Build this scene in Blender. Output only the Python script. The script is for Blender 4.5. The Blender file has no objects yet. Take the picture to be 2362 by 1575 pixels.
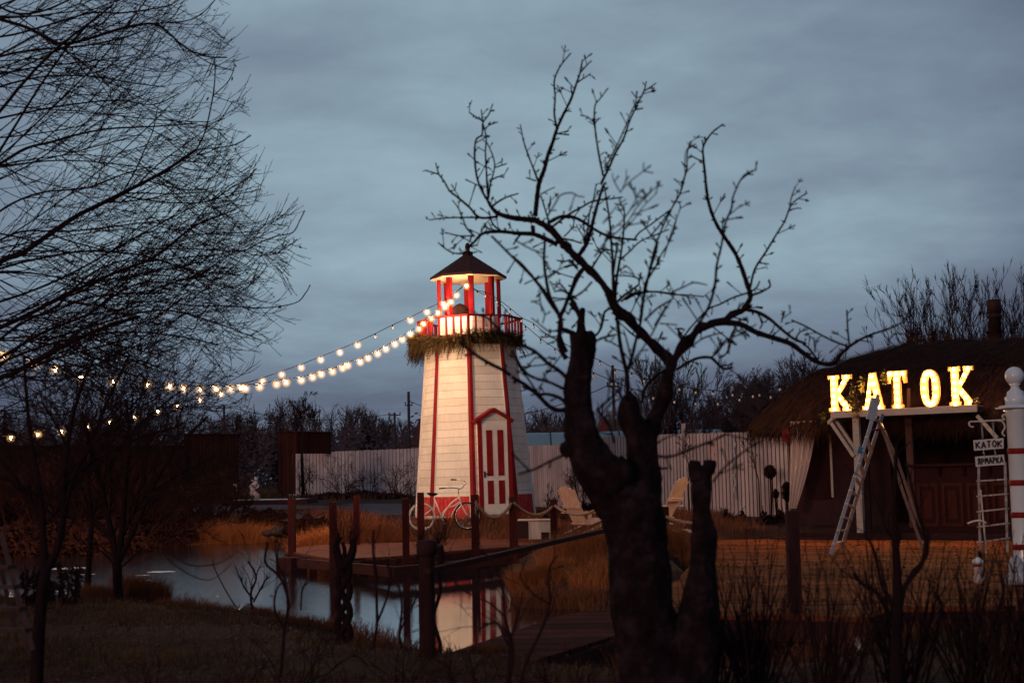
import bpy, math, random
import numpy as np
from mathutils import Vector, Matrix
random.seed(7); RNG = random.Random(11); NR = np.random.RandomState(5)
R = math.radians
C = bpy.context.scene.collection

# ------------------------------------------------------------------ camera model (photo pixels -> world)
W0, H0, F = 2362.0, 1575.0, 3281.0
CX, CY = 1181.0, 787.5
TILT = math.atan(317.5/F); ROLL = 0.02; EYE = Vector((0, 0, 1.75))
_F = Vector((0, math.cos(TILT), math.sin(TILT))); _Ru = Vector((1, 0, 0)); _Uu = Vector((0, -math.sin(TILT), math.cos(TILT)))
_R = _Ru*math.cos(ROLL) - _Uu*math.sin(ROLL); _U = _Ru*math.sin(ROLL) + _Uu*math.cos(ROLL)
def ray(px, py): return _F + _R*((px-CX)/F) + _U*((CY-py)/F)
def P(px, py, d):
    r = ray(px, py); return EYE + r*(d/r.y)
def G(px, py, z=0.0):
    r = ray(px, py); return EYE + r*((z-EYE.z)/r.z)
def proj(p):
    v = Vector(p) - EYE; k = v.dot(_F)
    if k < 0.1: return (-9999, -9999)
    return (CX + F*v.dot(_R)/k, CY - F*v.dot(_U)/k)

cam = bpy.data.cameras.new('camera'); co = bpy.data.objects.new('camera', cam); C.objects.link(co)
M = Matrix((( _R.x, _U.x, -_F.x, EYE.x), (_R.y, _U.y, -_F.y, EYE.y), (_R.z, _U.z, -_F.z, EYE.z), (0, 0, 0, 1)))
co.matrix_world = M
cam.lens = 36.0*F/W0; cam.sensor_width = 36; cam.clip_end = 6000; cam.clip_start = 0.1
cam.dof.use_dof = True; cam.dof.focus_distance = 37; cam.dof.aperture_fstop = 2.7
S = bpy.context.scene; S.camera = co
S.view_settings.view_transform = 'Standard'; S.view_settings.look = 'None'; S.view_settings.exposure = 0
S.render.engine = 'CYCLES'
S.cycles.sample_clamp_indirect = 2.0
S.cycles.max_bounces = 6

# ------------------------------------------------------------------ materials
def lin(r, g, b):
    f = lambda c: (c/255/12.92) if c/255 <= .04045 else ((c/255+.055)/1.055)**2.4
    return (f(r), f(g), f(b))
def newmat(name):
    m = bpy.data.materials.new(name); m.use_nodes = True
    nt = m.node_tree; bs = nt.nodes['Principled BSDF']; return m, nt, bs
def N(nt, t, **kw):
    n = nt.nodes.new(t)
    for k, v in kw.items():
        if k in n.inputs: n.inputs[k].default_value = v
        else: setattr(n, k, v)
    return n
def mat(name, c1, c2=None, rough=.8, scale=4.0, stretch=(1, 1, 1), bump=0.0, bscale=None, metal=0.0, emit=None, es=0.0, spec=.08, detail=6, world=False, c3=None):
    m, nt, bs = newmat(name); L = nt.links
    c2 = c2 or tuple(x*.7 for x in c1)
    tc = N(nt, 'ShaderNodeNewGeometry') if world else N(nt, 'ShaderNodeTexCoord')
    mp = N(nt, 'ShaderNodeMapping'); mp.inputs['Scale'].default_value = stretch
    L.new(tc.outputs['Position' if world else 'Object'], mp.inputs['Vector'])
    nz = N(nt, 'ShaderNodeTexNoise', Scale=scale, Detail=detail, Roughness=.65); L.new(mp.outputs[0], nz.inputs['Vector'])
    cr = N(nt, 'ShaderNodeValToRGB'); e = cr.color_ramp.elements
    e[0].position = .32; e[1].position = .68; e[0].color = (*c2, 1); e[1].color = (*c1, 1)
    if c3: x = cr.color_ramp.elements.new(.5); x.color = (*c3, 1)
    L.new(nz.outputs['Fac'], cr.inputs[0]); L.new(cr.outputs[0], bs.inputs['Base Color'])
    bs.inputs['Roughness'].default_value = rough; bs.inputs['Metallic'].default_value = metal
    bs.inputs['Specular IOR Level'].default_value = spec
    if bump:
        n2 = N(nt, 'ShaderNodeTexNoise', Scale=bscale or scale*3, Detail=8); L.new(mp.outputs[0], n2.inputs['Vector'])
        b = N(nt, 'ShaderNodeBump', Strength=min(1, bump), Distance=.02); L.new(n2.outputs['Fac'], b.inputs['Height']); L.new(b.outputs[0], bs.inputs['Normal'])
    if emit: bs.inputs['Emission Color'].default_value = (*emit, 1); bs.inputs['Emission Strength'].default_value = es
    return m
def board_mat(name, c1, c2, axis, width, line=(.03, .02, .02), lw=.04, rough=.7, grain=(1, 1, 12), scale=3, world=False, spec=.10, blotch=.82):
    """boards of a given width separated by thin dark joints, running across `axis`"""
    m, nt, bs = newmat(name); L = nt.links
    tc = N(nt, 'ShaderNodeNewGeometry') if world else N(nt, 'ShaderNodeTexCoord')
    vec = tc.outputs['Position' if world else 'Object']
    sp = N(nt, 'ShaderNodeSeparateXYZ'); L.new(vec, sp.inputs[0])
    dv = N(nt, 'ShaderNodeMath', operation='DIVIDE'); L.new(sp.outputs[axis], dv.inputs[0]); dv.inputs[1].default_value = width
    fr = N(nt, 'ShaderNodeMath', operation='FRACT'); L.new(dv.outputs[0], fr.inputs[0])
    lt = N(nt, 'ShaderNodeMath', operation='LESS_THAN'); L.new(fr.outputs[0], lt.inputs[0]); lt.inputs[1].default_value = lw
    fl = N(nt, 'ShaderNodeMath', operation='FLOOR'); L.new(dv.outputs[0], fl.inputs[0])
    wn = N(nt, 'ShaderNodeTexWhiteNoise', noise_dimensions='1D'); L.new(fl.outputs[0], wn.inputs['W'])
    mp = N(nt, 'ShaderNodeMapping'); mp.inputs['Scale'].default_value = grain; L.new(vec, mp.inputs['Vector'])
    nz = N(nt, 'ShaderNodeTexNoise', Scale=scale, Detail=8, Roughness=.7); L.new(mp.outputs[0], nz.inputs['Vector'])
    ad = N(nt, 'ShaderNodeMath', operation='MULTIPLY_ADD'); L.new(wn.outputs['Value'], ad.inputs[0]); ad.inputs[1].default_value = .45
    L.new(nz.outputs['Fac'], ad.inputs[2])
    cr = N(nt, 'ShaderNodeValToRGB'); e = cr.color_ramp.elements; e[0].position = .4; e[1].position = .95; e[0].color = (*c2, 1); e[1].color = (*c1, 1)
    L.new(ad.outputs[0], cr.inputs[0])
    mx = N(nt, 'ShaderNodeMix', data_type='RGBA'); L.new(lt.outputs[0], mx.inputs['Factor']); L.new(cr.outputs[0], mx.inputs[6]); mx.inputs[7].default_value = (*line, 1)
    nb = N(nt, 'ShaderNodeTexNoise', Scale=.9, Detail=7, Roughness=.7); L.new(vec, nb.inputs['Vector'])
    rb = N(nt, 'ShaderNodeValToRGB'); rb.color_ramp.elements[0].position = .36; rb.color_ramp.elements[1].position = .58; rb.color_ramp.elements[0].color = (blotch, blotch, blotch, 1); rb.color_ramp.elements[1].color = (1, 1, 1, 1)
    L.new(nb.outputs['Fac'], rb.inputs[0]); mu = N(nt, 'ShaderNodeMix', data_type='RGBA', blend_type='MULTIPLY'); mu.inputs['Factor'].default_value = 1; L.new(mx.outputs[2], mu.inputs[6]); L.new(rb.outputs[0], mu.inputs[7])
    L.new(mu.outputs[2], bs.inputs['Base Color']); bs.inputs['Roughness'].default_value = rough; bs.inputs['Specular IOR Level'].default_value = spec
    iv = N(nt, 'ShaderNodeMath', operation='SUBTRACT'); iv.inputs[0].default_value = 1; L.new(lt.outputs[0], iv.inputs[1])
    b = N(nt, 'ShaderNodeBump', Strength=.6, Distance=.01); L.new(iv.outputs[0], b.inputs['Height']); L.new(b.outputs[0], bs.inputs['Normal'])
    return m
def emis(name, col, s, diffuse=None):
    m, nt, bs = newmat(name)
    bs.inputs['Base Color'].default_value = (*(diffuse or col), 1); bs.inputs['Roughness'].default_value = .3
    bs.inputs['Emission Color'].default_value = (*col, 1); bs.inputs['Emission Strength'].default_value = s
    return m

WARM = (1.0, .52, .20)
BARK = mat('bark', (.022, .009, .0115), (.012, .005, .007), rough=.95, scale=9, stretch=(1, 1, .3), bump=1, bscale=30, spec=.1)
BARK_T = mat('bark_trunk', (.036, .020, .025), (.005, .0025, .0035), rough=.95, scale=7, bump=1, bscale=22, spec=.1, c3=(.014, .0062, .0085))
TWIG = mat('twig', (.034, .013, .016), (.020, .008, .0105), rough=.9, scale=3, spec=.1)
TWIG_RED = mat('twig_red', (.050, .017, .014), (.030, .011, .011), rough=.9, scale=3, spec=.1)  # redder than the plain twigs: glow of the warm lights put into the colour
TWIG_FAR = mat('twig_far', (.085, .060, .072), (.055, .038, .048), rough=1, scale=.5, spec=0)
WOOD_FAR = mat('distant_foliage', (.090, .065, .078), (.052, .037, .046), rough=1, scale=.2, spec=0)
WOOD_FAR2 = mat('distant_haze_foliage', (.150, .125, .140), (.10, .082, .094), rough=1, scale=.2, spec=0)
CONIF = mat('conifer', (.075, .056, .064), (.045, .032, .038), rough=1, scale=1, spec=0)
WHITE = mat('white_paint', (.78, .72, .70), (.60, .54, .52), rough=.55, scale=2)
def siding():
    m = board_mat('white_siding', (.82, .77, .72), (.68, .61, .55), 2, .205, line=(.20, .13, .10), lw=.035, rough=.6, grain=(5, 5, 1.2), scale=3.5)
    return m
SIDING = siding()
REDP = mat('red_paint', (.25, .013, .017), (.17, .008, .012), rough=.5, scale=3)
REDW = mat('worn_red_boards', (.50, .030, .034), (.60, .20, .18), rough=.6, scale=5, stretch=(5, 5, .6), c3=(.46, .02, .026))
BLACKM = mat('dark_roofing', (.085, .038, .034), (.040, .018, .019), rough=.8, scale=14, bump=.6)
SOFFIT = mat('soffit', (.75, .62, .48), (.6, .48, .36), rough=.7, scale=3)
GARL = mat('fir_garland', (.060, .040, .015), (.022, .017, .008), rough=.9, scale=8, spec=.1)
GARL2 = mat('fir_twigs', (.095, .050, .018), (.035, .02, .011), rough=.9, scale=8, spec=.1)
DARKCL = mat('dark_cloth', (.03, .014, .014), (.012, .006, .007), rough=.9, scale=6)
CABLE = mat('black_cable', (.02, .014, .014), (.01, .008, .008), rough=.6)
SOCK = mat('black_socket', (.025, .016, .014), (.012, .008, .008), rough=.6)
DEADB = mat('unlit_bulb_glass', (.62, .58, .58), (.5, .45, .45), rough=.15, spec=.6)
BULB = emis('lit_bulb', (1.0, .60, .33), 1080)
BULB2 = emis('dimmer_lit_bulb', (1.0, .50, .20), 700)
BULB_FAR = BULB
BULB_L = emis('lit_letter_bulb', (1.0, .50, .17), 900)
m, nt, bs = newmat('bulb_halo'); nt.nodes.remove(bs)  # see-through shell whose orange glow imitates lens bloom around a lit bulb
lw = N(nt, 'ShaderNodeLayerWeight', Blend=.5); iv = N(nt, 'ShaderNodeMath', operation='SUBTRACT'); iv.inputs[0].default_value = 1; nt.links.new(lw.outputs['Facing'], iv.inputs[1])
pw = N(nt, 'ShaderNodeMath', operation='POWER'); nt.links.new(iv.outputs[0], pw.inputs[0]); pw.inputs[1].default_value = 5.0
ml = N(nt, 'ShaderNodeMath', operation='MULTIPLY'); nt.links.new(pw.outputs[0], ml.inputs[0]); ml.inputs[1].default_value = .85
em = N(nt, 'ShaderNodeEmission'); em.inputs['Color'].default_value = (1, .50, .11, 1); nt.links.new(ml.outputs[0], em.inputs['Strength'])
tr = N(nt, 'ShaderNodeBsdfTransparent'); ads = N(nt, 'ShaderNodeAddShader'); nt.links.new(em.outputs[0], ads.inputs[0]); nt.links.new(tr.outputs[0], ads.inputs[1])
nt.links.new(ads.outputs[0], nt.nodes['Material Output'].inputs['Surface']); HALO = m; m.cycles.emission_sampling = 'NONE'
FENCE = board_mat('pale_fence_boards', (.52, .42, .45), (.34, .27, .30), 0, .155, line=(.30, .24, .27), lw=.06, rough=.7, grain=(3, 3, .5), scale=2)
FENCEB = board_mat('grey_fence_boards', (.56, .48, .53), (.40, .33, .38), 0, .19, line=(.11, .08, .10), lw=.13, rough=.7, grain=(3, 3, .5), scale=2)
REDFENCE = board_mat('red_brown_boards', (.080, .020, .014), (.045, .011, .010), 0, .12, line=(.010, .004, .004), lw=.12, rough=.8, grain=(3, 3, .5), scale=2)
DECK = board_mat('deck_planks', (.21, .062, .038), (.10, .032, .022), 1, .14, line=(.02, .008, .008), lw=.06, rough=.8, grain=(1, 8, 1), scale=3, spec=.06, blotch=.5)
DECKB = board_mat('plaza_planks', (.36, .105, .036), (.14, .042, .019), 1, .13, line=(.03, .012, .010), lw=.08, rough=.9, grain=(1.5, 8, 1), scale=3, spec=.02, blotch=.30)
FASC = mat('dark_deck_timber', (.065, .022, .022), (.032, .011, .013), rough=.8, scale=3, stretch=(.5, .5, 4))
POST = mat('red_stained_post', (.075, .0105, .009), (.038, .007, .0075), rough=.6, scale=3, stretch=(4, 4, .4))
DPOST = mat('dark_post', (.052, .018, .020), (.026, .010, .012), rough=.9, scale=4, stretch=(4, 4, .5), bump=.6)
ROPE = mat('rope', (.42, .28, .20), (.24, .15, .11), rough=.95, scale=30, stretch=(1, 1, 1), bump=1, bscale=60)
CHAIRM = mat('weathered_chair_wood', (.62, .42, .34), (.42, .27, .22), rough=.6, scale=4, stretch=(3, 3, .6))
CHAIRW = mat('pale_chair_wood', (.74, .58, .50), (.56, .42, .36), rough=.6, scale=4, stretch=(3, 3, .6))
BIKEP = mat('cream_bike_paint', (.80, .66, .58), (.66, .52, .45), rough=.35, scale=3, spec=.5)
BLACKR = mat('black_rubber', (.02, .016, .018), (.01, .008, .01), rough=.6)
CHROME = mat('chrome', (.62, .58, .58), (.4, .38, .38), rough=.25, metal=.9)
ALU = mat('aluminium', (.50, .46, .48), (.34, .30, .32), rough=.38, metal=.7, scale=8)
STEP = mat('ladder_step', (.66, .52, .40), (.50, .38, .28), rough=.5, scale=8)
THATCH = mat('thatch', (.030, .013, .012), (.013, .006, .007), rough=1, scale=6, stretch=(4, 4, 1), bump=1, bscale=30, spec=.05)
STRAW = mat('straw', (.060, .028, .019), (.024, .012, .011), rough=1, scale=3, spec=.05)
BEAM = mat('cream_beam', (.62, .50, .42), (.46, .35, .29), rough=.6, scale=3, stretch=(1, 1, 5))
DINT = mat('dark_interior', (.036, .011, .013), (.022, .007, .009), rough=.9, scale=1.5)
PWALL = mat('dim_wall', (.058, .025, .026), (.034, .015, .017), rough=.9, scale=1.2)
BARW = mat('red_brown_bar', (.036, .0065, .006), (.024, .005, .005), rough=.55, scale=4, stretch=(3, 3, .4))
BARW2 = mat('red_brown_panel', (.080, .012, .008), (.048, .008, .007), rough=.5, scale=4, stretch=(3, 3, .4))
CURT = mat('pale_curtain', (.62, .48, .44), (.46, .34, .32), rough=.95, scale=3, stretch=(4, 4, .4))
LFACE = mat('letter_face', (.15, .080, .032), (.12, .062, .024), rough=.6, scale=2, emit=(1, .46, .10), es=.50)  # weak glow added to the face to back up the bulbs' light
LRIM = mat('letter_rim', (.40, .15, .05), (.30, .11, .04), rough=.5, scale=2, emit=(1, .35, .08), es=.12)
SIGNW = mat('sign_board', (.70, .62, .60), (.52, .45, .44), rough=.6, scale=5, stretch=(1, 1, 5))
INK = mat('dark_lettering', (.03, .015, .02), (.02, .01, .012), rough=.7)
POSTW = mat('glossy_white_paint', (.66, .70, .76), (.58, .61, .67), rough=.18, scale=2, spec=.6)
STONE = mat('stone', (.085, .060, .058), (.028, .020, .021), rough=.8, scale=5, bump=.8)
WSTONE = mat('wet_stone', (.07, .045, .035), (.02, .012, .012), rough=.15, scale=5, bump=.6, spec=.6)
STATUE = mat('pale_statue', (.58, .48, .50), (.36, .28, .31), rough=.7, scale=6, bump=.5)
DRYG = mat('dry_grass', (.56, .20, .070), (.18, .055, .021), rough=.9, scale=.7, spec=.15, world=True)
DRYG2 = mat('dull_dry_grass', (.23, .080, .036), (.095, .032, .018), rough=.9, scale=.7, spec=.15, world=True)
GRASS = mat('lawn_grass', (.105, .055, .024), (.035, .016, .012), rough=.9, scale=1.6, spec=.1, world=True)
HERB = mat('dark_herb', (.045, .018, .018), (.024, .010, .012), rough=.9, scale=2, spec=.05)
SOIL = mat('soil', (.085, .040, .032), (.034, .014, .015), rough=1, scale=.8, bump=1, bscale=6, spec=.05, world=True, c3=(.055, .028, .020))
PATHM = mat('path_paving', (.13, .095, .10), (.075, .055, .06), rough=.9, scale=2.5, spec=.1, world=True)
GLASSH = mat('polytunnel_film', (.52, .60, .62), (.38, .45, .47), rough=.4, scale=1)
ICE = mat('ice_sheet', (.62, .64, .70), (.45, .47, .52), rough=.25, scale=1, spec=.5)
HOUSEW = mat('house_wall', (.20, .16, .18), (.16, .12, .14), rough=.9)
HOUSER = mat('house_roof', (.10, .045, .048), (.07, .03, .035), rough=.9)
POLE = mat('pole_wood', (.060, .045, .055), (.04, .03, .036), rough=.9)

# ------------------------------------------------------------------ mesh builder
def tag(o, label=None, cat=None, group=None, kind=None):
    if label: o['label'] = label
    if cat: o['category'] = cat
    if group: o['group'] = group
    if kind: o['kind'] = kind
    return o
def empty(name, loc=(0, 0, 0), rz=0.0):
    o = bpy.data.objects.new(name, None); o.empty_display_size = .2; o.location = loc; o.rotation_euler = (0, 0, rz); C.objects.link(o); return o
class MB:
    def __init__(s): s.v = []; s.f = []; s.sm = []
    def add(s, vs, fs, smooth=False):
        b = len(s.v); s.v.extend([tuple(x) for x in vs]); s.f.extend([tuple(i+b for i in f) for f in fs]); s.sm.extend([smooth]*len(fs))
    def box(s, c, sz, rz=0.0, m=None, taper=1.0):
        x, y, z = sz[0]/2, sz[1]/2, sz[2]/2; vs = []
        for k, (a, b_, c_) in enumerate([(-1, -1, -1), (1, -1, -1), (1, 1, -1), (-1, 1, -1), (-1, -1, 1), (1, -1, 1), (1, 1, 1), (-1, 1, 1)]):
            t = taper if c_ > 0 else 1
            v = Vector((a*x*t, b_*y*t, c_*z))
            if m is not None: v = m @ v
            if rz: v = Matrix.Rotation(rz, 3, 'Z') @ v
            vs.append(v + Vector(c))
        s.add(vs, [(0, 3, 2, 1), (4, 5, 6, 7), (0, 1, 5, 4), (1, 2, 6, 5), (2, 3, 7, 6), (3, 0, 4, 7)]); return s
    def bar(s, a, b, w, h, up=(0, 0, 1), roll=0):
        a = Vector(a); b = Vector(b); d = (b-a); L = d.length
        if L < 1e-6: return s
        d.normalize(); u = Vector(up)
        if abs(d.dot(u)) > .98: u = Vector((0, 1, 0))
        x = d.cross(u).normalized(); z = x.cross(d).normalized()
        m = Matrix((x, d, z)).transposed()
        s.box((a+b)/2, (w, L, h), m=m); return s
    def tube(s, pts, rad, n=5, cap=True, smooth=True):
        k = len(pts)
        if k < 2: return s
        if not isinstance(rad, (list, tuple)): rad = [rad]*k
        pts = [Vector(p) for p in pts]; vs = []; px = None
        for i in range(k):
            d = (pts[min(i+1, k-1)]-pts[max(i-1, 0)])
            if d.length < 1e-9: d = Vector((0, 0, 1))
            d.normalize()
            if px is None:
                a = Vector((0, 0, 1)) if abs(d.z) < .9 else Vector((1, 0, 0)); px = d.cross(a).normalized()
            else:
                px = (px - d*px.dot(d))
                if px.length < 1e-6: px = d.orthogonal()
                px.normalize()
            py = d.cross(px); r = rad[i]
            for j in range(n):
                t = 2*math.pi*j/n; vs.append(pts[i] + px*(r*math.cos(t)) + py*(r*math.sin(t)))
        fs = [(i*n+j, i*n+(j+1) % n, (i+1)*n+(j+1) % n, (i+1)*n+j) for i in range(k-1) for j in range(n)]
        if cap and n > 3: fs += [tuple(range(n-1, -1, -1)), tuple((k-1)*n+j for j in range(n))]
        s.add(vs, fs, smooth); return s
    def lathe(s, prof, c=(0, 0, 0), n=20, smooth=True, rot=0.0, m=None):
        vs = []; c = Vector(c)
        for (r, z) in prof:
            for j in range(n):
                t = 2*math.pi*j/n + rot; v = Vector((r*math.cos(t), r*math.sin(t), z))
                if m is not None: v = m @ v
                vs.append(c+v)
        k = len(prof)
        fs = [(i*n+j, i*n+(j+1) % n, (i+1)*n+(j+1) % n, (i+1)*n+j) for i in range(k-1) for j in range(n)]
        fs += [tuple(range(n-1, -1, -1)), tuple((k-1)*n+j for j in range(n))]
        s.add(vs, fs, smooth); return s
    def ball(s, c, r, n=10, sz=1.0):
        return s.lathe([(r*math.sin(math.pi*i/n)+1e-4, -r*sz*math.cos(math.pi*i/n)) for i in range(n+1)], c, n=max(8, n+2))
    def prism(s, poly, a, b):
        """poly: list of Vector in a plane; extrude from offset a to offset b (Vectors)"""
        n = len(poly); a = Vector(a); b = Vector(b)
        vs = [Vector(p)+a for p in poly] + [Vector(p)+b for p in poly]
        fs = [tuple(range(n-1, -1, -1)), tuple(range(n, 2*n))] + [(i, (i+1) % n, n+(i+1) % n, n+i) for i in range(n)]
        s.add(vs, fs); return s
    def build(s, name, m, parent=None, org=None):
        me = bpy.data.meshes.new(name); o = Vector((0, 0, 0))
        if org is not None: o = Vector(org)
        vs = np.array(s.v, dtype=float).reshape(-1, 3) - np.array(o[:])
        me.from_pydata(vs.tolist(), [], s.f); me.polygons.foreach_set('use_smooth', s.sm)
        me.materials.append(m); me.update()
        ob = bpy.data.objects.new(name, me); C.objects.link(ob)
        if parent is not None: ob.parent = parent
        else: ob.location = o
        return ob
def kids(o): return [x for x in bpy.data.objects if x.parent == o]
def copy_tree(o, parent=None):
    c = o.copy(); C.objects.link(c); c.parent = parent
    for ch in kids(o): copy_tree(ch, c)
    return c
def crom(pts, sub=4):
    """smooth a polyline of tuples"""
    if len(pts) < 3: return [Vector(p) for p in pts]
    q = [Vector(p) for p in pts]; q = [q[0]*2-q[1]] + q + [q[-1]*2-q[-2]]; out = []
    for i in range(1, len(q)-2):
        a, b, c, d = q[i-1], q[i], q[i+1], q[i+2]
        for k in range(sub):
            t = k/sub
            out.append(.5*((2*b)+(c-a)*t+(2*a-5*b+4*c-d)*t*t+(3*b-a-3*c+d)*t**3))
    out.append(q[-2]); return out

# ------------------------------------------------------------------ world
w = bpy.data.worlds.new('World'); S.world = w; w.use_nodes = True
nt = w.node_tree; L = nt.links; bg = nt.nodes['Background']
tc = N(nt, 'ShaderNodeTexCoord'); sp = N(nt, 'ShaderNodeSeparateXYZ'); L.new(tc.outputs['Generated'], sp.inputs[0])
def mth(op, a, b=None, c=None):
    n = N(nt, 'ShaderNodeMath', operation=op)
    for i, v in enumerate((a, b, c)):
        if v is None: continue
        if isinstance(v, (int, float)): n.inputs[i].default_value = v
        else: L.new(v, n.inputs[i])
    return n.outputs[0]
zz = mth('MAXIMUM', sp.outputs[2], 0.0)
den = mth('ADD', zz, .20)
cx = mth('DIVIDE', sp.outputs[0], den); cy = mth('DIVIDE', sp.outputs[1], den)
cb = N(nt, 'ShaderNodeCombineXYZ'); L.new(cx, cb.inputs[0]); L.new(cy, cb.inputs[1])
n1 = N(nt, 'ShaderNodeTexNoise', Scale=.95, Detail=6, Roughness=.48, Distortion=.5)
mpc = N(nt, 'ShaderNodeMapping'); mpc.inputs['Scale'].default_value = (.95, 1.1, 1); mpc.inputs['Location'].default_value = (3.4, 1.3, 0); mpc.inputs['Rotation'].default_value = (0, 0, .12)
L.new(cb.outputs[0], mpc.inputs['Vector']); L.new(mpc.outputs[0], n1.inputs['Vector'])
n2 = N(nt, 'ShaderNodeTexNoise', Scale=2.6, Detail=6, Roughness=.55, Distortion=.2); L.new(mpc.outputs[0], n2.inputs['Vector'])
n3 = N(nt, 'ShaderNodeTexNoise', Scale=7.0, Detail=5, Roughness=.6, Distortion=.3); L.new(mpc.outputs[0], n3.inputs['Vector'])
cl = mth('ADD', mth('ADD', mth('MULTIPLY', n1.outputs['Fac'], .56), mth('MULTIPLY', n2.outputs['Fac'], .32)), mth('MULTIPLY', n3.outputs['Fac'], .12))
# broad brightening towards the afterglow (slightly left of the lighthouse), dim towards the horizon
elr = N(nt, 'ShaderNodeValToRGB'); er = elr.color_ramp; er.interpolation = 'EASE'
er.elements[0].position = 0; er.elements[0].color = (.10, .10, .10, 1); er.elements[1].position = 1; er.elements[1].color = (.50, .50, .50, 1)
for p_, v_ in ((.06, .26), (.10, .52), (.155, .80), (.21, .82), (.30, .68), (.40, .64)):
    x = er.elements.new(p_); x.color = (v_, v_, v_, 1)
L.new(zz, elr.inputs[0])
azx = mth('SUBTRACT', sp.outputs[0], -.07); azg = mth('MULTIPLY', mth('MULTIPLY', azx, azx), -2.6)
fac = mth('ADD', mth('ADD', elr.outputs[0], azg), mth('MULTIPLY', mth('SUBTRACT', cl, .5), 1.45))
cr = N(nt, 'ShaderNodeValToRGB'); cc = cr.color_ramp
cc.elements[0].position = 0; cc.elements[0].color = (*lin(77, 86, 106), 1); cc.elements[1].position = 1; cc.elements[1].color = (*lin(165, 192, 205), 1)
for p_, c_ in ((.25, (98, 109, 129)), (.5, (121, 139, 157)), (.75, (146, 170, 183))):
    x = cc.elements.new(p_); x.color = (*lin(*c_), 1)
L.new(fac, cr.inputs[0])
sky = N(nt, 'ShaderNodeTexSky'); sky.sky_type = 'NISHITA'; sky.sun_disc = False; sky.sun_elevation = R(9); sky.sun_rotation = math.atan2(-.62, -.78); sky.air_density = 1.5
sm = N(nt, 'ShaderNodeMix', data_type='RGBA', blend_type='ADD'); sm.inputs['Factor'].default_value = .0008
L.new(cr.outputs[0], sm.inputs[6]); L.new(sky.outputs[0], sm.inputs[7])
L.new(sm.outputs[2], bg.inputs[0]); bg.inputs[1].default_value = 1.0
sl = bpy.data.lights.new('dusk_sun', 'SUN'); sl.energy = .70; sl.angle = R(12); sl.color = (1, .60, .38)
so = bpy.data.objects.new('dusk_sun', sl); C.objects.link(so); so.rotation_euler = Vector((-.62, -.78, .16)).to_track_quat('Z', 'Y').to_euler()

# ------------------------------------------------------------------ ground and pond
pond_px = [(-420, 1296), (0, 1283), (150, 1275), (300, 1262), (400, 1255), (520, 1250), (640, 1246), (672, 1256), (700, 1278), (800, 1278), (930, 1275), (1060, 1274), (1150, 1285),
           (1176, 1320), (1172, 1350), (1185, 1385), (1230, 1398), (1300, 1400), (1400, 1412), (1560, 1420), (1800, 1422), (2050, 1430), (2200, 1450), (2180, 1480),
           (2050, 1492), (1900, 1505), (1780, 1545), (1600, 1580), (1420, 1532), (1290, 1530), (1120, 1545), (1010, 1530), (960, 1512), (905, 1490), (850, 1466),
           (745, 1452), (650, 1440), (600, 1434), (540, 1428), (490, 1420), (430, 1400), (370, 1390), (240, 1398), (140, 1408), (0, 1412), (-420, 1420)]
pond = np.array([G(x, y, 0)[:2] for x, y in pond_px])
def sdist(x, y):
    x = np.asarray(x, float); y = np.asarray(y, float); d = np.full(x.shape, 1e9); ins = np.zeros(x.shape, bool); n = len(pond)
    for i in range(n):
        ax, ay = pond[i]; bx, by = pond[(i+1) % n]; ex, ey = bx-ax, by-ay
        t = np.clip(((x-ax)*ex+(y-ay)*ey)/(ex*ex+ey*ey+1e-12), 0, 1)
        d = np.minimum(d, np.hypot(x-ax-t*ex, y-ay-t*ey))
        c = ((ay > y) != (by > y)) & (x < (bx-ax)*(y-ay)/(by-ay+1e-12)+ax); ins ^= c
    return np.where(ins, -d, d)
def vnoise(x, y, s, seed=0):
    x = np.asarray(x)/s+seed*17.3; y = np.asarray(y)/s+seed*9.1
    return (np.sin(x*1.3+np.sin(y*1.7+seed))+np.sin(y*1.1+np.sin(x*2.1+2*seed))+np.sin((x+y)*.9+seed))/3
def gz(x, y):
    x = np.asarray(x, float); y = np.asarray(y, float); sd = sdist(x, y)
    plat = np.interp(y, [0, 20, 30, 38, 46, 65, 100, 400], [.30, .34, .52, .68, .74, 1.05, 1.2, 1.25])
    t = np.clip(sd/1.6, 0, 1); h = plat*(t*t*(3-2*t))
    h = h + vnoise(x, y, 1.1, 1)*.045*t + vnoise(x, y, .35, 2)*.018*t + np.clip(vnoise(x, y, .55, 7), 0, 1)*.06*np.exp(-((sd-.5)/.5)**2)
    pl = (x > 1.8) & (y > 13.8) & (y < 31.5) & ((x-1.8)*1.0 > (y-16)*.12)
    h = np.where(pl, np.minimum(h, .16), h)
    h = np.where(sd < 0, np.maximum(-.6, sd*.5), h)
    return h
def gz1(x, y): return float(gz(np.array([x]), np.array([y]))[0])
def gpt(px, d): # ground point at pixel column and distance
    p = P(px, 1105, d); return Vector((p.x, p.y, gz1(p.x, p.y)))
xs = np.concatenate([-np.geomspace(2500, 26, 22), np.arange(-25, 25.01, .28), np.geomspace(26, 2500, 22)])
ys = np.concatenate([np.arange(-12, 4, 2.0), np.arange(4, 56, .28), np.geomspace(56.3, 5000, 40)])
X, Y = np.meshgrid(xs, ys); Z = gz(X.ravel(), Y.ravel())
nx, ny = len(xs), len(ys)
me = bpy.data.meshes.new('ground')
idx = np.arange(nx*ny).reshape(ny, nx)
fc = np.stack([idx[:-1, :-1].ravel(), idx[:-1, 1:].ravel(), idx[1:, 1:].ravel(), idx[1:, :-1].ravel()], 1)
me.from_pydata(np.stack([X.ravel(), Y.ravel(), Z], 1).tolist(), [], fc.tolist()); me.polygons.foreach_set('use_smooth', [True]*len(fc)); me.materials.append(SOIL)
g = bpy.data.objects.new('ground', me); C.objects.link(g); tag(g, 'dark bare soil and turf around the pond', 'ground', kind='structure')
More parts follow.
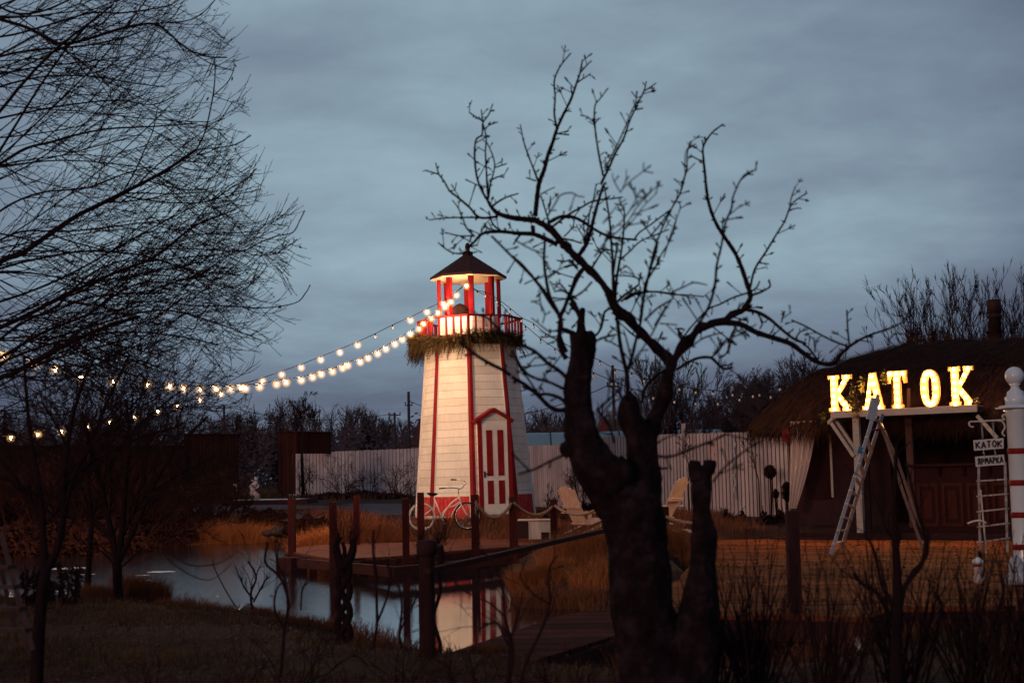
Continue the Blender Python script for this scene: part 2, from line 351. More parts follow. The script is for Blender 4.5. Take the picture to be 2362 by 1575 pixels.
# water
m, nt, bs = newmat('pond_water'); L = nt.links
bs.inputs['Base Color'].default_value = (.012, .011, .016, 1); bs.inputs['Roughness'].default_value = .03; bs.inputs['IOR'].default_value = 1.42
bs.inputs['Specular IOR Level'].default_value = .6
geo = N(nt, 'ShaderNodeNewGeometry'); mp = N(nt, 'ShaderNodeMapping'); mp.inputs['Scale'].default_value = (.9, 2.2, 1); L.new(geo.outputs['Position'], mp.inputs['Vector'])
wz = N(nt, 'ShaderNodeTexNoise', Scale=3.2, Detail=6, Roughness=.6); L.new(mp.outputs[0], wz.inputs['Vector'])
spx = N(nt, 'ShaderNodeSeparateXYZ'); L.new(geo.outputs['Position'], spx.inputs[0])
mr = N(nt, 'ShaderNodeMapRange'); mr.inputs['From Min'].default_value = -1.5; mr.inputs['From Max'].default_value = -5.0; mr.inputs['To Min'].default_value = .035; mr.inputs['To Max'].default_value = .32
L.new(spx.outputs[0], mr.inputs['Value'])
bp = N(nt, 'ShaderNodeBump', Distance=.03); L.new(mr.outputs[0], bp.inputs['Strength']); L.new(wz.outputs['Fac'], bp.inputs['Height']); L.new(bp.outputs[0], bs.inputs['Normal'])
mr2 = N(nt, 'ShaderNodeMapRange'); mr2.inputs['From Min'].default_value = -1.5; mr2.inputs['From Max'].default_value = -5.0; mr2.inputs['To Min'].default_value = .015; mr2.inputs['To Max'].default_value = .07
L.new(spx.outputs[0], mr2.inputs['Value']); L.new(mr2.outputs[0], bs.inputs['Roughness'])
WATER = m
WORNW = mat('worn_white_metal', (.55, .50, .50), (.12, .09, .09), rough=.6, scale=9, stretch=(2, 2, 1))
b = MB(); b.add([(-40, 8, 0), (14, 8, 0), (14, 48, 0), (-40, 48, 0)], [(0, 1, 2, 3)])
tag(b.build('water', WATER), 'still dark pond water reflecting the lighthouse', 'water', kind='structure')
# thin pale ice patches
for i, (px, py, wx, wy) in enumerate([(155, 1310, .55, .5), (195, 1324, .25, .2), (372, 1318, .32, .25), (330, 1326, .18, .12), (330, 1338, .2, .12)]):
    c = G(px, py, .006); b = MB(); n = 18
    vs = []
    for k in range(n):
        t = 2*math.pi*k/n; q = .6+.5*random.random(); vs.append((c.x+wx*q*math.cos(t), c.y+wy*q*math.sin(t), .006))
    b.add(vs, [tuple(range(n))])
    tag(b.build('ice_patch', ICE, org=(c.x, c.y, 0)), ['longest pale ice patch floating on the left of the pond', 'small ice patch just right of the long one behind the leafy plant', 'pale ice patch nearest the middle of the pond', 'small ice patch right of the thin willow trunk, farther one', 'small ice patch right of the thin willow trunk, nearer one'][i], 'ice patch', 'pale ice patches on the pond')
# path behind the dock
b = MB(); vs = []; pth = [(-12.5, 50, 58), (-9, 46, 57), (-6, 43.5, 56), (-2.5, 42, 54), (-1, 42.5, 50)]
for (x, y0, y1) in pth:
    for k in range(9):
        y = y0+(y1-y0)*k/8; vs.append((x, y, gz1(x, y)+.02))
b.add(vs, [(i*9+k, (i+1)*9+k, (i+1)*9+k+1, i*9+k+1) for i in range(len(pth)-1) for k in range(8)], True)
tag(b.build('path', PATHM), 'grey-brown paved path behind the dock', 'path', kind='structure')

# ------------------------------------------------------------------ grass (uncountable)
def blades(name, xs_, ys_, zs_, hmin, hmax, wid, lean, m, parent=None, org=None, wind=(0, 0)):
    n = len(xs_); h = hmin+(hmax-hmin)*NR.rand(n)**1.3; a = NR.rand(n)*6.283; l = lean*h*(.3+NR.rand(n)); wa = NR.rand(n)*3.14
    dx = np.cos(a)*l+wind[0]*h; dy = np.sin(a)*l+wind[1]*h; wx = np.cos(wa)*wid; wy = np.sin(wa)*wid*.6
    base = np.stack([xs_, ys_, zs_-.02], 1); o = np.zeros((n, 3)) if org is None else np.tile(np.array(org), (n, 1))
    v = np.zeros((n, 5, 3)); W = np.stack([wx, wy, np.zeros(n)], 1)
    mid = base+np.stack([dx*.35, dy*.35, h*.62], 1); tip = base+np.stack([dx, dy, h*np.clip(1-.35*(l/h)**2, .3, 1)], 1)
    v[:, 0] = base-W; v[:, 1] = base+W; v[:, 2] = mid-W*.7; v[:, 3] = mid+W*.7; v[:, 4] = tip
    v -= o[:, None, :]
    i = np.arange(n)*5
    f = np.stack([i, i+1, i+3, i+2], 1).tolist()+np.stack([i+2, i+3, i+4], 1).tolist()
    me = bpy.data.meshes.new(name); me.from_pydata(v.reshape(-1, 3).tolist(), [], f); me.materials.append(m)
    ob = bpy.data.objects.new(name, me); C.objects.link(ob)
    if parent is not None: ob.parent = parent
    elif org is not None: ob.location = org
    return ob
def patchy(n, x, y): return NR.rand(n) < .35+.65*(vnoise(x, y*1.6, .9, 4) > -.1)
def scatter(n, xr, yr, cond):
    x = xr[0]+(xr[1]-xr[0])*NR.rand(n); y = yr[0]+(yr[1]-yr[0])*NR.rand(n); sd = sdist(x, y); k = cond(x, y, sd); return x[k], y[k], gz(x[k], y[k])
x, y, z = scatter(120000, (-9, 7), (8, 20.5), lambda x, y, s: (s > .1) & (abs(x) < y*.40) & patchy(len(x), x, y))
tag(blades('lawn_grass', x, y, z, .04, .12, .005, .8, GRASS), 'short dull grass on the near bank', 'grass', kind='stuff')
x, y, z = scatter(160000, (-9, 7), (10, 20.8), lambda x, y, s: (s > -.12) & (s < .55) & (vnoise(x, y, .5, 5) > -.15) & (NR.rand(len(x)) < .8))
tag(blades('shore_grass', x, y, z, .08, .34, .0045, .9, DRYG2), 'ragged brown grass along the near water edge', 'grass', kind='stuff')
x, y, z = scatter(90000, (-17, 2), (32, 50), lambda x, y, s: (s > -.1) & (s < 2.2) & (x > -11.5) & (NR.rand(len(x)) < .5))
tag(blades('far_shore_grass', x, y, z, .12, .45, .010, .8, DRYG2), 'low dry grass along the far shore', 'grass', kind='stuff')
x, y, z = scatter(60000, (-2, 9), (31, 46), lambda x, y, s: (s > .5) & (x < 5.5) & (NR.rand(len(x)) < .45))
tag(blades('rough_grass', x, y, z, .08, .30, .008, .7, DRYG2), 'rough dark grass around the foot of the lighthouse', 'grass', kind='stuff')
x, y, z = scatter(30000, (-30, -6), (60, 110), lambda x, y, s: NR.rand(len(x)) < .5)
tag(blades('meadow_grass', x, y, z, .1, .35, .02, .5, GRASS), 'dull meadow grass behind the gap in the fence', 'grass', kind='stuff')

def clump(px, py0, py1, d, wid, label, n=2200, m=None, wind=(0, 0), cat='grass clump', grp='dry ornamental grass clumps', hz=None, dep=.55):
    c = gpt(px, d); h = hz if hz else (py0-py1)/F*d
    k = n; t = NR.rand(k)*6.283; r = np.sqrt(NR.rand(k)); xx = c.x+np.cos(t)*r*wid; yy = c.y+np.sin(t)*r*wid*dep
    prof = np.sqrt(np.clip(1-(r*.85)**2, .1, 1))
    zz_ = gz(xx, yy)
    zz_ = np.maximum(zz_, c.z-.25)
    o = blades('dry_grass_clump', xx, yy, zz_, h*.45, h*1.02, .0045*d/25, .75, m or DRYG, org=(c.x, c.y, c.z), wind=wind)
    return tag(o, label, cat, grp)
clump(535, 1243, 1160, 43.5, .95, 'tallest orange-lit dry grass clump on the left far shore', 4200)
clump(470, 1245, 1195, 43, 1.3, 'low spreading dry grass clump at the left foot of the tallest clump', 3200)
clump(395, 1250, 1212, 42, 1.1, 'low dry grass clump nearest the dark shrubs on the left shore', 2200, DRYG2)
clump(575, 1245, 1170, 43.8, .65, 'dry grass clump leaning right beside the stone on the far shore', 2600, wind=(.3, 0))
clump(735, 1265, 1190, 35.5, .55, 'dry grass clump between the left corner post and the second post of the dock', 2600)
clump(700, 1268, 1215, 35.5, .35, 'smallest dry grass clump right behind the left corner post', 1400)
clump(862, 1262, 1180, 35.5, .75, 'broad dull dry grass clump behind the middle of the dock', 3200, DRYG2)
clump(920, 1262, 1195, 35, .4, 'dry grass clump behind the dock left of the bicycle', 1800, DRYG2)
clump(1000, 1245, 1205, 34, .6, 'low dark grass under the bicycle', 1500, DRYG2)
clump(1085, 1245, 1208, 33.8, .5, 'low grass below the front wheel of the bicycle', 1300, DRYG2)
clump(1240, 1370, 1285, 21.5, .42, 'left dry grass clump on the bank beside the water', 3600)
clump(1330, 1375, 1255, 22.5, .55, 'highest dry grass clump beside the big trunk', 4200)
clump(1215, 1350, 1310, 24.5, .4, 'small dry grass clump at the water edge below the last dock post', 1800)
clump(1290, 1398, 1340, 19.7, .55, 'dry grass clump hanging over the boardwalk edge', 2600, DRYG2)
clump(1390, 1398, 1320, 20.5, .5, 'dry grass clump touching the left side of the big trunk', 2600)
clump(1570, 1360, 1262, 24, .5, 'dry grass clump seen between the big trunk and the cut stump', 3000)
clump(330, 1390, 1310, 19.6, .38, 'brown grass mound right of the thin willow trunk on the near shore', 3400, DRYG2)
clump(235, 1392, 1345, 19.2, .35, 'thin brown grass tuft left of the thin willow trunk', 1500, DRYG2)
clump(905, 1490, 1458, 14.4, .2, 'small grass tuft beside the braided willow', 700, DRYG2)
clump(420, 1420, 1385, 18, .3, 'low grass tuft on the near shore left of the thin curved shoot', 900, DRYG2)
for (px_, a_, b_, d_, w_), lb_ in zip(((610, 1442, 1405, 16.3, .16), (672, 1452, 1420, 15.6, .20), (836, 1474, 1440, 14.6, .16), (948, 1512, 1468, 13.3, .15), (1120, 1560, 1520, 12.0, .16), (520, 1432, 1400, 17.0, .22)), ('small grass tuft just right of the dark rounded stone', 'ragged grass tuft between the stone and the braided willow', 'small grass tuft right of the braided willow', 'wet grass tuft left of the handrail post', 'grass tuft at the near end of the boardwalk', 'ragged grass tuft left of the dark rounded stone')):
    clump(px_, a_, b_, d_, w_, lb_, 800, DRYG2)
clump(740, 1458, 1418, 15.7, .25, 'grass tuft at the near water edge left of the braided willow', 900, DRYG2)

# ------------------------------------------------------------------ lighthouse
LB = P(1097, 1187, 38.4)
lh = empty('lighthouse', LB); lh.rotation_euler = (0, R(-.75), 0)
tag(lh, 'white boarded model lighthouse with red corner trims, red railed gallery and dark shingled roof', 'lighthouse')
def TR(z): return 1.60-.089*z
def oct_pt(k, r, z, a0=-90.0): a = R(a0+45*k); return Vector((r*math.cos(a), r*math.sin(a), z))
b = MB(); lv = [0, 1.5, 3.0, 4.58]
for z in lv:
    pass
vs = [oct_pt(k, TR(z), z) for z in lv for k in range(8)]
b.add(vs, [(i*8+k, i*8+(k+1) % 8, (i+1)*8+(k+1) % 8, (i+1)*8+k) for i in range(3) for k in range(8)]+[tuple(24+k for k in range(8))])
b.build('wall', SIDING, lh)
for k in range(8):  # corner trims: two boards folded round each corner
    b = MB(); r0 = 1.035
    for s in (-1, 1):
        c0 = oct_pt(k, TR(0)+.03, -.02); c1 = oct_pt(k, TR(4.55)+.03, 4.55)
        e = (oct_pt(k+s, 1, 0)-oct_pt(k, 1, 0)).normalized()
        w0, w1 = .088, .070; nrm = Vector((math.cos(R(-90+45*k+22.5*s)), math.sin(R(-90+45*k+22.5*s)), 0))
        q = [c0, c0+e*w0, c1+e*w1, c1]; b.prism(q if s > 0 else q[::-1], -nrm*.03, Vector((0, 0, 0)))
    b.build('corner_trim', WHITE if k in (2, 6) else REDP, lh)
    b = MB()
    for s in (-1, 1):
        c0 = oct_pt(k, TR(0)+.022, -.02); c1 = oct_pt(k, TR(4.5)+.022, 4.5)
        e = (oct_pt(k+s, 1, 0)-oct_pt(k, 1, 0)).normalized()
        nrm = Vector((math.cos(R(-90+45*k+22.5*s)), math.sin(R(-90+45*k+22.5*s)), 0))
        q = [c0+e*.084, c0+e*.108, c1+e*.090, c1+e*.066]; b.prism(q if s > 0 else q[::-1], -nrm*.03, Vector((0, 0, 0)))
    b.build('white_edge', WHITE, lh)
for k in range(8):
    b = MB(); a0, a1 = oct_pt(k, TR(0)+.016, -.05), oct_pt(k+1, TR(0)+.016, -.05); c0, c1 = oct_pt(k, TR(.52)+.016, .52), oct_pt(k+1, TR(.52)+.016, .52)
    e = (a1-a0).normalized(); b.add([a0+e*.11, a1-e*.11, c1-e*.11, c0+e*.11], [(0, 1, 2, 3)]); b.build('base_band', REDW, lh)
b = MB(); b.lathe([(1.50, -.35), (1.50, -.04)], n=8, rot=R(-90), smooth=False); b.build('plinth', FASC, lh)
# door on the right-front facet
A = R(-67.5); DN = Vector((math.cos(A), math.sin(A), 0)); DT = Vector((-math.sin(A), math.cos(A), 0))
def dp(u, off, z): return DN*off+DT*u+Vector((0, 0, z))
FO = 1.53
b = MB()
b.prism([dp(-.42, 1.15, 0), dp(.42, 1.15, 0), dp(.42, 1.15, 2.46), dp(0, 1.15, 2.68), dp(-.42, 1.15, 2.46)], Vector((0, 0, 0)), DN*(FO-1.15)); b.build('door_surround', SIDING, lh)
b = MB()
for s in (-1, 1):
    b.bar(dp(s*.415, FO+.02, 0), dp(s*.415, FO+.02, 2.47), .10, .05, up=DN)
b.build('door_frame', REDP, lh)
b = MB()
for s in (-1, 1):
    b.bar(dp(s*.53, FO-.08, 2.42), dp(-s*.0, FO-.08, 2.74), .30, .085, up=(0, 0, 1))
b.build('door_gable', REDP, lh)
dr = MB(); dr.box((0, 0, 0), (1, 1, 1)); dr.v = []; dr.f = []; dr.sm = []
dr.bar(dp(0, FO+.015, .03), dp(0, FO+.015, 2.36), .70, .04, up=DN); door = dr.build('door', WHITE, lh)
for (u, z0, z1) in ((-.155, 1.02, 2.20), (.155, 1.02, 2.20), (-.155, .30, .90), (.155, .30, .90)):
    b = MB(); b.bar(dp(u, FO+.034, z0), dp(u, FO+.034, z1), .17, .016, up=DN); b.build('red_panel', REDP, door)
b = MB(); b.bar(dp(-.31, FO+.04, .98), dp(-.31, FO+.04, 1.14), .04, .02, up=DN); b.tube([dp(-.31, FO+.05, 1.08), dp(-.31, FO+.10, 1.08), dp(-.22, FO+.10, 1.07)], .012); b.build('handle', BLACKR, door)
# gallery
b = MB(); b.lathe([(1.20, 4.50), (1.36, 4.50), (1.39, 4.62), (1.2, 4.62)], n=8, rot=R(-90), smooth=False); b.build('gallery_floor', BLACKM, lh)
RG = 1.40
rail = MB()
for k in range(8):
    rail.bar(oct_pt(k, RG, 5.235)+(oct_pt(k, RG, 0)-oct_pt(k+1, RG, 0)).normalized()*.02, oct_pt(k+1, RG, 5.235), .07, .045)
rail.build('top_rail', REDP, lh)
b = MB()
for k in range(8): b.bar(oct_pt(k, RG-.01, 4.68), oct_pt(k+1, RG-.01, 4.68), .05, .12)
b.build('bottom_rail', REDP, lh)
for k in range(8):
    p0, p1 = oct_pt(k, RG-.01, 0), oct_pt(k+1, RG-.01, 0)
    for j in range(5):
        p = p0.lerp(p1, (j)/5); wd = .065 if j == 0 else .046
        b = MB(); b.box((p.x, p.y, 4.97), (wd, wd, .485), rz=R(-90+45*k+22.5)); b.build('baluster', REDP, lh)
b = MB(); b.lathe([(.84, 4.62), (.84, 5.30)], n=8, rot=R(-84), smooth=False); b.build('lantern_drum', SIDING, lh)
for k in range(8):
    a = R(-84+45*k); b = MB(); c = Vector((.80*math.cos(a), .80*math.sin(a), 0))
    b.box((c.x, c.y, 5.84), (.075, .15, 1.09), rz=a); b.box((c.x*1.06, c.y*1.06, 5.84), (.03, .10, 1.088), rz=a); b.build('lantern_post', REDP, lh)
b = MB(); b.lathe([(1.02, 6.352), (1.03, 6.371)], n=8, rot=R(-84), smooth=False); b.build('soffit', SOFFIT, lh)
rf = MB(); prof = [(1.05, 6.375), (1.045, 6.415)]
for i in range(7):  # stepped shingle courses
    t0, t1 = i/7, (i+1)/7; r0 = 1.04+(.10-1.04)*t0; r1 = 1.04+(.10-1.04)*t1; z0 = 6.42+.62*t0; z1 = 6.42+.62*t1
    prof += [(r0, z0+.012), (r1+.012, z1)]
prof += [(.09, 7.05)]
rf.lathe(prof, n=8, rot=R(-84), smooth=False); roof = rf.build('roof', BLACKM, lh)
b = MB(); b.lathe([(.05, 7.0), (.14, 7.02), (.15, 7.09), (.07, 7.14), (.04, 7.17), (.065, 7.21), (.07, 7.28), (.05, 7.34), (.02, 7.37)], n=12); b.build('finial', BLACKM, roof)
# draped lamp seen in the lantern room
c = LB+Vector((-.32, -.15, 5.31)); b = MB()
b.lathe([(.30, 0), (.28, .12), (.22, .24), (.12, .34), (.02, .38)], c=(0, 0, 0), n=12); o = b.build('covered_lamp', DARKCL); o.location = c
tag(o, 'dark cloth-covered lamp inside the red-posted lantern of the lighthouse', 'lamp')
# fir garland round the gallery
gp = [oct_pt(k, 1.47, 4.78) for k in (-3.6, -3, -2.4, -2, -1.5, -1, -.5, 0, .5, 1, 1.5)]
gpp = crom([Vector((1.47*math.cos(R(-90+45*k)), 1.47*math.sin(R(-90+45*k)), 4.66+.05*math.sin(k*3))) for k in (-3.6, -3, -2.4, -2, -1.5, -1, -.5, 0, .5, 1, 1.45)], 8)
ga = empty('fir_garland', LB); ga.rotation_euler = lh.rotation_euler
tag(ga, 'shaggy brown-green fir garland hung around the gallery of the lighthouse', 'garland')
b = MB(); b.tube(gpp, .07, n=6); b.build('garland_core', GARL, ga)
for nm, cnt, mm in (('fir_sprays', 1350, GARL), ('fir_tips', 500, GARL2)):
    b = MB()
    for i in range(cnt):
        t = RNG.random()**1.25; kf = t*(len(gpp)-1); k0 = int(min(kf, len(gpp)-2)); p = gpp[k0].lerp(gpp[k0+1], kf-k0)
        out = Vector((p.x, p.y, 0)).normalized(); tan = Vector((-out.y, out.x, 0)); thick = 1.15-.45*t
        p = p+out*RNG.uniform(-.05, .1)+Vector((0, 0, RNG.uniform(-.12, .12)))
        dn = RNG.uniform(-1.3, .75); d = (out*RNG.uniform(.1, .9)+tan*RNG.uniform(-.8, .8)+Vector((0, 0, dn))).normalized()
        ln = RNG.uniform(.16, .42)*thick*(1.4 if dn < -.5 else .65); q = p; pts = [q]
        for s in range(3): d = (d+Vector((0, 0, -.18))).normalized(); q = q+d*ln/3; pts.append(q)
        b.tube(pts, [.008, .007, .005, .003], n=3, smooth=False)
        side = d.cross(Vector((RNG.uniform(-1, 1), RNG.uniform(-1, 1), .3))).normalized()
        for s in range(7):
            u = (s+.5)/7*3; a = int(min(u, 2)); q = pts[a].lerp(pts[a+1], u-a); nl = RNG.uniform(.035, .07)
            for sg in (-1, 1):
                tp = q+(d*.8+side*sg*.8).normalized()*nl; wv = d*.007
                b.add([q-wv, q+wv, tp], [(0, 1, 2)])
    b.build(nm, mm, ga)
b = MB()  # tangle of spare cable on the right corner
q0 = P(1204, 800, 37.4)
for i in range(7):
    pts = [q0+Vector((RNG.uniform(-.25, .05), RNG.uniform(-.1, .1), RNG.uniform(-.02, .06)))]
    for s in range(6): pts.append(pts[-1]+Vector((RNG.uniform(-.03, .07), RNG.uniform(-.05, .05), RNG.uniform(-.12, .04))))
    b.tube(crom(pts, 3), .007, n=4)
tag(b.build('cable_tangle', CABLE, org=q0), 'tangle of black cable hanging below the right corner of the gallery', 'cable')

# ------------------------------------------------------------------ string lights
def string_lights(label, ends, bulbs, dfun, group, droop=8):
    """cable through the given pixels with bulbs hanging a little below; bulbs = (px, py, lit)"""
    pts = [P(x, y, dfun(x)) for x, y in ends]
    root = empty('string_lights', pts[0]); tag(root, label, 'string lights', group); o = pts[0]
    allp = sorted([(x, y-droop) for x, y, l in bulbs]+list(ends), key=lambda q: q[0])
    cab = MB(); cab.tube(crom([P(x, y, dfun(x)) for x, y in allp], 3), .009, n=4); cab.build('cable', CABLE, root, o)
    for x, y, l in bulbs:
        p = P(x, y, dfun(x)); r = RNG.uniform(.022, .029) if l else .028
        bb = MB(); bb.lathe([(.001, -r*1.15), (r*.6, -r*.95), (r, -.1*r), (r*.85, r*.6), (r*.45, r*1.2), (r*.4, r*1.5)], p, n=8); bo = bb.build('bulb', (BULB if RNG.random() < .7 else BULB2) if l else DEADB, root, o)
        if l: gl = MB(); gl.ball(p, .135, 14); gl.build('halo_shell', HALO, bo, o)  # added glow halo, larger than the bulb and no part of it
        bb = MB(); bb.lathe([(.017, r*1.4), (.02, r*1.45), (.018, r*1.5+.045), (.008, r*1.5+.06)], p, n=6); bb.build('socket', SOCK, bo, o)
bA = [(1076, 660), (1053, 681), (1040, 697), (1027, 709), (1011, 722), (995, 735), (977, 747), (967, 759), (947, 771), (928, 783), (911, 794), (890, 805), (871, 816), (849, 826), (831, 835), (802, 843), (790, 849), (767, 857), (741, 863), (721, 870), (695, 877), (660, 882), (638, 886), (599, 892), (566, 896), (556, 895), (532, 897), (499, 898), (462, 899), (424, 897), (392, 892), (341, 888), (262, 880), (187, 870), (128, 852), (77, 839), (10, 822), (-60, 806)]
bB = [(1023, 701, 1), (985, 720, 1), (947, 739, 1), (906, 757, 0), (866, 777, 0), (825, 796, 1), (784, 813, 1), (740, 830, 1), (695, 848, 1), (650, 864, 1), (606, 879, 1), (560, 894, 0), (510, 909, 1), (461, 923, 1), (409, 938, 1), (364, 949, 1), (310, 963, 1), (253, 974, 1), (202, 985, 1), (142, 995, 1), (87, 1002, 1), (25, 1010, 1), (-35, 1018, 1)]
dA = lambda x: 22+(37.6-22)*(x+60)/1136
dB = lambda x: 35+(37.8-35)*(x+60)/1100
string_lights('lower string of closely spaced lit bulbs from the lantern to the upper left', [(1080, 648), (-160, 780)], [(x, y, 1) for x, y in bA], dA, 'string lights hung from the lighthouse')
string_lights('upper string of widely spaced lit bulbs that sinks behind the bare trees on the left', [(1078, 655), (-120, 1020)], bB, dB, 'string lights hung from the lighthouse')
bC = [(1101, 679), (1120, 683), (1147, 698), (1177, 720), (1203, 741), (1231, 755), (1259, 778), (1300, 800), (1340, 822), (1384, 840), (1419, 860), (1457, 868), (1486, 880), (1525, 890), (1567, 899), (1605, 906), (1644, 909), (1690, 912), (1737, 915), (1778, 917), (1825, 914), (1869, 906)]
bD = [(1148, 705), (1175, 732), (1212, 760), (1247, 790), (1280, 812), (1325, 842), (1369, 868), (1411, 886), (1458, 905), (1507, 919), (1556, 928), (1605, 932), (1656, 932), (1706, 923), (1752, 912), (1799, 899)]
dC = lambda x: 38-(x-1080)*5.0/800
string_lights('unlit string of bulbs running from the lantern onto the thatched roof', [(1085, 660), (1905, 888)], [(x, y, 0) for x, y in bC], dC, 'string lights hung from the lighthouse', 9)
string_lights('unlit string of bulbs on the right that hangs lowest against the trees', [(1085, 664), (1850, 880)], [(x, y, 0) for x, y in bD], lambda x: dC(x)+.4, 'string lights hung from the lighthouse', 9)

# ------------------------------------------------------------------ dock beside the lighthouse
DZ = .33
def gd(px, py, z=DZ): return G(px, py, z)
dk = empty('dock', gd(770, 1289)); o = dk.location.copy()
tag(dk, 'low angular plank dock with dark timber edge standing in the pond before the lighthouse', 'dock')
dpoly = [gd(659, 1270), gd(770, 1289), gd(900, 1283), gd(1003, 1273), gd(1178, 1260), gd(1330, 1250), gd(1300, 1228), gd(1203, 1233), gd(1024, 1243), gd(929, 1251), gd(764, 1254), gd(682, 1262)]
b = MB(); b.prism(dpoly, Vector((0, 0, -.045)), Vector((0, 0, 0))); b.build('deck_boards', DECK, dk, o)
fas = MB()
for i in (0, 1, 2, 3, 4):
    p, q = dpoly[i], dpoly[i+1]; fas.bar(p-Vector((0, 0, .16)), q-Vector((0, 0, .16)), .05, .22)
fas.build('fascia', FASC, dk, o)
b = MB()
for i in range(1, 8):
    p = dpoly[0].lerp(dpoly[11], .5) + (dpoly[5]-dpoly[0])*(i/8); q = p+Vector((.3, -2.6, 0))
    b.bar((p.x, p.y+.5, DZ-.13), (p.x+.1, p.y-1.6, DZ-.13), .07, .14)
b.build('joists', FASC, dk, o)
low = [gd(648, 1300, .02), gd(683, 1300, .02)]
b = MB(); b.bar(P(655, 1302, 29.2), P(690, 1303, 28.6), .35, .30); b.build('corner_footing', DPOST, dk, o)
b = MB(); b.bar(P(690, 1298, 28.3), P(905, 1318, 24.6), .08, .18); b.bar(P(905, 1318, 24.6), P(1180, 1290, 27.5), .08, .16); b.build('lower_beam', FASC, dk, o)
for (x, y, d) in ((722, 1296, 28.3), (824, 1300, 27), (770, 1300, 26.6), (905, 1300, 27.4), (1003, 1290, 28.2), (1095, 1285, 28.8), (1130, 1300, 29)):
    p = P(x, y, d); b = MB(); b.box((p.x, p.y, -.05), (.13, .13, .66)); b.build('pile', DPOST, dk, o)
def post(px, top, d, wpx, z0, label, m=POST, grp='square posts around the dock', name='dock_post', lean=0.0):
    t = P(px, top, d); wd = wpx/F*d; b = MB(); h = t.z-z0
    b.box((0, 0, h/2), (wd, wd, h)); b.box((0, 0, h+.008), (wd*.92, wd*.92, .016))
    ob = b.build(name, m); ob.location = (t.x, t.y, z0); ob.rotation_euler = (R(RNG.uniform(-.5, .5)), lean, R(RNG.uniform(-12, 12)))
    return tag(ob, label, 'post', grp)
post(673, 1150, 30.0, 15, -.35, 'square post at the far left corner of the dock')
post(768, 1159, 26.7, 16, -.35, 'square post at the near corner of the dock beside the braided willow')
post(822, 1144, 33.0, 14, -.1, 'square post behind the dock, second from its left end')
post(935, 1151, 27.3, 16, -.35, 'square post on the front edge at the middle of the dock')
post(970, 1137, 32.6, 16, .2, 'tallest square post in front of the rear wheel of the bicycle')
post(1095, 1142, 28.9, 17, -.35, 'square post in front of the front wheel of the bicycle, first of the rope posts')
post(1183, 1147, 29.2, 17, -.35, 'square rope post in front of the lighthouse door')
post(1277, 1153, 30.4, 15, .2, 'square rope post between the white box and the left garden chair')
post(1395, 1150, 28.5, 16, .1, 'square rope post half hidden behind the big trunk')
post(1533, 1170, 27.8, 16, .1, 'square post close behind the right edge of the big trunk')
post(1612, 1185, 26.5, 16, .1, 'square post hidden behind the sawn tree stub')
def rope(a, b_, sag, label):
    a = P(*a); b_ = P(*b_); pts = [a.lerp(b_, t/14)-Vector((0, 0, sag*4*(t/14)*(1-t/14))) for t in range(15)]
    m = MB(); m.tube(pts, .028, n=8)
    for i in range(64):  # twisted strand ridges
        t = i/63*13.99; k = int(t); q = pts[k].lerp(pts[k+1], t-k); d = (pts[k+1]-pts[k]).normalized()
        n_ = d.cross(Vector((0, 1, 0))).normalized(); m.tube([q-n_*.028+d*.02+Vector((0, -.012, 0)), q+Vector((0, -.034, 0)), q+n_*.028-d*.02+Vector((0, -.012, 0))], .009, n=4)
    tag(m.build('rope', ROPE, org=a), label, 'rope', 'thick ropes slung between the posts')
rope((1097, 1157, 28.8), (1180, 1160, 29.1), .30, 'thick rope sagging across the foot of the lighthouse door')
rope((1186, 1160, 29.1), (1275, 1168, 30.3), .20, 'thick rope hanging in front of the pale fence, right of the lighthouse door')
rope((1280, 1166, 30.3), (1392, 1164, 28.6), .19, 'thick rope sagging in front of the left garden chair')
rope((1533, 1190, 27.8), (1612, 1206, 26.5), .04, 'thick rope leading right from the big trunk, before the right garden chair')
b = MB(); b.bar(P(1536, 1214, 27.6), P(1612, 1214, 26.5), .06, .09); tag(b.build('timber_rail', FASC, org=P(1536, 1214, 27.6)), 'dark timber rail below the right garden chair', 'rail')
b = MB(); pa = P(1098, 1160, 28.75)
b.tube([pa, pa+Vector((-.02, -.03, -.12)), pa+Vector((.01, -.04, -.26))], .008, n=4); b.tube([pa, pa+Vector((.03, -.03, -.10)), pa+Vector((-.03, -.04, -.20))], .008, n=4)
tag(b.build('rope_end', ROPE, org=pa), 'frayed loose rope end on the post before the front wheel', 'rope')

# ------------------------------------------------------------------ bicycle
BC = P(1026, 1222, 35.4)
bk = empty('bicycle', (BC.x, BC.y, BC.z), R(-6)); bk.location.z = P(972, 1222, 35.6).z
tag(bk, 'cream step-through bicycle with black saddle leaning by the red base of the lighthouse', 'bicycle')
def wheel(cx_, nm):
    t = MB(); n = 36; Rr = .325
    def ring(rad, r, mb, k=6):
        pts = [Vector((cx_+rad*math.cos(2*math.pi*i/n), 0, .33+rad*math.sin(2*math.pi*i/n))) for i in range(n+1)]; mb.tube(pts, r, n=k, cap=False)
    hub = MB(); hub.tube([(cx_, -.04, .33), (cx_, .04, .33)], .022, n=8); w_ = hub.build(nm, CHROME, bk)
    ring(Rr, .021, t); t.build('tyre', BLACKR if cx_ > 0 else mat('whitewall', (.5, .42, .38)), w_)
    t = MB(); ring(Rr-.028, .013, t); t.build('rim', CHROME, w_)
    t = MB()
    for i in range(18):
        a = 2*math.pi*i/18; t.tube([(cx_+.02*math.cos(a+.6), .015*(-1)**i, .33+.02*math.sin(a+.6)), (cx_+(Rr-.03)*math.cos(a), 0, .33+(Rr-.03)*math.sin(a))], .0018, n=3)
    t.build('spokes', CHROME, w_)
wheel(-.57, 'rear_wheel'); wheel(.57, 'front_wheel')
f = MB()
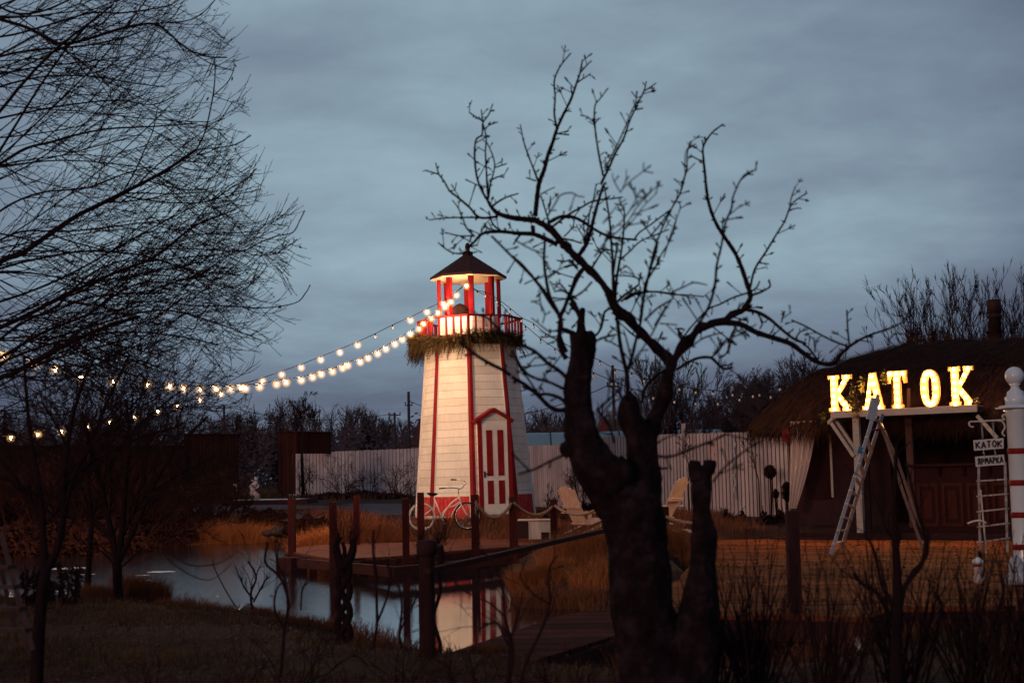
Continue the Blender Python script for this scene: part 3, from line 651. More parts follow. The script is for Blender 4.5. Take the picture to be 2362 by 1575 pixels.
f.tube([(-.57, .05, .33), (-.08, .03, .30)], .011, n=6); f.tube([(-.57, -.05, .33), (-.08, -.03, .30)], .011, n=6)
f.tube([(-.57, .05, .33), (-.20, .02, .60)], .010, n=6); f.tube([(-.57, -.05, .33), (-.20, -.02, .60)], .010, n=6)
f.tube([(-.06, 0, .29), (-.26, 0, .80)], .017, n=8)
f.tube(crom([(-.06, 0, .30), (.02, 0, .46), (.18, 0, .66), (.38, 0, .79)]), .019, n=8)
f.tube(crom([(-.09, 0, .36), (.06, 0, .53), (.25, 0, .59), (.39, 0, .70)]), .014, n=8)
f.tube(crom([(.16, 0, .30), (.22, 0, .44), (.33, 0, .60), (.41, 0, .68)]), .014, n=8)
f.tube([(.355, 0, .86), (.41, 0, .66)], .024, n=8); f.build('frame', BIKEP, bk)
b = MB()
for s in (-1, 1): b.tube(crom([(.405, s*.02, .67), (.43, s*.05, .60), (.57, s*.05, .33)]), .015, n=7)
b.build('fork', BIKEP, bk)
b = MB(); b.tube(crom([(.36, 0, .85), (.35, 0, .95), (.38, 0, 1.00)]), .014, n=7)
for s in (-1, 1): b.tube(crom([(.38, 0, 1.00), (.44, s*.08, 1.02), (.50, s*.20, 1.16), (.36, s*.30, 1.22), (.14, s*.33, 1.23)]) if s > 0 else crom([(.38, 0, 1.00), (.30, -.10, 1.02), (.16, -.24, 1.03), (-.02, -.30, 1.02)]), .013, n=7)
hb = b.build('handlebar', CHROME, bk)
b = MB(); b.tube([(.26, .32, 1.225), (.12, .33, 1.23)], .018, n=7); b.tube([(.06, -.28, 1.025), (-.08, -.31, 1.015)], .018, n=7); b.build('grips', BLACKR, hb)
b = MB(); b.lathe([(.001, -.035), (.05, -.03), (.10, 0), (.10, .03), (.04, .045), (.001, .045)], (0, 0, 0), n=14)
for i, v in enumerate(b.v):
    x, y, z = v; b.v[i] = (-.29+x*1.45-(.02 if x > 0 else 0), y*(.9 if x < 0 else .45), .87+z+(.02 if x < -.05 else 0))
b.build('saddle', BLACKR, bk)
b = MB(); b.box((-.30, .05, .31), (.50, .02, .075)); b.build('chain_guard', BIKEP, bk)
b = MB(); b.lathe([(.09, -.004), (.09, .004)], (-.06, 0, .30), n=20, m=Matrix.Rotation(R(90), 3, 'X')); b.tube([(-.06, -.06, .30), (.02, -.07, .16)], .012, n=6); b.tube([(-.06, .06, .30), (-.14, .07, .44)], .012, n=6)
b.box((.02, -.12, .16), (.09, .08, .02)); b.box((-.14, .12, .44), (.09, .08, .02)); b.build('crankset', CHROME, bk)
b = MB(); b.tube(crom([(-.20, .04, .50), (-.52, .04, .72), (-.80, .04, .58), (-.92, .04, .38)]), .004, n=4); b.build('mudguard_stay', CHROME, bk)

# ------------------------------------------------------------------ garden chairs (fan-back)
def garden_chair(loc, rz, label, m):
    r = empty('garden_chair', loc, rz); tag(r, label, 'garden chair', 'fan-backed wooden garden chairs')
    # local: seat faces +x
    for i in range(6):
        y = -.25+.10*i; top = 1.02+.12*(1-abs(i-2.5)/2.5)**.8; b = MB()
        a = Vector((-.05, y*.72, .30)); e = Vector((-.05-.42*top, y*1.02, .30+top*.78)); b.bar(a, e, .088, .02, up=(1, 0, .5)); b.build('back_slat', m, r)
    b = MB(); b.bar((-.33, -.30, .72), (-.33, .30, .72), .07, .025, up=(1, 0, .5)); b.bar((-.10, -.26, .34), (-.10, .26, .34), .07, .03); b.build('back_rail', m, r)
    b = MB()
    for i in range(6): b.box((.02+.085*i, 0, .33+.022*i), (.075, .52, .02), m=Matrix.Rotation(R(-12), 3, 'Y'))
    b.build('seat', m, r)
    for s in (-1, 1):
        b = MB(); b.box((.12, s*.36, .585), (.78, .13, .022)); b.build('armrest', m, r)
        b = MB(); b.bar((.46, s*.30, 0), (.46, s*.30, .575), .10, .025, up=(0, 1, 0)); b.build('front_leg', m, r)
        b = MB(); b.bar((.50, s*.28, .38), (-.55, s*.28, .03), .12, .03, up=(0, 0, 1)); b.build('rear_leg', m, r)
garden_chair((lambda p: (p.x, p.y, p.z))(P(1346, 1243, 31.8)), R(38), 'left weathered garden chair turned right, seen between two rope posts', CHAIRM)
garden_chair((lambda p: (p.x, p.y, p.z))(P(1530, 1232, 30.0)), R(146), 'right paler garden chair turned left, beside the right edge of the big trunk', CHAIRW)

# ------------------------------------------------------------------ white box by the dock
p = P(1238, 1243, 31.0); bx = empty('wooden_box', p, R(-10)); tag(bx, 'white wooden box with a dark side and a small square opening, between two rope posts', 'box')
b = MB(); b.box((.14, 0, .20), (.52, .45, .38)); b.build('box_body', CHAIRW, bx)
b = MB(); b.box((-.28, -.02, .21), (.27, .45, .36)); b.build('box_side', PWALL, bx)
b = MB(); b.box((.22, -.24, .08), (.16, .03, .15)); b.build('opening', DINT, bx)
b = MB(); b.box((0, 0, .415), (.84, .50, .025)); b.box((-.415, -.236, .2), (.02, .02, .40)); b.box((.405, -.236, .2), (.02, .02, .40)); b.box((-.12, -.236, .2), (.02, .02, .40)); b.build('edge_trim', CHAIRW, bx)
# stones
def stone(px, py, d, sx, sz, label, m=STONE, grp='stones by the water', seed=1):
    p = P(px, py, d); b = MB(); rg = random.Random(seed)
    b.lathe([(max(.01, sx*math.sin(math.pi*i/8)), -sz*math.cos(math.pi*i/8)) for i in range(9)], n=12)
    b.v = [(x*(1+.2*math.sin(3*y/sx+seed)+rg.uniform(-.06, .06)), y*(.7+rg.uniform(-.05, .05)), z*(1+rg.uniform(-.08, .08))) for x, y, z in b.v]
    o = b.build('stone', m); o.location = (p.x, p.y, p.z); o.rotation_euler = (0, R(rg.uniform(-8, 8)), R(rg.uniform(0, 60))); tag(o, label, 'stone', grp)
stone(642, 1226, 41, .34, .15, 'pale mossy stone on the far shore beside the left corner post of the dock', seed=3)
stone(618, 1229, 41.5, .20, .10, 'low flat stone left of the pale mossy stone', seed=5)
stone(1955, 1528, 11.4, .13, .045, 'shiny wet stone lying in the dark grass at bottom right', WSTONE, seed=7)
stone(2020, 1532, 11.4, .07, .03, 'small wet stone just right of the shiny one at bottom right', WSTONE, seed=9)
stone(572, 1420, 17.0, .17, .14, 'dark rounded stone on the near shore among the thin shoots', WSTONE, seed=11)

# ------------------------------------------------------------------ boardwalk in the foreground and the plaza deck
bw = empty('boardwalk', gd(1190, 1500)); o = bw.location.copy(); tag(bw, 'narrow mauve plank boardwalk crossing the pond in the foreground', 'boardwalk')
q = [gd(980, 1523), gd(1185, 1455), gd(1295, 1418), gd(1425, 1400), gd(1640, 1398), gd(1600, 1440), gd(1440, 1458), gd(1215, 1528), gd(1185, 1575), gd(960, 1575)]
b = MB(); b.prism(q, Vector((0, 0, -.04)), Vector((0, 0, 0)))
DK2 = board_mat('boardwalk_planks', (.130, .037, .034), (.065, .020, .020), 1, .42, line=(.008, .003, .004), lw=.10, rough=.95, grain=(1, 8, 1), scale=3, spec=.01, blotch=.45)
b.build('deck_boards', DK2, bw, o)
b = MB()
for i in (5, 6, 7): b.bar(q[i]-Vector((0, 0, .12)), q[i+1]-Vector((0, 0, .12)), .05, .14)
b.build('fascia', FASC, bw, o); b = MB()
for i in (0, 1, 2): b.bar(q[i]-Vector((0, 0, .12)), q[i+1]-Vector((0, 0, .12)), .05, .14)
b.build('fascia', FASC, bw, o)
for (x, y) in ((1400, 1480), (1230, 1455), (1060, 1505), (1330, 1500)):
    p = gd(x, y, .2); b = MB(); b.box((p.x, p.y, -.1), (.11, .11, .62)); b.build('pile', FASC, bw, o)
p0, p1 = P(1360, 1498, 14.0), P(1395, 1524, 13.6)
b = MB(); b.tube(crom([P(1330, 1492, 14.0), P(1362, 1502, 13.8), P(1392, 1524, 13.6)]), .03, n=6); b.build('curved_brace', POST, bw, o)
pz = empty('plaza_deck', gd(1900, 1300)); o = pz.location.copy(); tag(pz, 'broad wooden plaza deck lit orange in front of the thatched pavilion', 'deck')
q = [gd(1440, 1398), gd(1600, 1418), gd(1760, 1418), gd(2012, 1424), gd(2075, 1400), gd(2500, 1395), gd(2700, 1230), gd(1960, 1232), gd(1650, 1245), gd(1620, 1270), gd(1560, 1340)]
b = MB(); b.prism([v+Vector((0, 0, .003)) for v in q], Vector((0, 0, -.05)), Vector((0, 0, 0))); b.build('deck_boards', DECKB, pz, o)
b = MB()
for i in (1, 2, 3, 4): b.bar(q[i]-Vector((0, 0, .15)), q[i+1]-Vector((0, 0, .15)), .05, .2)
b.build('fascia', FASC, pz, o)
for (x, d) in ((1560, 15.3), (1745, 15.3), (1850, 14.7), (1990, 14.3)):
    p = P(x, 1400, d); b = MB(); b.box((p.x, p.y+.1, -.05), (.13, .13, .62)); b.build('pile', FASC, pz, o)
b = MB(); b.bar(P(1975, 1475, 14.0), P(1998, 1535, 12.0), .05, .05); tag(b.build('plank', CHAIRM, org=P(1998, 1535, 12)), 'loose plank leaning under the edge of the plaza deck', 'plank')
def litter(name, n, xr, yr, cond, z0, m, label, smin=.02, smax=.05):
    x, y, z = scatter(n, xr, yr, cond); b = MB(); rg = random.Random(3)
    for i in range(len(x)):
        zz_ = (z[i] if z0 is None else z0)+rg.uniform(.004, .02); sz = rg.uniform(smin, smax); a = rg.uniform(0, 6.28); c = Vector((x[i], y[i], zz_)); u = Vector((math.cos(a), math.sin(a), rg.uniform(-.2, .5)))*sz; v = Vector((-math.sin(a), math.cos(a), rg.uniform(-.3, .3)))*sz*.45
        b.add([c-u, c+v, c+u, c-v], [(0, 1, 2, 3)])
    return tag(b.build(name, m), label, 'leaves', kind='stuff')
LITT = mat('dead_leaves', (.075, .030, .018), (.020, .009, .008), rough=.8, scale=1.5, world=True)
LITT2 = mat('pale_dead_leaves', (.20, .085, .040), (.07, .030, .018), rough=.7, scale=1.5, world=True)
litter('leaf_litter', 4200, (2.5, 10.5), (15, 30.5), lambda x, y, s: (x > 1.8+(y-16)*.12+.5) & (NR.rand(len(x)) < .4+.6*(vnoise(x, y, 1.3, 9) > 0)), DZ, LITT, 'dark fallen leaves scattered over the plaza deck')
litter('leaf_litter', 9000, (-9, 6), (9, 20), lambda x, y, s: (s > .1) & (abs(x) < y*.4), None, LITT2, 'fallen leaves in the grass of the near bank', .012, .032)
# handrail with its posts
hr = empty('handrail', P(985, 1545, 11.6)); o = hr.location.copy(); tag(hr, 'dark slanting wooden handrail of the boardwalk with a thick post at its left end', 'handrail')
b = MB(); b.bar(P(985, 1317, 11.5), P(1400, 1222, 15.5), .05, .045); b.build('rail', FASC, hr, o)
b = MB(); t = P(985, 1262, 11.6); bt = P(986, 1560, 11.6)
b.tube([bt, bt.lerp(t, .3), bt.lerp(t, .6), bt.lerp(t, .9), t], [.068, .066, .064, .063, .068], n=8); b.build('post', DPOST, hr, o)
b = MB(); b.tube([t-Vector((0, 0, .08)), t-Vector((0, 0, .03)), t+Vector((0, 0, .05)), t+Vector((0, 0, .06))], [.06, .09, .085, .05], n=9); b.build('post_cap', DPOST, hr, o)
post(1826, 1181, 14.8, 27, .25, 'dark square post at the front edge of the plaza deck', DPOST, 'posts of the plaza deck', 'deck_post')

# ------------------------------------------------------------------ fences
VDARK = mat('gap_darkener_black', (.012, .007, .009), (.008, .005, .006), rough=1, spec=0)
def board_fence(a, ztop_a, b_, ztop_b, label, m, bw_=.125, gap=.048, name='board_fence', grp=None, rails=True, low=None):
    """a, b_: (px, dist) ends"""
    pa, pb = gpt(*a), gpt(*b_); L_ = Vector((pb.x-pa.x, pb.y-pa.y, 0)); n = int(L_.length/(bw_+gap)); dr_ = L_.normalized(); nm = Vector((dr_.y, -dr_.x, 0))
    r = empty(name, pa); tag(r, label, 'fence', grp)
    bb = MB()
    for i in range(n):
        t = (i+.5)/n; c = pa.lerp(pb, t); top = ztop_a+(ztop_b-ztop_a)*t+RNG.uniform(-.012, .012); z0 = (low if low else gz1(c.x, c.y)-.02); c = Vector((c.x, c.y, 0))
        bb.bar(Vector((c.x, c.y, z0))+nm*RNG.uniform(-.004, .004), Vector((c.x, c.y, top)), bw_, .022, up=nm)
    bb.build('boards', m, r, pa)
    bk_ = MB(); o2_ = nm*-.03; bk_.prism([Vector((pa.x, pa.y, gz1(pa.x, pa.y))), Vector((pb.x, pb.y, gz1(pb.x, pb.y))), Vector((pb.x, pb.y, ztop_b-.04)), Vector((pa.x, pa.y, ztop_a-.04))], o2_, o2_*1.3); bk_.build('gap_darkener', VDARK, r, pa)  # black sheet added behind the boards so the gaps read dark
    if rails:
        for k in (.25, .8):
            rb = MB(); za = gz1(pa.x, pa.y); zb = gz1(pb.x, pb.y); off = nm*-.07
            rb.bar(Vector((pa.x, pa.y, za+(ztop_a-za)*k))+off, Vector((pb.x, pb.y, zb+(ztop_b-zb)*k))+off, .04, .08); rb.build('rail', m, r, pa)
    return r
board_fence((1190, 52), 2.95, (1345, 46.5), 2.84, 'left lower stretch of the pale board fence, directly right of the lighthouse', FENCE, grp='stretches of the pale board fence')
board_fence((1345, 46.3), 3.07, (1860, 36.0), 2.84, 'long higher stretch of pale board fence between the big trunk and the pavilion', FENCE, grp='stretches of the pale board fence')
board_fence((665, 73), 3.30, (985, 70), 3.36, 'greyish pale board fence left of the lighthouse behind bare shrubs', FENCEB, .17, .012)
for (px, d, t, lb) in ((1580, 41.5, 978, 'pale fence post standing above the long pale fence'), (1737, 38.5, 982, 'pale fence post end beside the thatched eave')):
    p = gpt(px, d-.15); tp = P(px, t, d-.15); b = MB(); b.box((0, 0, (tp.z-p.z)/2), (.11, .06, tp.z-p.z)); b.box((0, 0, tp.z-p.z+.01), (.13, .08, .02)); o = b.build('fence_post', FENCE); o.location = p; tag(o, lb, 'post', 'pale fence posts')
def wall_panel(a, b_, yt, yb, label, m=REDFENCE, name='board_wall', th=.3):
    d0, d1 = a[1], b_[1]; pa, pb = P(a[0], yt, d0), P(b_[0], yt, d1); qa, qb = P(a[0], yb, d0), P(b_[0], yb, d1)
    r = empty(name, qa); tag(r, label, 'wall', 'red-brown board walls at the far side'); bb = MB(); dr_ = (pb-pa).normalized(); nm = Vector((-dr_.y, dr_.x, 0))*th
    n = max(3, int((pb-pa).length/.16))
    for i in range(n):
        t0 = i/n; t1 = (i+.9)/n; f = nm*-.03*(i % 2)
        bb.prism([qa.lerp(qb, t0), qa.lerp(qb, t1), pa.lerp(pb, t1), pa.lerp(pb, t0)], f, nm*.5)
    bb.build('boards', m, r, qa); cb = MB(); cb.bar(pa+nm*.3+Vector((0, 0, .03)), pb+nm*.3+Vector((0, 0, .03)), th*1.2, .06); cb.build('top_board', m, r, qa)
    return r
DKFENCE = board_mat('dark_brown_boards', (.045, .014, .012), (.026, .009, .009), 0, .12, line=(.008, .004, .004), lw=.12, rough=.9, grain=(3, 3, .5), scale=2)
wall_panel((425, 63), (551, 64), 1003, 1136, 'wide dark board wall left of the gap in the fence', DKFENCE)
wall_panel((-60, 58), (424, 62.8), 1030, 1150, 'dark board wall behind the shrubs at far left', DKFENCE)
wall_panel((641, 66), (683, 66.2), 997, 1139, 'narrow red-brown board pillar right of the gap in the fence')
wall_panel((684, 70.5), (764, 72), 998, 1046, 'red-brown board panel rising above the left end of the grey fence', th=.15)

# ------------------------------------------------------------------ pool and statues at the back
p = P(585, 1153, 49.5); pb_ = empty('garden_pool', p); tag(pb_, 'shallow rectangular garden pool with dark rim and pale surface behind the left far shore', 'pool')
b = MB(); b.box((p.x+.5, p.y+.6, p.z-.08), (2.9, 2.6, .16)); b.build('rim', FASC, pb_, p)
b = MB(); b.box((p.x+.5, p.y+.6, p.z+.006), (2.3, 2.0, .012)); b.build('pool_surface', ICE, pb_, p)
def statue(px, pb0, pt, d, label, tilt=0.0):
    p = P(px, pb0, d); h = (pb0-pt)/F*d; b = MB()
    pr = [(.20, 0), (.20, .06), (.11, .10), (.17, .20), (.19, .30), (.13, .42), (.09, .50), (.15, .58), (.17, .66), (.10, .76), (.07, .80), (.09, .86), (.08, .93), (.03, 1.0)]
    b.lathe([(r_*h*.9, z_*h) for r_, z_ in pr], n=12)
    b.v = [(x+.07*h*math.sin(z/h*9), y+.04*h*math.cos(z/h*11), z) for x, y, z in b.v]
    b.tube(crom([Vector((.16*h*math.cos(a*1.4), .16*h*math.sin(a*1.4), .08*h+a*h*.13)) for a in range(7)]), .035*h, n=6)
    o = b.build('garden_statue', STATUE); o.location = p; o.rotation_euler = (0, tilt, .4); tag(o, label, 'statue', 'pale twisted garden statues')
statue(587, 1158, 1099, 49, 'upright pale twisted statue in front of the garden pool')
statue(430, 1150, 1114, 47, 'leaning pale statue among dark shrubs, left of the garden pool', R(-28))
b = MB(); a = P(545, 1135, 60); b.tube(crom([a, P(545, 1122, 60), P(543, 1118, 60), P(538, 1118, 60)]), .03, n=5); tag(b.build('standpipe', WHITE, org=a), 'small pale bent standpipe by the dark board wall', 'pipe')

# ------------------------------------------------------------------ polytunnel, houses, poles behind
p0 = P(1215, 1031, 66); gh = empty('polytunnel', p0); tag(gh, 'pale rounded polytunnel behind the fence right of the lighthouse', 'greenhouse')
b = MB(); n = 14; x0, x1 = p0.x-.5, p0.x+9; rr = 1.05; zb = p0.z-1.3
sec = [(math.cos(math.pi*i/n)*-1.6, math.sin(math.pi*i/n)**.7*1.95) for i in range(n+1)]
vs = [(xx, p0.y+s_[0], zb+s_[1]) for xx in (x0, x1) for s_ in sec]
b.add(vs, [(i, i+1, n+1+i+1, n+1+i) for i in range(n)]+[tuple(range(n+1)), tuple(range(n+1, 2*n+2))], True); b.build('film', GLASSH, gh, p0)
for k in range(7):
    xx = x0+.02+(x1-x0-.04)*k/6; b = MB(); b.tube([(xx, p0.y+s_[0]*1.01, zb+s_[1]*1.01) for s_ in sec], .03, n=4); b.build('hoop', POLE, gh, p0)
b = MB(); b.lathe([(.01, 0), (.4, 0), (.42, .05)], (x0+3.3, p0.y-1.5, zb+1.15), n=14, m=Matrix.Rotation(R(90), 3, 'X')); b.build('vent', HOUSER, gh, p0)
def house(px, yt, wpx, d, label, wm, rm):
    p = P(px, yt, d); wd = wpx/F*d; g0 = 1.2; r = empty('house', (p.x, p.y, g0)); tag(r, label, 'house', 'distant houses'); he = (p.z-g0)*.6
    b = MB(); b.box((0, 3, he/2), (wd, 6, he)); b.build('wall', wm, r)
    b = MB(); b.prism([Vector((-wd*.58, -.4, he)), Vector((wd*.58, -.4, he)), Vector((0, -.4, p.z-g0))], Vector((0, 0, 0)), Vector((0, 7, 0))); b.build('roof', rm, r)
    b = MB(); b.box((-wd*.2, -.02, he*.5), (wd*.16, .05, he*.35)); b.box((wd*.2, -.02, he*.5), (wd*.16, .05, he*.35)); b.build('window', DINT, r)
house(968, 965, 40, 130, 'grey distant house with a dark roof just left of the lighthouse', HOUSEW, HOUSER)
house(1392, 968, 60, 120, 'reddish distant house half hidden behind the forked trunk', HOUSER, mat('red_roof', (.13, .035, .035), rough=.9))
def pole(px, top, d, wpx, arms, label):
    p = gpt(px, d); t = P(px, top, d); h = t.z-p.z; r_ = wpx/F*d/2; r = empty('utility_pole', p); tag(r, label, 'utility pole', 'utility poles')
    b = MB(); b.tube([(0, 0, 0), (0, 0, h*.6), (0, 0, h)], [r_*1.15, r_, r_*.9], n=7); b.build('shaft', POLE, r)
    for (f_, wd) in arms:
        b = MB(); b.box((0, 0, h-f_*h), (wd, .10, .08)); b.build('crossarm', POLE, r)
        for s in (-1, 0, 1):
            b = MB(); b.lathe([(.03, 0), (.05, .08), (.03, .16)], (s*wd*.45, 0, h-f_*h+.06), n=6); b.build('insulator', POLE, r)
pole(945, 903, 95, 7, ((.14, .5), (.42, .9), (.5, .7)), 'thick utility pole left of the lighthouse')
pole(912, 952, 105, 6, ((.03, .9),), 'short pale utility pole between the thick one and the shrubs')
pole(517, 935, 120, 6, ((.03, 1.1),), 'utility pole with a short crossarm above the dark board wall')
pole(1420, 842, 70, 7, ((.17, .6),), 'tall utility pole seen in the fork of the big tree')
pole(1437, 1000, 72, 5, ((.1, .4),), 'short pole close to the tall pole in the tree fork')
def wire(a, b_, sag, label):
    a, b_ = P(*a), P(*b_); pts = [a.lerp(b_, t/16)-Vector((0, 0, sag*4*(t/16)*(1-t/16))) for t in range(17)]; m = MB(); m.tube(pts, .022, n=4); tag(m.build('power_line', CABLE, org=a), label, 'wire', 'overhead wires')
wire((-100, 905, 118), (517, 935, 120), .5, 'overhead wire left of the crossarm pole, mostly behind branches')
wire((517, 935, 120), (912, 953, 105), .8, 'overhead wire between the crossarm pole and the short pale pole')
wire((945, 925, 95), (1420, 880, 70), 1.4, 'overhead wire passing behind the lighthouse to the tall pole')
# ------------------------------------------------------------------ generic bare trees
def grow(mb, p, d, L_, r, lv, rg, up=.12, wander=.18, kids_=6, ratio=.62, ang=38, nseg=5, rmin=.004, stop=None, curve=None):
    pts = [p]; q = p; dd = d.normalized(); dirs = []
    for i in range(nseg):
        dd = (dd+Vector((rg.gauss(0, wander), rg.gauss(0, wander), rg.gauss(0, wander)+up))).normalized()
        q = q+dd*(L_/nseg); pts.append(q); dirs.append(dd)
        if stop and stop(q): break
    k = len(pts); r1 = max(rmin*.6, r*.25 if lv > 0 else rmin*.5)
    mb.tube(pts, [r+(r1-r)*i/(k-1) for i in range(k)], n=(6 if r > .05 else 4 if r > .015 else 3), cap=False)
    if lv <= 0: return
    for j in range(kids_):
        t = rg.uniform(.22, 1.0)*(k-1); i = min(int(t), k-2); b0 = pts[i].lerp(pts[i+1], t-i); base = dirs[min(i, len(dirs)-1)]
        ax = base.orthogonal().normalized(); ax = Matrix.Rotation(rg.uniform(0, 6.283), 3, base) @ ax
        nd = Matrix.Rotation(R(ang*rg.uniform(.6, 1.3)), 3, ax) @ base
        grow(mb, b0, nd, L_*ratio*rg.uniform(.7, 1.15)*(1-.35*t/(k-1)), max(rmin, (r+(r1-r)*t/(k-1))*.62), lv-1, rg, up, wander, kids_, ratio, ang, nseg, rmin, stop)
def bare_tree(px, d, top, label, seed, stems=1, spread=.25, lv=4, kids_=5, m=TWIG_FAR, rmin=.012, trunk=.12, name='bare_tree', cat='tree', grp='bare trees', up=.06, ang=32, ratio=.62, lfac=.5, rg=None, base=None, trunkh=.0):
    p = base or gpt(px, d); h = P(px, top, d).z-p.z; rg = random.Random(seed); r = empty(name, p); tag(r, label, cat, grp)
    tb = MB(); cr_ = MB()
    for s in range(stems):
        a = rg.uniform(0, 6.283); d0 = Vector((math.cos(a)*spread*rg.uniform(.2, 1), math.sin(a)*spread*rg.uniform(.2, 1), 1)).normalized()
        t0 = Vector((d0.x*.1, d0.y*.1, 0)); th = h*(trunkh or .18)
        tb.tube([t0-Vector((0, 0, .15)), t0+d0*th*.5, t0+d0*th], [trunk*1.2, trunk, trunk*.85], n=7)
        grow(cr_, t0+d0*th*.9, d0, h*lfac, trunk*.85, lv, rg, up, .13, kids_, ratio, ang, 5, rmin)
    # fit the crown to the wanted height
    zmax = max(v[2] for v in cr_.v); k = h/zmax
    cr_.v = [(x*k, y*k, z*k) if True else None for x, y, z in cr_.v]; tb.v = [(x*k, y*k, z*k) for x, y, z in tb.v]
    tb.build('trunk', m, r); cr_.build('crown', m, r); return r
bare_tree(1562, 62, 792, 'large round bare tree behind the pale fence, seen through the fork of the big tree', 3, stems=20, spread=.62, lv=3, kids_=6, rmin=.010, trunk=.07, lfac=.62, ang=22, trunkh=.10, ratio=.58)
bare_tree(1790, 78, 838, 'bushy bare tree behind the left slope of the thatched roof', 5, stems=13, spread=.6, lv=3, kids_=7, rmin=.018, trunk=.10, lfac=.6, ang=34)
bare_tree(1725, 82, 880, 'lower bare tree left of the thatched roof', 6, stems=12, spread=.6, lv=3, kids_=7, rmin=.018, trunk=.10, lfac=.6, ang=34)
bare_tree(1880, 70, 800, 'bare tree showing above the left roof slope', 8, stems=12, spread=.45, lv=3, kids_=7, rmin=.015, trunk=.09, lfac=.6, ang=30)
bare_tree(2200, 44, 605, 'upright bare willow behind the roof, left of the chimney', 9, stems=26, spread=.38, lv=3, kids_=5, rmin=.008, trunk=.05, lfac=.75, ang=18, m=TWIG, ratio=.5, up=.10)
bare_tree(2330, 45, 600, 'upright bare willow behind the chimney at the right edge', 10, stems=24, spread=.34, lv=3, kids_=5, rmin=.008, trunk=.05, lfac=.75, ang=18, m=TWIG, ratio=.5, up=.10)
bare_tree(700, 68, 897, 'slender bare tree rising above the left end of the grey fence', 12, stems=1, spread=.05, lv=4, kids_=5, rmin=.014, trunk=.09, lfac=.55, m=TWIG, trunkh=.5, ang=36)
bare_tree(655, 75, 925, 'smaller crooked bare tree left of the slender one', 15, stems=2, spread=.3, lv=3, kids_=5, rmin=.014, trunk=.07, lfac=.55, m=TWIG, trunkh=.4, ang=42)
# curly shrubs against the left fence, small trees against the right fence
def shrub(px, d, top, label, seed, m=TWIG, stems=9, spread=.7, lv=2, kids_=5, rmin=.006, grp='bare shrubs along the fences', wander=.28, name='bare_shrub', trunk=.022, up=.04, cat='shrub', ang=34, lean=(0, 0), ratio=.6, foot=.10):
    p = gpt(px, d); h = P(px, top, d).z-p.z; rg = random.Random(seed); mb = MB()
    for s in range(stems):
        a = rg.uniform(0, 6.283); q = spread*rg.uniform(.1, 1)
        grow(mb, Vector((math.cos(a)*foot, math.sin(a)*foot, -.05)), Vector((math.cos(a)*q+lean[0], math.sin(a)*q+lean[1], 1)), h*rg.uniform(.65, 1.0), trunk, lv, rg, up, wander, kids_, ratio, ang, 7, rmin)
    zmax = max(v[2] for v in mb.v); k = h/zmax; mb.v = [(x*k, y*k, z*k) for x, y, z in mb.v]
    o = mb.build(name, m); o.location = p; return tag(o, label, cat, grp)
shrub(705, 67, 1045, 'curly bare shrub at the left end of the grey fence', 21, stems=10)
shrub(790, 67, 1040, 'widest curly bare shrub in front of the middle of the grey fence', 22, stems=12, spread=1.1)
shrub(850, 67, 1060, 'low curly shrub with an outstretched branch before the grey fence', 24, stems=6, spread=1.2)
shrub(915, 66, 1035, 'curly bare shrub nearest the lighthouse on its left', 23, stems=10)
shrub(948, 42, 1085, 'dark leafy shrub touching the left edge of the lighthouse', 27, stems=7, spread=.25, m=HERB)
shrub(1335, 44.5, 1060, 'bare shrub before the fence, left of the forked trunk', 28, stems=10, spread=.4, wander=.15)
shrub(1265, 45, 1110, 'small bare shrub before the fence just right of the lighthouse', 31, stems=6, spread=.5, wander=.15)
for (px, top, sd, lb, hh) in ((1588, 1005, 41, 'small round-headed bare sapling under the tall fence post', 40), (1750, 1000, 42, 'small round-headed bare sapling nearest the curtain', 37.2)):
    bare_tree(px, hh, top, lb, sd, stems=1, spread=.03, lv=4, kids_=4, rmin=.005, trunk=.022, lfac=.50, m=TWIG, trunkh=.45, ang=28, up=.03, grp='small bare saplings before the fence', name='sapling')
# striped garden poles before the fence
STRP = mat('black_white_stripes', (.6, .6, .66), (.02, .02, .03), rough=.6, scale=18, stretch=(2, 2, .8)); STRR = mat('red_white_stripes', (.62, .5, .5), (.45, .03, .03), rough=.6, scale=18, stretch=(2, 2, .8))
for (px, top, bot, d, m_, lb) in ((1696, 1008, 1150, 38.6, STRP, 'thin birch-patterned black and white garden pole before the long pale fence'), (1648, 1004, 1105, 39.6, STRR, 'thin red and white twisted ribbon hanging on the long pale fence')):
    a, c_ = P(px, bot, d), P(px-2, top, d); b = MB(); pts = [a.lerp(c_, t/16)+Vector((.03*math.sin(t*1.9), 0, 0)) for t in range(17)]; b.tube(pts, .035, n=6); tag(b.build('garden_pole', m_, org=a), lb, 'pole', 'decorated poles on the fence')
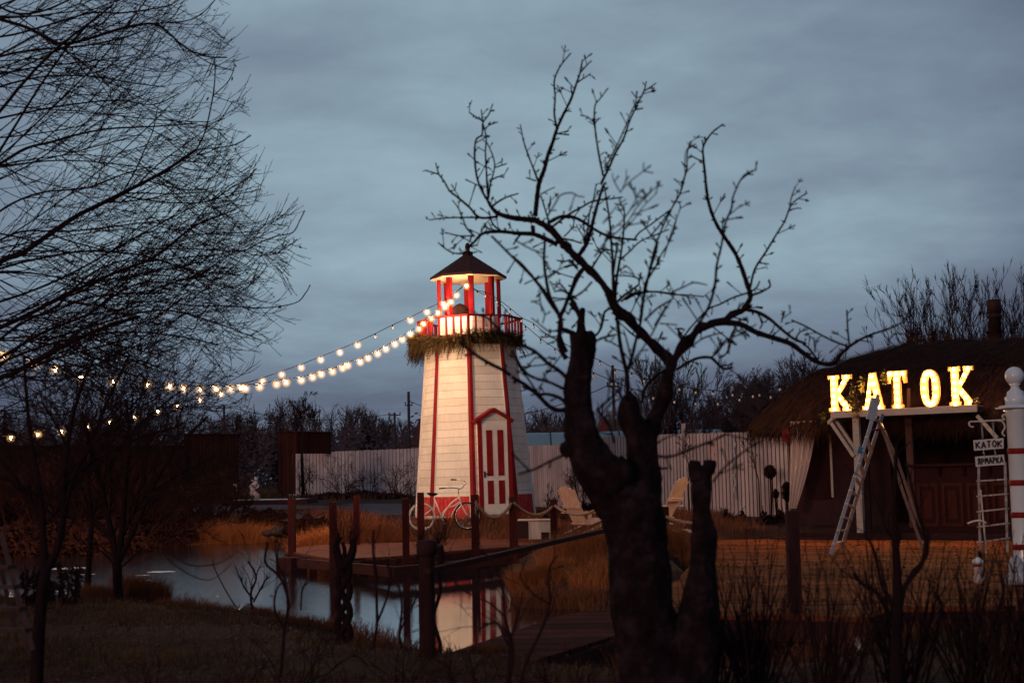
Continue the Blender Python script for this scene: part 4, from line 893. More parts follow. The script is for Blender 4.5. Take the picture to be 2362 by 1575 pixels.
# dark rounded topiary heads and bushes before the fence
def leaf_bush(px, d, y0, y1, wpx, label, n=900, m=HERB, seed=1, name='dark_bush', stem=False, grp='dark bushes before the pale fence', leaf=.06, round_=False):
    top, bot = P(px, y1, d), P(px, y0, d); h = top.z-bot.z; wd = wpx/F*d/2; rg = random.Random(seed); b = MB()
    r = empty(name, bot); tag(r, label, 'bush', grp)
    for i in range(n):
        while True:
            x, y, z = rg.uniform(-1, 1), rg.uniform(-1, 1), rg.uniform(-1, 1)
            if x*x+y*y+z*z < 1: break
        if not round_: z = abs(z)*.9*(1-.3*abs(math.sin(x*5+seed)))-.05; c = Vector((x*wd, y*wd*.6, z*h))
        else: c = Vector((x*wd, y*wd, h/2+z*h/2))
        s = leaf*rg.uniform(.6, 1.4); u = Vector((rg.gauss(0, 1), rg.gauss(0, 1), rg.gauss(0, 1))).normalized(); v = u.orthogonal().normalized()
        b.add([c-u*s, c+v*s*.4, c+u*s, c-v*s*.4], [(0, 1, 2, 3)])
    b.build('foliage', m, r)
    b = MB(); z0 = gz1(bot.x, bot.y)-bot.z
    for k in range(4): b.tube([(rg.uniform(-.03, .03), 0, min(z0, 0)), (rg.uniform(-.5, .5)*wd, 0, h*.5), (rg.uniform(-.8, .8)*wd, 0, h*.9)], [.015, .012, .006], n=4)
    b.build('stem', TWIG, r)
leaf_bush(1777, 36.5, 1104, 1072, 28, 'round dark topiary head floating before the pale fence', 500, seed=2, round_=True, leaf=.05)
leaf_bush(1815, 36, 1158, 1110, 22, 'narrow dark bush just left of the curtain', 450, seed=3, round_=True, leaf=.05)
leaf_bush(1790, 36, 1150, 1128, 14, 'smallest dark bush between the topiary head and the curtain', 200, seed=4, round_=True, leaf=.04)
for i, (px, d, y0, y1, wd) in enumerate(((1690, 35, 1240, 1160, 120), (1790, 34, 1245, 1155, 130), (1870, 33.2, 1245, 1175, 90), (1625, 34, 1240, 1180, 60), (1360, 40, 1190, 1150, 60), (1460, 36, 1240, 1170, 60))):
    leaf_bush(px, d, y0, y1, wd, ['broad dark herb bed below the decorated poles', 'broad dark herb bed below the round topiary head', 'dark low bush at the foot of the curtain', 'low dark bush right of the right garden chair', 'low dark bush behind the left garden chair', 'low dark bush hidden behind the big trunk'][i], 2600, seed=20+i, name='low_bush', leaf=.07)
leaf_bush(820, 64, 1148, 1130, 260, 'low clipped hedge along the foot of the grey fence', 2600, seed=40, name='low_hedge', leaf=.12, grp=None)
leaf_bush(1280, 34.5, 1200, 1180, 80, 'low dark plants behind the white wooden box', 700, seed=41, name='low_bush', leaf=.06)

# distant woodland
rg = random.Random(77)
wb = MB(); wf = MB(); wl = MB()
for i in range(430):
    px = rg.uniform(-60, 2400); d = rg.uniform(150, 250)
    top = 965-22*math.sin(px*.011)-9*math.sin(px*.031+1)+rg.uniform(-12, 22)
    if px < 640: top = 975+rg.uniform(-20, 25)
    if 1000 < px < 1500: top = 955+rg.uniform(-15, 25)
    p = P(px, 1105, d); h = P(px, top, d).z-1.0; p.z = 1.0; rr = rg.random()
    tgt = wl if d > 185 else wb
    if rr < .2:  # conifer
        for k in range(9):
            z = h*(.25+.75*k/9); r_ = h*.16*(1-k/9.5)+.1
            for a in range(7):
                t = a*.9+k; wb.add([(p.x, p.y, z+h*.07), (p.x+r_*math.cos(t), p.y+r_*math.sin(t), z-h*.03), (p.x+r_*math.cos(t+.5), p.y+r_*math.sin(t+.5), z-h*.02)], [(0, 1, 2)])
        wb.tube([p, p+Vector((0, 0, h*1.03))], [.15, .03], n=4)
    else:
        tgt.tube([p, p+Vector((0, 0, h*.7))], [.14, .05], n=3)
        for k in range(26):
            z = h*rg.uniform(.25, .9); a = rg.uniform(0, 6.28); q = p+Vector((0, 0, z)); dd = Vector((math.cos(a)*.5, math.sin(a)*.3, rg.uniform(.5, 1.1))).normalized()
            grow(tgt, q, dd, h*.22, .045, 1, rg, .05, .12, 5, .6, 30, 3, .030)
for i in range(46000):
    px = rg.uniform(-80, 2440); d = rg.uniform(140, 200); p = P(px, 1105, d); hm = 6.0+.8*math.sin(px*.013)+.9*math.sin(px*.041)
    z = 1.0+hm*rg.random()**.8*(.8+.35*rg.random()); s = rg.uniform(.12, .38); c = Vector((p.x, p.y, z)); u = Vector((rg.gauss(0, 1), .2, rg.gauss(0, 1)+.6)).normalized(); v = u.cross(Vector((0, 1, 0))).normalized()
    wf.add([c-u*s, c+v*s*.35, c+u*s, c-v*s*.35], [(0, 1, 2, 3)])
wr = empty('distant_woodland', (0, 170, 1)); tag(wr, 'far-off dark mixed wood along the horizon', 'woodland', kind='stuff')
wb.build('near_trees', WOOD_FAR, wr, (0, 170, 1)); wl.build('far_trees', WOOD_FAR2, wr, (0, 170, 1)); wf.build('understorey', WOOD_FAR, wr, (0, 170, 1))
for (px, top, d, lb, w_) in ((640, 950, 140, 'broad dark pine at the wood edge above the gap in the fence', .22), (1398, 955, 130, 'small dark spruce seen between the two forks of the big tree', .30), (548, 955, 150, 'slim pointed spruce beside the crossarm utility pole', .16), (8, 935, 60, 'dark spruce at the far left edge', .3), (845, 945, 150, 'dark broad conifer left of the thick utility pole', .28)):
    p = P(px, 1105, d); p.z = 1.0; h = P(px, top, d).z-1; r = empty('conifer', p); tag(r, lb, 'tree', 'dark conifers'); b = MB()
    for k in range(14):
        z = h*(.12+.86*k/14); rr = h*w_*(1-k/14.6)+.1
        for a in range(11):
            t = a*6.283/11+k*1.7+rg.uniform(-.2, .2); q = rr*rg.uniform(.65, 1.1); dz = rg.uniform(-.05, .02)*h
            b.add([(0, 0, z+h*.05), (q*math.cos(t-.25), q*math.sin(t-.25), z+dz), (q*1.15*math.cos(t), q*1.15*math.sin(t), z+dz*.3), (q*math.cos(t+.25), q*math.sin(t+.25), z+dz)], [(0, 1, 2), (0, 2, 3)])
    b.build('crown', CONIF, r); b = MB(); b.tube([(0, 0, 0), (0, 0, h)], [.14, .02], n=5); b.build('trunk', CONIF, r)

# ------------------------------------------------------------------ thatched pavilion
PO = Vector((7.07, 31.6, 0)); PU = Vector((.862, -.507, 0)); PN = Vector((-.507, -.862, 0)); PRZ = math.atan2(PU.y, PU.x)
FZ = .45
def PV(u, n, z): return PO+PU*u+PN*n+Vector((0, 0, z))
def onp(px, py, n):  # pixel -> (u, z) on the vertical plane at offset n
    r = ray(px, py); o = PO+PN*n; t = (o-EYE).dot(PN)/r.dot(PN); p = EYE+r*t; return (p-o).dot(PU), p.z
pv = empty('thatched_pavilion', PV(0, 0, FZ)); po = pv.location.copy()
tag(pv, 'low pavilion with shaggy thatched roof, dark open front and cream porch beam', 'pavilion')
def pbox(mb, u0, u1, n0, n1, z0, z1): mb.box(PV((u0+u1)/2, (n0+n1)/2, (z0+z1)/2), (abs(u1-u0), abs(n1-n0), abs(z1-z0)), rz=PRZ); return mb
ev = {'FL': (-2.05, -.25, 2.80), 'FR': (10, -.25, 2.85), 'BR': (10, -6.8, 2.85), 'BL': (-2.05, -6.8, 2.80)}
md = {'FL': (-.95, -1.25, 4.02), 'FR': (10, -1.25, 4.05), 'BR': (10, -5.8, 4.05), 'BL': (-.95, -5.8, 4.02)}
rd = [(1.1, -3.5, 4.80), (3.2, -3.5, 4.68), (10, -3.5, 4.66)]
def subq(mb, a, b_, c_, d_, nu, nv, rough=.05):
    vs = []
    for j in range(nv+1):
        for i in range(nu+1):
            p = PV(*a).lerp(PV(*b_), i/nu).lerp(PV(*d_).lerp(PV(*c_), i/nu), j/nv)
            p = p+Vector((0, 0, rough*math.sin(p.x*5+p.y*7)*math.sin(p.y*3.1-p.x*2.3)+RNG.uniform(-.03, .03)+.09*math.sin(math.pi*j/nv))); vs.append(p)
    mb.add(vs, [(j*(nu+1)+i, j*(nu+1)+i+1, (j+1)*(nu+1)+i+1, (j+1)*(nu+1)+i) for j in range(nv) for i in range(nu)], True)
rq = [(ev['FL'], ev['FR'], md['FR'], md['FL'], 50, 8), (md['FL'], md['FR'], rd[2], rd[0], 50, 8), (ev['BL'], ev['FL'], md['FL'], md['BL'], 26, 8), (md['BL'], md['FL'], rd[0], rd[0], 20, 8), (ev['BR'], ev['BL'], md['BL'], md['BR'], 30, 4), (md['BR'], md['BL'], rd[0], rd[2], 30, 4)]
b = MB()
for a in rq: subq(b, *a)
lowr = lambda q: (q[0]*1.0, q[1], q[2]-.30)
pbox(b, -1.9, 10, -6.6, -.35, 2.62, 2.72)
rt = b.build('roof', THATCH, pv, po)
st = MB()
for (a, b_, c_, d_, nu, nv), cnt in zip(rq, (5200, 3800, 3400, 1600, 10, 10)):
    A_, B_, C_, D_ = PV(*a), PV(*b_), PV(*c_), PV(*d_)
    for i in range(cnt):
        s_, t_ = RNG.random(), RNG.random()**1.4
        p = A_.lerp(B_, s_).lerp(D_.lerp(C_, s_), t_); dn = (A_.lerp(B_, s_)-D_.lerp(C_, s_)).normalized()
        nrm = (B_-A_).cross(D_-A_).normalized(); nrm = nrm if nrm.z > 0 else -nrm
        p = p+nrm*(.05+.09*math.sin(math.pi*t_)+RNG.uniform(0, .05)); lat = (B_-A_).normalized()
        dd = (dn+lat*RNG.gauss(0, .25)+nrm*RNG.uniform(-.05, .16)).normalized(); ln = RNG.uniform(.25, .6); wv = lat*.007
        e = p+dd*ln+Vector((0, 0, -.04)); st.add([p-wv, p+wv, e], [(0, 1, 2)])
for (a, b_, cnt) in ((ev['FL'], ev['FR'], 2600), (ev['BL'], ev['FL'], 1400)):  # ragged eaves
    for i in range(cnt):
        p = PV(*a).lerp(PV(*b_), RNG.random())+Vector((0, 0, RNG.uniform(-.1, .12))); lat = (PV(*b_)-PV(*a)).normalized()
        dd = (Vector((0, 0, -1))+PN*RNG.uniform(0, .5)+lat*RNG.gauss(0, .3)).normalized(); e = p+dd*RNG.uniform(.14, .58); st.add([p-lat*.01, p+lat*.01, e], [(0, 1, 2)])
for i in range(900):  # ragged ridge
    t = RNG.random(); p = PV(1.1+8.9*t, -3.5, 4.80-.13*min(1, t*3)); dd = (Vector((0, 0, .8))+PU*RNG.gauss(0, .8)+PN*RNG.uniform(-.4, .6)).normalized(); st.add([p-PU*.01, p+PU*.01, p+dd*RNG.uniform(.06, .30)], [(0, 1, 2)])
for i in range(40):
    p = PV(1.1+RNG.gauss(0, .15), -3.4, 4.8); dd = (Vector((0, 0, 1))+PU*RNG.gauss(-.3, .8)).normalized(); st.add([p-PU*.012, p+PU*.012, p+dd*RNG.uniform(.15, .5)], [(0, 1, 2)])
st.build('straw', STRAW, rt, po)
b = MB(); pbox(b, -1.2, 10, -6.2, .55, -.1, FZ); b.build('floor', FASC, pv, po)
b = MB(); pbox(b, -1.2, 10, .56, .95, -.1, .36); b.build('step', FASC, pv, po)
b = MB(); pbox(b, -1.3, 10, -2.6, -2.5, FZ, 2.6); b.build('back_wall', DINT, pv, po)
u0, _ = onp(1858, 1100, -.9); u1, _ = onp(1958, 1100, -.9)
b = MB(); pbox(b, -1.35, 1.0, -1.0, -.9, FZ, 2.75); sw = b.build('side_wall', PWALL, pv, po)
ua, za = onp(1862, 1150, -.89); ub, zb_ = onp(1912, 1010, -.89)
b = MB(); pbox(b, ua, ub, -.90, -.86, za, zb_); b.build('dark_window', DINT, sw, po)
b = MB(); pbox(b, ub+.02, ub+.07, -.9, -.84, 1.2, 2.7); b.build('window_frame', BEAM, sw, po)
# beam, posts, braces
uL, zL = onp(1917, 955, .45); uR, zR = onp(2254, 942, .45)
b = MB(); b.bar(PV(uL, .45, zL-.02), PV(uR, .45, zR), .07, .135); b.build('porch_beam', BEAM, pv, po)
b = MB(); b.prism([PV(uL, .42, zL+.05), PV(uR, .42, zR+.07), PV(uR, -.15, zR+.07), PV(uL, -.15, zL+.05)], Vector((0, 0, -.012)), Vector((0, 0, .012))); b.build('porch_shelf', BEAM, pv, po)
def col(px, n, y0, y1, w_, m, nm):
    u, zt = onp(px, y0, n); u2, z2 = onp(px, y1, n); b = MB(); b.bar(PV(u, n, z2), PV(u, n, zt), w_, w_, up=PN); return b.build(nm, m, pv, po)
col(1975, .30, 962, 1228, .14, BEAM, 'column'); col(1994, -.1, 962, 1220, .10, PWALL, 'column')
col(2096, -.2, 955, 1215, .15, mat('brown_column', (.16, .075, .055), (.08, .035, .03), rough=.8, scale=4, stretch=(4, 4, .6)), 'column')
for (a, c_, n) in (((1918, 975), (1970, 1052), .40), ((1928, 968), (1976, 1040), .2), ((2254, 958), (2300, 1010), .3)):
    ua, za = onp(a[0], a[1], n); ub, zb_ = onp(c_[0], c_[1], n); b = MB(); b.bar(PV(ua, n, za), PV(ub, n, zb_), .07, .09, up=PN); b.build('brace', BEAM, pv, po)
b = MB(); ua, za = onp(1905, 975, .4); ub, zb_ = onp(1926, 962, .4); b.bar(PV(ua, .2, za), PV(ub, .45, zb_), .06, .08); b.build('brace', BEAM, pv, po)
for (px, py) in ((2060, 900), (2095, 925)):
    ua, za = onp(px, py+40, -.1); ub, zb_ = onp(px, py-30, -.1); b = MB(); b.bar(PV(ua, -.12, za), PV(ub, -.12, zb_), .06, .05, up=PN); b.build('letter_stay', mat('brown_column2', (.10, .05, .04)), pv, po)
# bar counter
ua, zt = onp(2106, 1074, -.1); ub, _ = onp(2420, 1074, -.1); zt = 1.84
ct = MB(); pbox(ct, ua-.08, ub, -.7, .02, zt, zt+.06); bar = ct.build('counter_top', BARW, pv, po)
b = MB(); pbox(b, ua, ub, -.6, -.12, FZ, zt); bar2 = b.build('bar_front', BARW, pv, po)
k = 0; u = ua+.06
while u < ub-.5:
    b = MB(); z0, z1 = FZ+.12, zt-.35
    pbox(b, u, u+.44, -.125, -.095, z0, z0+.07); pbox(b, u, u+.44, -.125, -.095, z1-.07, z1); pbox(b, u, u+.06, -.125, -.096, z0+.07, z1-.07); pbox(b, u+.38, u+.44, -.125, -.096, z0+.07, z1-.07)
    pbox(b, u+.13, u+.31, -.125, -.10, z0+.16, z1-.16); b.build('panel', BARW2, bar2, po)
    b = MB(); b.prism([PV(u+.47, -.12, zt-.02), PV(u+.47, .0, zt-.02), PV(u+.47, -.10, zt-.22), PV(u+.47, -.12, zt-.22)], Vector((0, 0, 0)), PU*.06); b.build('bracket', BARW, bar2, po)
    u += .52; k += 1
# curtain: folds gathered at its foot
b = MB(); nn = 26; rows = 14; vs = []
ca, cz0 = onp(1832, 998, -.55); cb_, _ = onp(1892, 998, -.55); _, czb = onp(1832, 1172, -.55); fa, _ = onp(1829, 1172, -.55); fb, _ = onp(1846, 1172, -.55)
for j in range(rows+1):
    t = j/rows; z = cz0+.25+(czb-cz0-.25)*t; k_ = t**1.5
    for i in range(nn+1):
        s_ = i/nn; u = (ca+(cb_-ca)*s_)*(1-k_)+(fa+(fb-fa)*s_)*k_; vs.append(PV(u, -.30+.05*math.sin(s_*26)*(1-.4*t), z))
b.add(vs, [(j*(nn+1)+i, j*(nn+1)+i+1, (j+1)*(nn+1)+i+1, (j+1)*(nn+1)+i) for j in range(rows) for i in range(nn)], True)
tag(b.build('curtain', CURT, org=PV(ca, -.3, czb)), 'long pale curtain gathered at its foot on the left corner of the pavilion', 'curtain')
b = MB(); a = onp(1812, 1005, -.2); b.box(PV(a[0], -.2, a[1]), (.16, .02, .28), rz=PRZ); tag(b.build('red_flag', REDP, org=PV(a[0], -.2, a[1])), 'small red cloth patch hanging at the left end of the eave', 'flag')
# chimney
a = P(2297, 790, 35.5); b = MB(); r_ = .15
b.lathe([(r_, -1.0), (r_, .62), (r_*1.16, .62), (r_*1.16, .70), (r_*.98, .70), (r_*.98, .74), (r_*1.16, .74), (r_*1.16, 1.06), (r_*1.0, 1.08)], n=18)
o = b.build('chimney', mat('chimney_metal', (.045, .022, .022), (.025, .012, .014), rough=.5, scale=4), pv, None); o.location = a-po
# ------------------------------------------------------------------ marquee letters
def strokes(ch, w_, h, s):
    """list of polygons (u, z) making a slab-serif capital"""
    P_ = []
    def seg(a, b_, t): 
        a, b_ = Vector((a[0], a[1], 0)), Vector((b_[0], b_[1], 0)); d = (b_-a).normalized(); n = Vector((-d.y, d.x, 0))*t/2; P_.append([a+n, a-n, b_-n, b_+n])
    def rect(x0, z0, x1, z1): P_.append([Vector((x0, z0, 0)), Vector((x1, z0, 0)), Vector((x1, z1, 0)), Vector((x0, z1, 0))])
    f = .085*h
    if ch == 'K':
        rect(.10*w_, 0, .10*w_+s, h); rect(0, 0, .10*w_+s+.07*w_, f); rect(0, h-f, .10*w_+s+.07*w_, h)
        seg((.10*w_+s*.8, .40*h), (.84*w_, h-f*.5), s*.72); rect(.62*w_, h-f, w_*1.0, h)
        seg((.30*w_, .52*h), (.86*w_, f*.5), s*.95); rect(.60*w_, 0, w_*1.08, f)
    if ch == 'A':
        seg((.14*w_, 0), (.46*w_, h), s*.62); seg((.88*w_, 0), (.54*w_, h), s*1.0); rect(.25*w_, .28*h, .75*w_, .28*h+f); rect(-.06*w_, 0, .36*w_, f); rect(.62*w_, 0, 1.08*w_, f)
    if ch == 'T':
        rect(.5*w_-s/2, 0, .5*w_+s/2, h); rect(0, h-f*1.25, w_, h); rect(.22*w_, 0, .78*w_, f)
        P_.append([Vector((0, h*.70, 0)), Vector((.10*w_, h*.70, 0)), Vector((.19*w_, h-f, 0)), Vector((0, h-f, 0))]); P_.append([Vector((.90*w_, h*.70, 0)), Vector((w_, h*.70, 0)), Vector((w_, h-f, 0)), Vector((.81*w_, h-f, 0))])
    if ch == 'O':
        n = 22
        for i in range(n):
            q = []
            for (k, rx, rz_) in ((i, .5*w_, .5*h), (i+1, .5*w_, .5*h), (i+1, .5*w_-s, .5*h-s*.8), (i, .5*w_-s, .5*h-s*.8)):
                t = 2*math.pi*k/n; c_, s_ = math.cos(t), math.sin(t)
                q.append(Vector((.5*w_+rx*abs(c_)**.85*(1 if c_ > 0 else -1), .5*h+rz_*abs(s_)**.85*(1 if s_ > 0 else -1), 0)))
            P_.append(q)
    return P_
def letter_bulbs(ch, w_, h, s):
    c_ = .10*w_+s/2
    return {'K': [(c_, .06*h), (c_, .24*h), (c_, .42*h), (c_, .60*h), (c_, .78*h), (c_, .94*h), (.50*w_, .60*h), (.66*w_, .78*h), (.80*w_, .94*h), (.52*w_, .34*h), (.68*w_, .20*h), (.82*w_, .06*h)],
            'A': [(.14*w_, .06*h), (.24*w_, .26*h), (.33*w_, .48*h), (.42*w_, .70*h), (.50*w_, .92*h), (.60*w_, .72*h), (.68*w_, .50*h), (.77*w_, .28*h), (.87*w_, .06*h), (.5*w_, .31*h)],
            'T': [(.5*w_, .06*h), (.5*w_, .24*h), (.5*w_, .42*h), (.5*w_, .60*h), (.5*w_, .78*h), (.5*w_, .94*h), (.14*w_, .93*h), (.86*w_, .93*h)],
            'O': [(.5*w_+(.5*w_-s/2)*math.cos(2*math.pi*k/12), .5*h+(.5*h-s*.4)*math.sin(2*math.pi*k/12)) for k in range(12)]}[ch]
ROTX = Matrix(((1, 0, 0), (0, 0, -1), (0, 1, 0)))
lets = [('K', 1906, 1962, 868, 948, 'first marquee letter, a lit slab-serif K at the left end of the beam'), ('A', 1986, 2032, 864, 946, 'lit marquee letter A behind the top of the big stepladder'), ('T', 2043, 2089, 858, 942, 'lit marquee letter T between the A and the O'),
        ('O', 2118, 2165, 854, 938, 'lit marquee letter O between the T and the last K'), ('K', 2184, 2245, 848, 935, 'last marquee letter, a lit slab-serif K at the right end of the beam')]
for ch, x0, x1, y0, y1, lb in lets:
    ua, zt = onp(x0, y0, .38); ub, zb_ = onp(x1, y1, .38); w_ = ub-ua; h = zt-zb_; s = .135
    zb_ = zL+.06+(zR-zL+.02)*(ua-uL)/(uR-uL) + .005
    r = empty('marquee_letter', PV(ua, .20, zb_), PRZ); tag(r, lb, 'sign letter', 'lit marquee letters on the pavilion beam')
    # local: x along the beam, -y towards the viewer
    polys = strokes(ch, w_, h, s); b = MB()
    def to3(v, y): return Vector((v.x, y, v.y))
    for i, pg in enumerate(polys):
        cx_ = sum((v for v in pg), Vector((0, 0, 0)))/len(pg)
        big = [] 
        for v in pg:
            dv_ = v-cx_; big.append(v+Vector((math.copysign(min(.014, abs(dv_.x)), dv_.x), math.copysign(min(.014, abs(dv_.y)), dv_.y), 0)))
        eps = i*.0012 if ch != 'O' else 0
        b.prism([to3(v, 0) for v in big], Vector((0, -eps, 0)), Vector((0, -.055-eps, 0)))
    b.build('rim', LRIM, r); b = MB()
    for i, pg in enumerate(polys):
        eps = i*.0012 if ch != 'O' else 0
        b.prism([to3(v, 0) for v in pg], Vector((0, -.06, 0)), Vector((0, -.075-eps, 0)))
    b.build('face', LFACE, r)
    for (x, z) in letter_bulbs(ch, w_, h, s):
        b = MB(); b.ball((x, -.115, z), .022, 6); b.build('bulb', BULB_L, r)
# green sprigs around the letters
SPR = mat('yellow_green_sprig', (.09, .075, .016), (.035, .028, .010), rough=.7, scale=5)
def sprig(px, py, n, cnt, sp_, label, seed):
    u, z = onp(px, py, n); c = PV(u, n, z); rg = random.Random(seed); b = MB()
    for i in range(cnt):
        a = c+PU*rg.gauss(0, sp_*.35)+Vector((0, 0, rg.gauss(0, sp_))); d = (PU*rg.gauss(0, 1)+PN*rg.uniform(0, .8)+Vector((0, 0, rg.uniform(-1.2, .5)))).normalized(); s = rg.uniform(.04, .10); sd_ = d.cross(PN).normalized()*s*.22
        b.add([a, a+d*s*.5+sd_, a+d*s, a+d*s*.5-sd_], [(0, 1, 2, 3)])
    b.tube([c+Vector((0, 0, -sp_)), c, c+Vector((0, 0, sp_))], .006, n=4)
    tag(b.build('leaf_sprig', SPR, org=c), label, 'foliage', 'leafy sprigs around the letters')
sprig(1968, 915, .5, 110, .15, 'leafy sprig between the first K and the A', 1); sprig(1975, 945, .55, 60, .10, 'leafy sprig hanging over the beam beside the first K', 2)
sprig(2040, 870, .3, 60, .07, 'leafy sprig above and between the A and the T', 3); sprig(1898, 962, .3, 40, .06, 'small leafy tuft at the left end of the beam', 4); sprig(2250, 928, .4, 40, .05, 'small leafy tuft at the foot of the last K', 5); sprig(1988, 888, .2, 50, .08, 'small leaf cluster at the upper left of the A', 6)
# ------------------------------------------------------------------ ladders
def rails_ladder(name, label, railsA, railsB, rungs, w_, m, ms, stepd=.03, grp='ladders', feet=None):
    o = Vector(railsA[0][-1]); r = empty(name, o); tag(r, label, 'ladder', grp)
    for pts in (railsA[0], railsA[1]): 
        b = MB()
        for i in range(len(pts)-1): b.bar(pts[i], pts[i+1], w_*.55, w_, up=(1, 0, 0))
        b.build('rail', m, r, o)
    if railsB:
        for pts in railsB:
            b = MB()
            for i in range(len(pts)-1): b.bar(pts[i], pts[i+1], w_*.5, w_*.85, up=(1, 0, 0))
            b.build('rear_rail', m, r, o)
    def along(pts, t):
        L_ = [0]
        for i in range(len(pts)-1): L_.append(L_[-1]+(pts[i+1]-pts[i]).length)
        x = t*L_[-1]
        for i in range(len(pts)-1):
            if x <= L_[i+1]+1e-6: return pts[i].lerp(pts[i+1], (x-L_[i])/(L_[i+1]-L_[i]))
        return pts[-1]
    for t in rungs:
        b = MB(); a, c_ = along(railsA[0], t), along(railsA[1], t); e = (c_-a)*.06; b.bar(a-e, c_+e, stepd*2.2, stepd*.8); b.build('step', ms, r, o)
    return r, o
A1 = [P(2026, 910, 25.0), P(2007, 985, 25.0), P(1917, 1278, 25.0)]; A2 = [P(2036, 955, 25.35), P(2018, 1010, 25.4), P(1940, 1268, 25.9)]
B1 = crom([P(2016, 960, 25.2), P(2030, 980, 25.3), P(2050, 1030, 25.5), P(2078, 1120, 25.8), P(2128, 1264, 26.3)], 3); B2 = crom([P(2030, 975, 25.4), P(2042, 1000, 25.6), P(2070, 1060, 25.9), P(2105, 1165, 26.4), P(2143, 1254, 26.8)], 3)
ld, lo = rails_ladder('stepladder', 'tall open aluminium stepladder standing in front of the lit letters', [A1, A2], [B1, B2], [.27+.083*i for i in range(9)], .060, ALU, STEP)
b = MB(); b.bar(P(2020, 918, 24.98), P(2008, 968, 24.98), .16, .05, up=(0, 1, 0)); b.build('top_cap', ALU, ld, lo)
b = MB(); b.bar(P(2003, 992, 25.1), P(2040, 990, 25.5), .03, .03); b.build('hinge_bar', REDP, ld, lo)
b = MB(); b.bar(P(2129, 1252, 26.35), P(2140, 1250, 26.8), .09, .03); b.build('rear_step', STEP, ld, lo)
b = MB(); b.bar(P(1986, 1030, 24.94), P(1982, 1046, 24.94), .07, .01, up=(0, 1, 0)); b.build('blue_sticker', mat('blue_sticker', (.05, .18, .32)), ld, lo)
C1 = [P(2257, 1066, 23.5), P(2261, 1282, 23.5)]; C2 = [P(2318, 1064, 23.2), P(2324, 1272, 23.0)]
l2, o2 = rails_ladder('ladder', 'small old white ladder behind the striped post, below the hanging signs', [C1, C2], None, [.20+.163*i for i in range(5)], .035, WORNW, WORNW, .03)
b = MB(); b.bar(P(2262, 1130, 23.9), P(2275, 1275, 24.3), .025, .03); b.build('rear_rail', SIGNW, l2, o2)
b = MB(); b.tube([P(2258, 1270, 23.5), P(2262, 1284, 23.5)], .03, n=6); b.build('rubber_foot', BLACKR, l2, o2)
# ------------------------------------------------------------------ striped sign post
SB = P(2366, 1350, 18.0); sp_ = empty('sign_post', SB); tag(sp_, 'round white post with red bands and a ball finial at the right edge', 'post')
def sz_(y, x=2345): return P(x, y, 18.0).z-SB.z
SX = 0.0
zt = sz_(940, 2340); rr = .128
b = MB(); b.lathe([(rr*1.45, -.1), (rr*1.45, .12), (rr*1.25, .2), (rr*1.12, .22), (rr, .30), (rr*.98, zt-.12), (rr*1.10, zt-.10), (rr*1.05, zt-.055), (rr*1.2, zt-.02)], n=28); b.build('shaft', POSTW, sp_)
b = MB(); b.box((0, 0, zt+.0), (.40, .40, .02)); b.box((0, 0, zt+.02), (.33, .33, .02)); b.build('cap_plate', POSTW, sp_)
b = MB(); b.lathe([(.13, zt+.03), (.13, zt+.13), (.105, zt+.15), (.10, zt+.20), (.06, zt+.23), (.05, zt+.27), (.075, zt+.30), (.06, zt+.31)]+[(.118*math.sin(math.pi*i/14), zt+.40-.118*math.cos(math.pi*i/14)) for i in range(2, 15)], n=24); b.build('ball_finial', POSTW, sp_)
for y in (1040, 1113, 1187, 1261):
    z = sz_(y); b = MB(); b.lathe([(rr+.004, z-.036), (rr+.008, z-.03), (rr+.008, z+.03), (rr+.004, z+.036)], n=28); b.build('red_band', REDP, sp_)
# bracket, boards and lettering hang from the post
br = empty('hanging_signs', P(2285, 975, 18.0)); bo_ = br.location.copy(); tag(br, 'two small hand-lettered white boards hung on chains from a scrolled bracket on the post', 'sign')
b = MB(); b.tube(crom([P(2246, 984, 18.05), P(2240, 984, 18.05), P(2235, 978, 18.05), P(2239, 972, 18.05), P(2250, 972, 18.05), P(2318, 968, 18.0)]), .011, n=6)
b.tube(crom([P(2300, 970, 18), P(2312, 972, 18), P(2318, 985, 18), P(2312, 998, 18), P(2318, 1006, 18)]), .010, n=6); b.tube(crom([P(2318, 968, 18), P(2312, 960, 18), P(2318, 955, 18), P(2326, 962, 18)]), .010, n=6); b.build('scroll_bracket', SIGNW, br, bo_)
for (x0, y0, x1, y1) in ((2264, 972, 2267, 1013), (2290, 970, 2293, 1011), (2268, 1037, 2271, 1052), (2294, 1035, 2297, 1050)):
    n = max(3, int((y1-y0)/4)); b = MB(); a, c_ = P(x0, y0, 18.03), P(x1, y1, 18.03)
    for k in range(n):
        p, q = a.lerp(c_, k/n), a.lerp(c_, (k+1.15)/n); e = Vector((.008, 0, 0)) if k % 2 else Vector((0, .008, 0)); b.tube([p+e, q+e], .0035, n=4); b.tube([p-e, q-e], .0035, n=4)
    b.build('chain', CHROME, br, bo_)
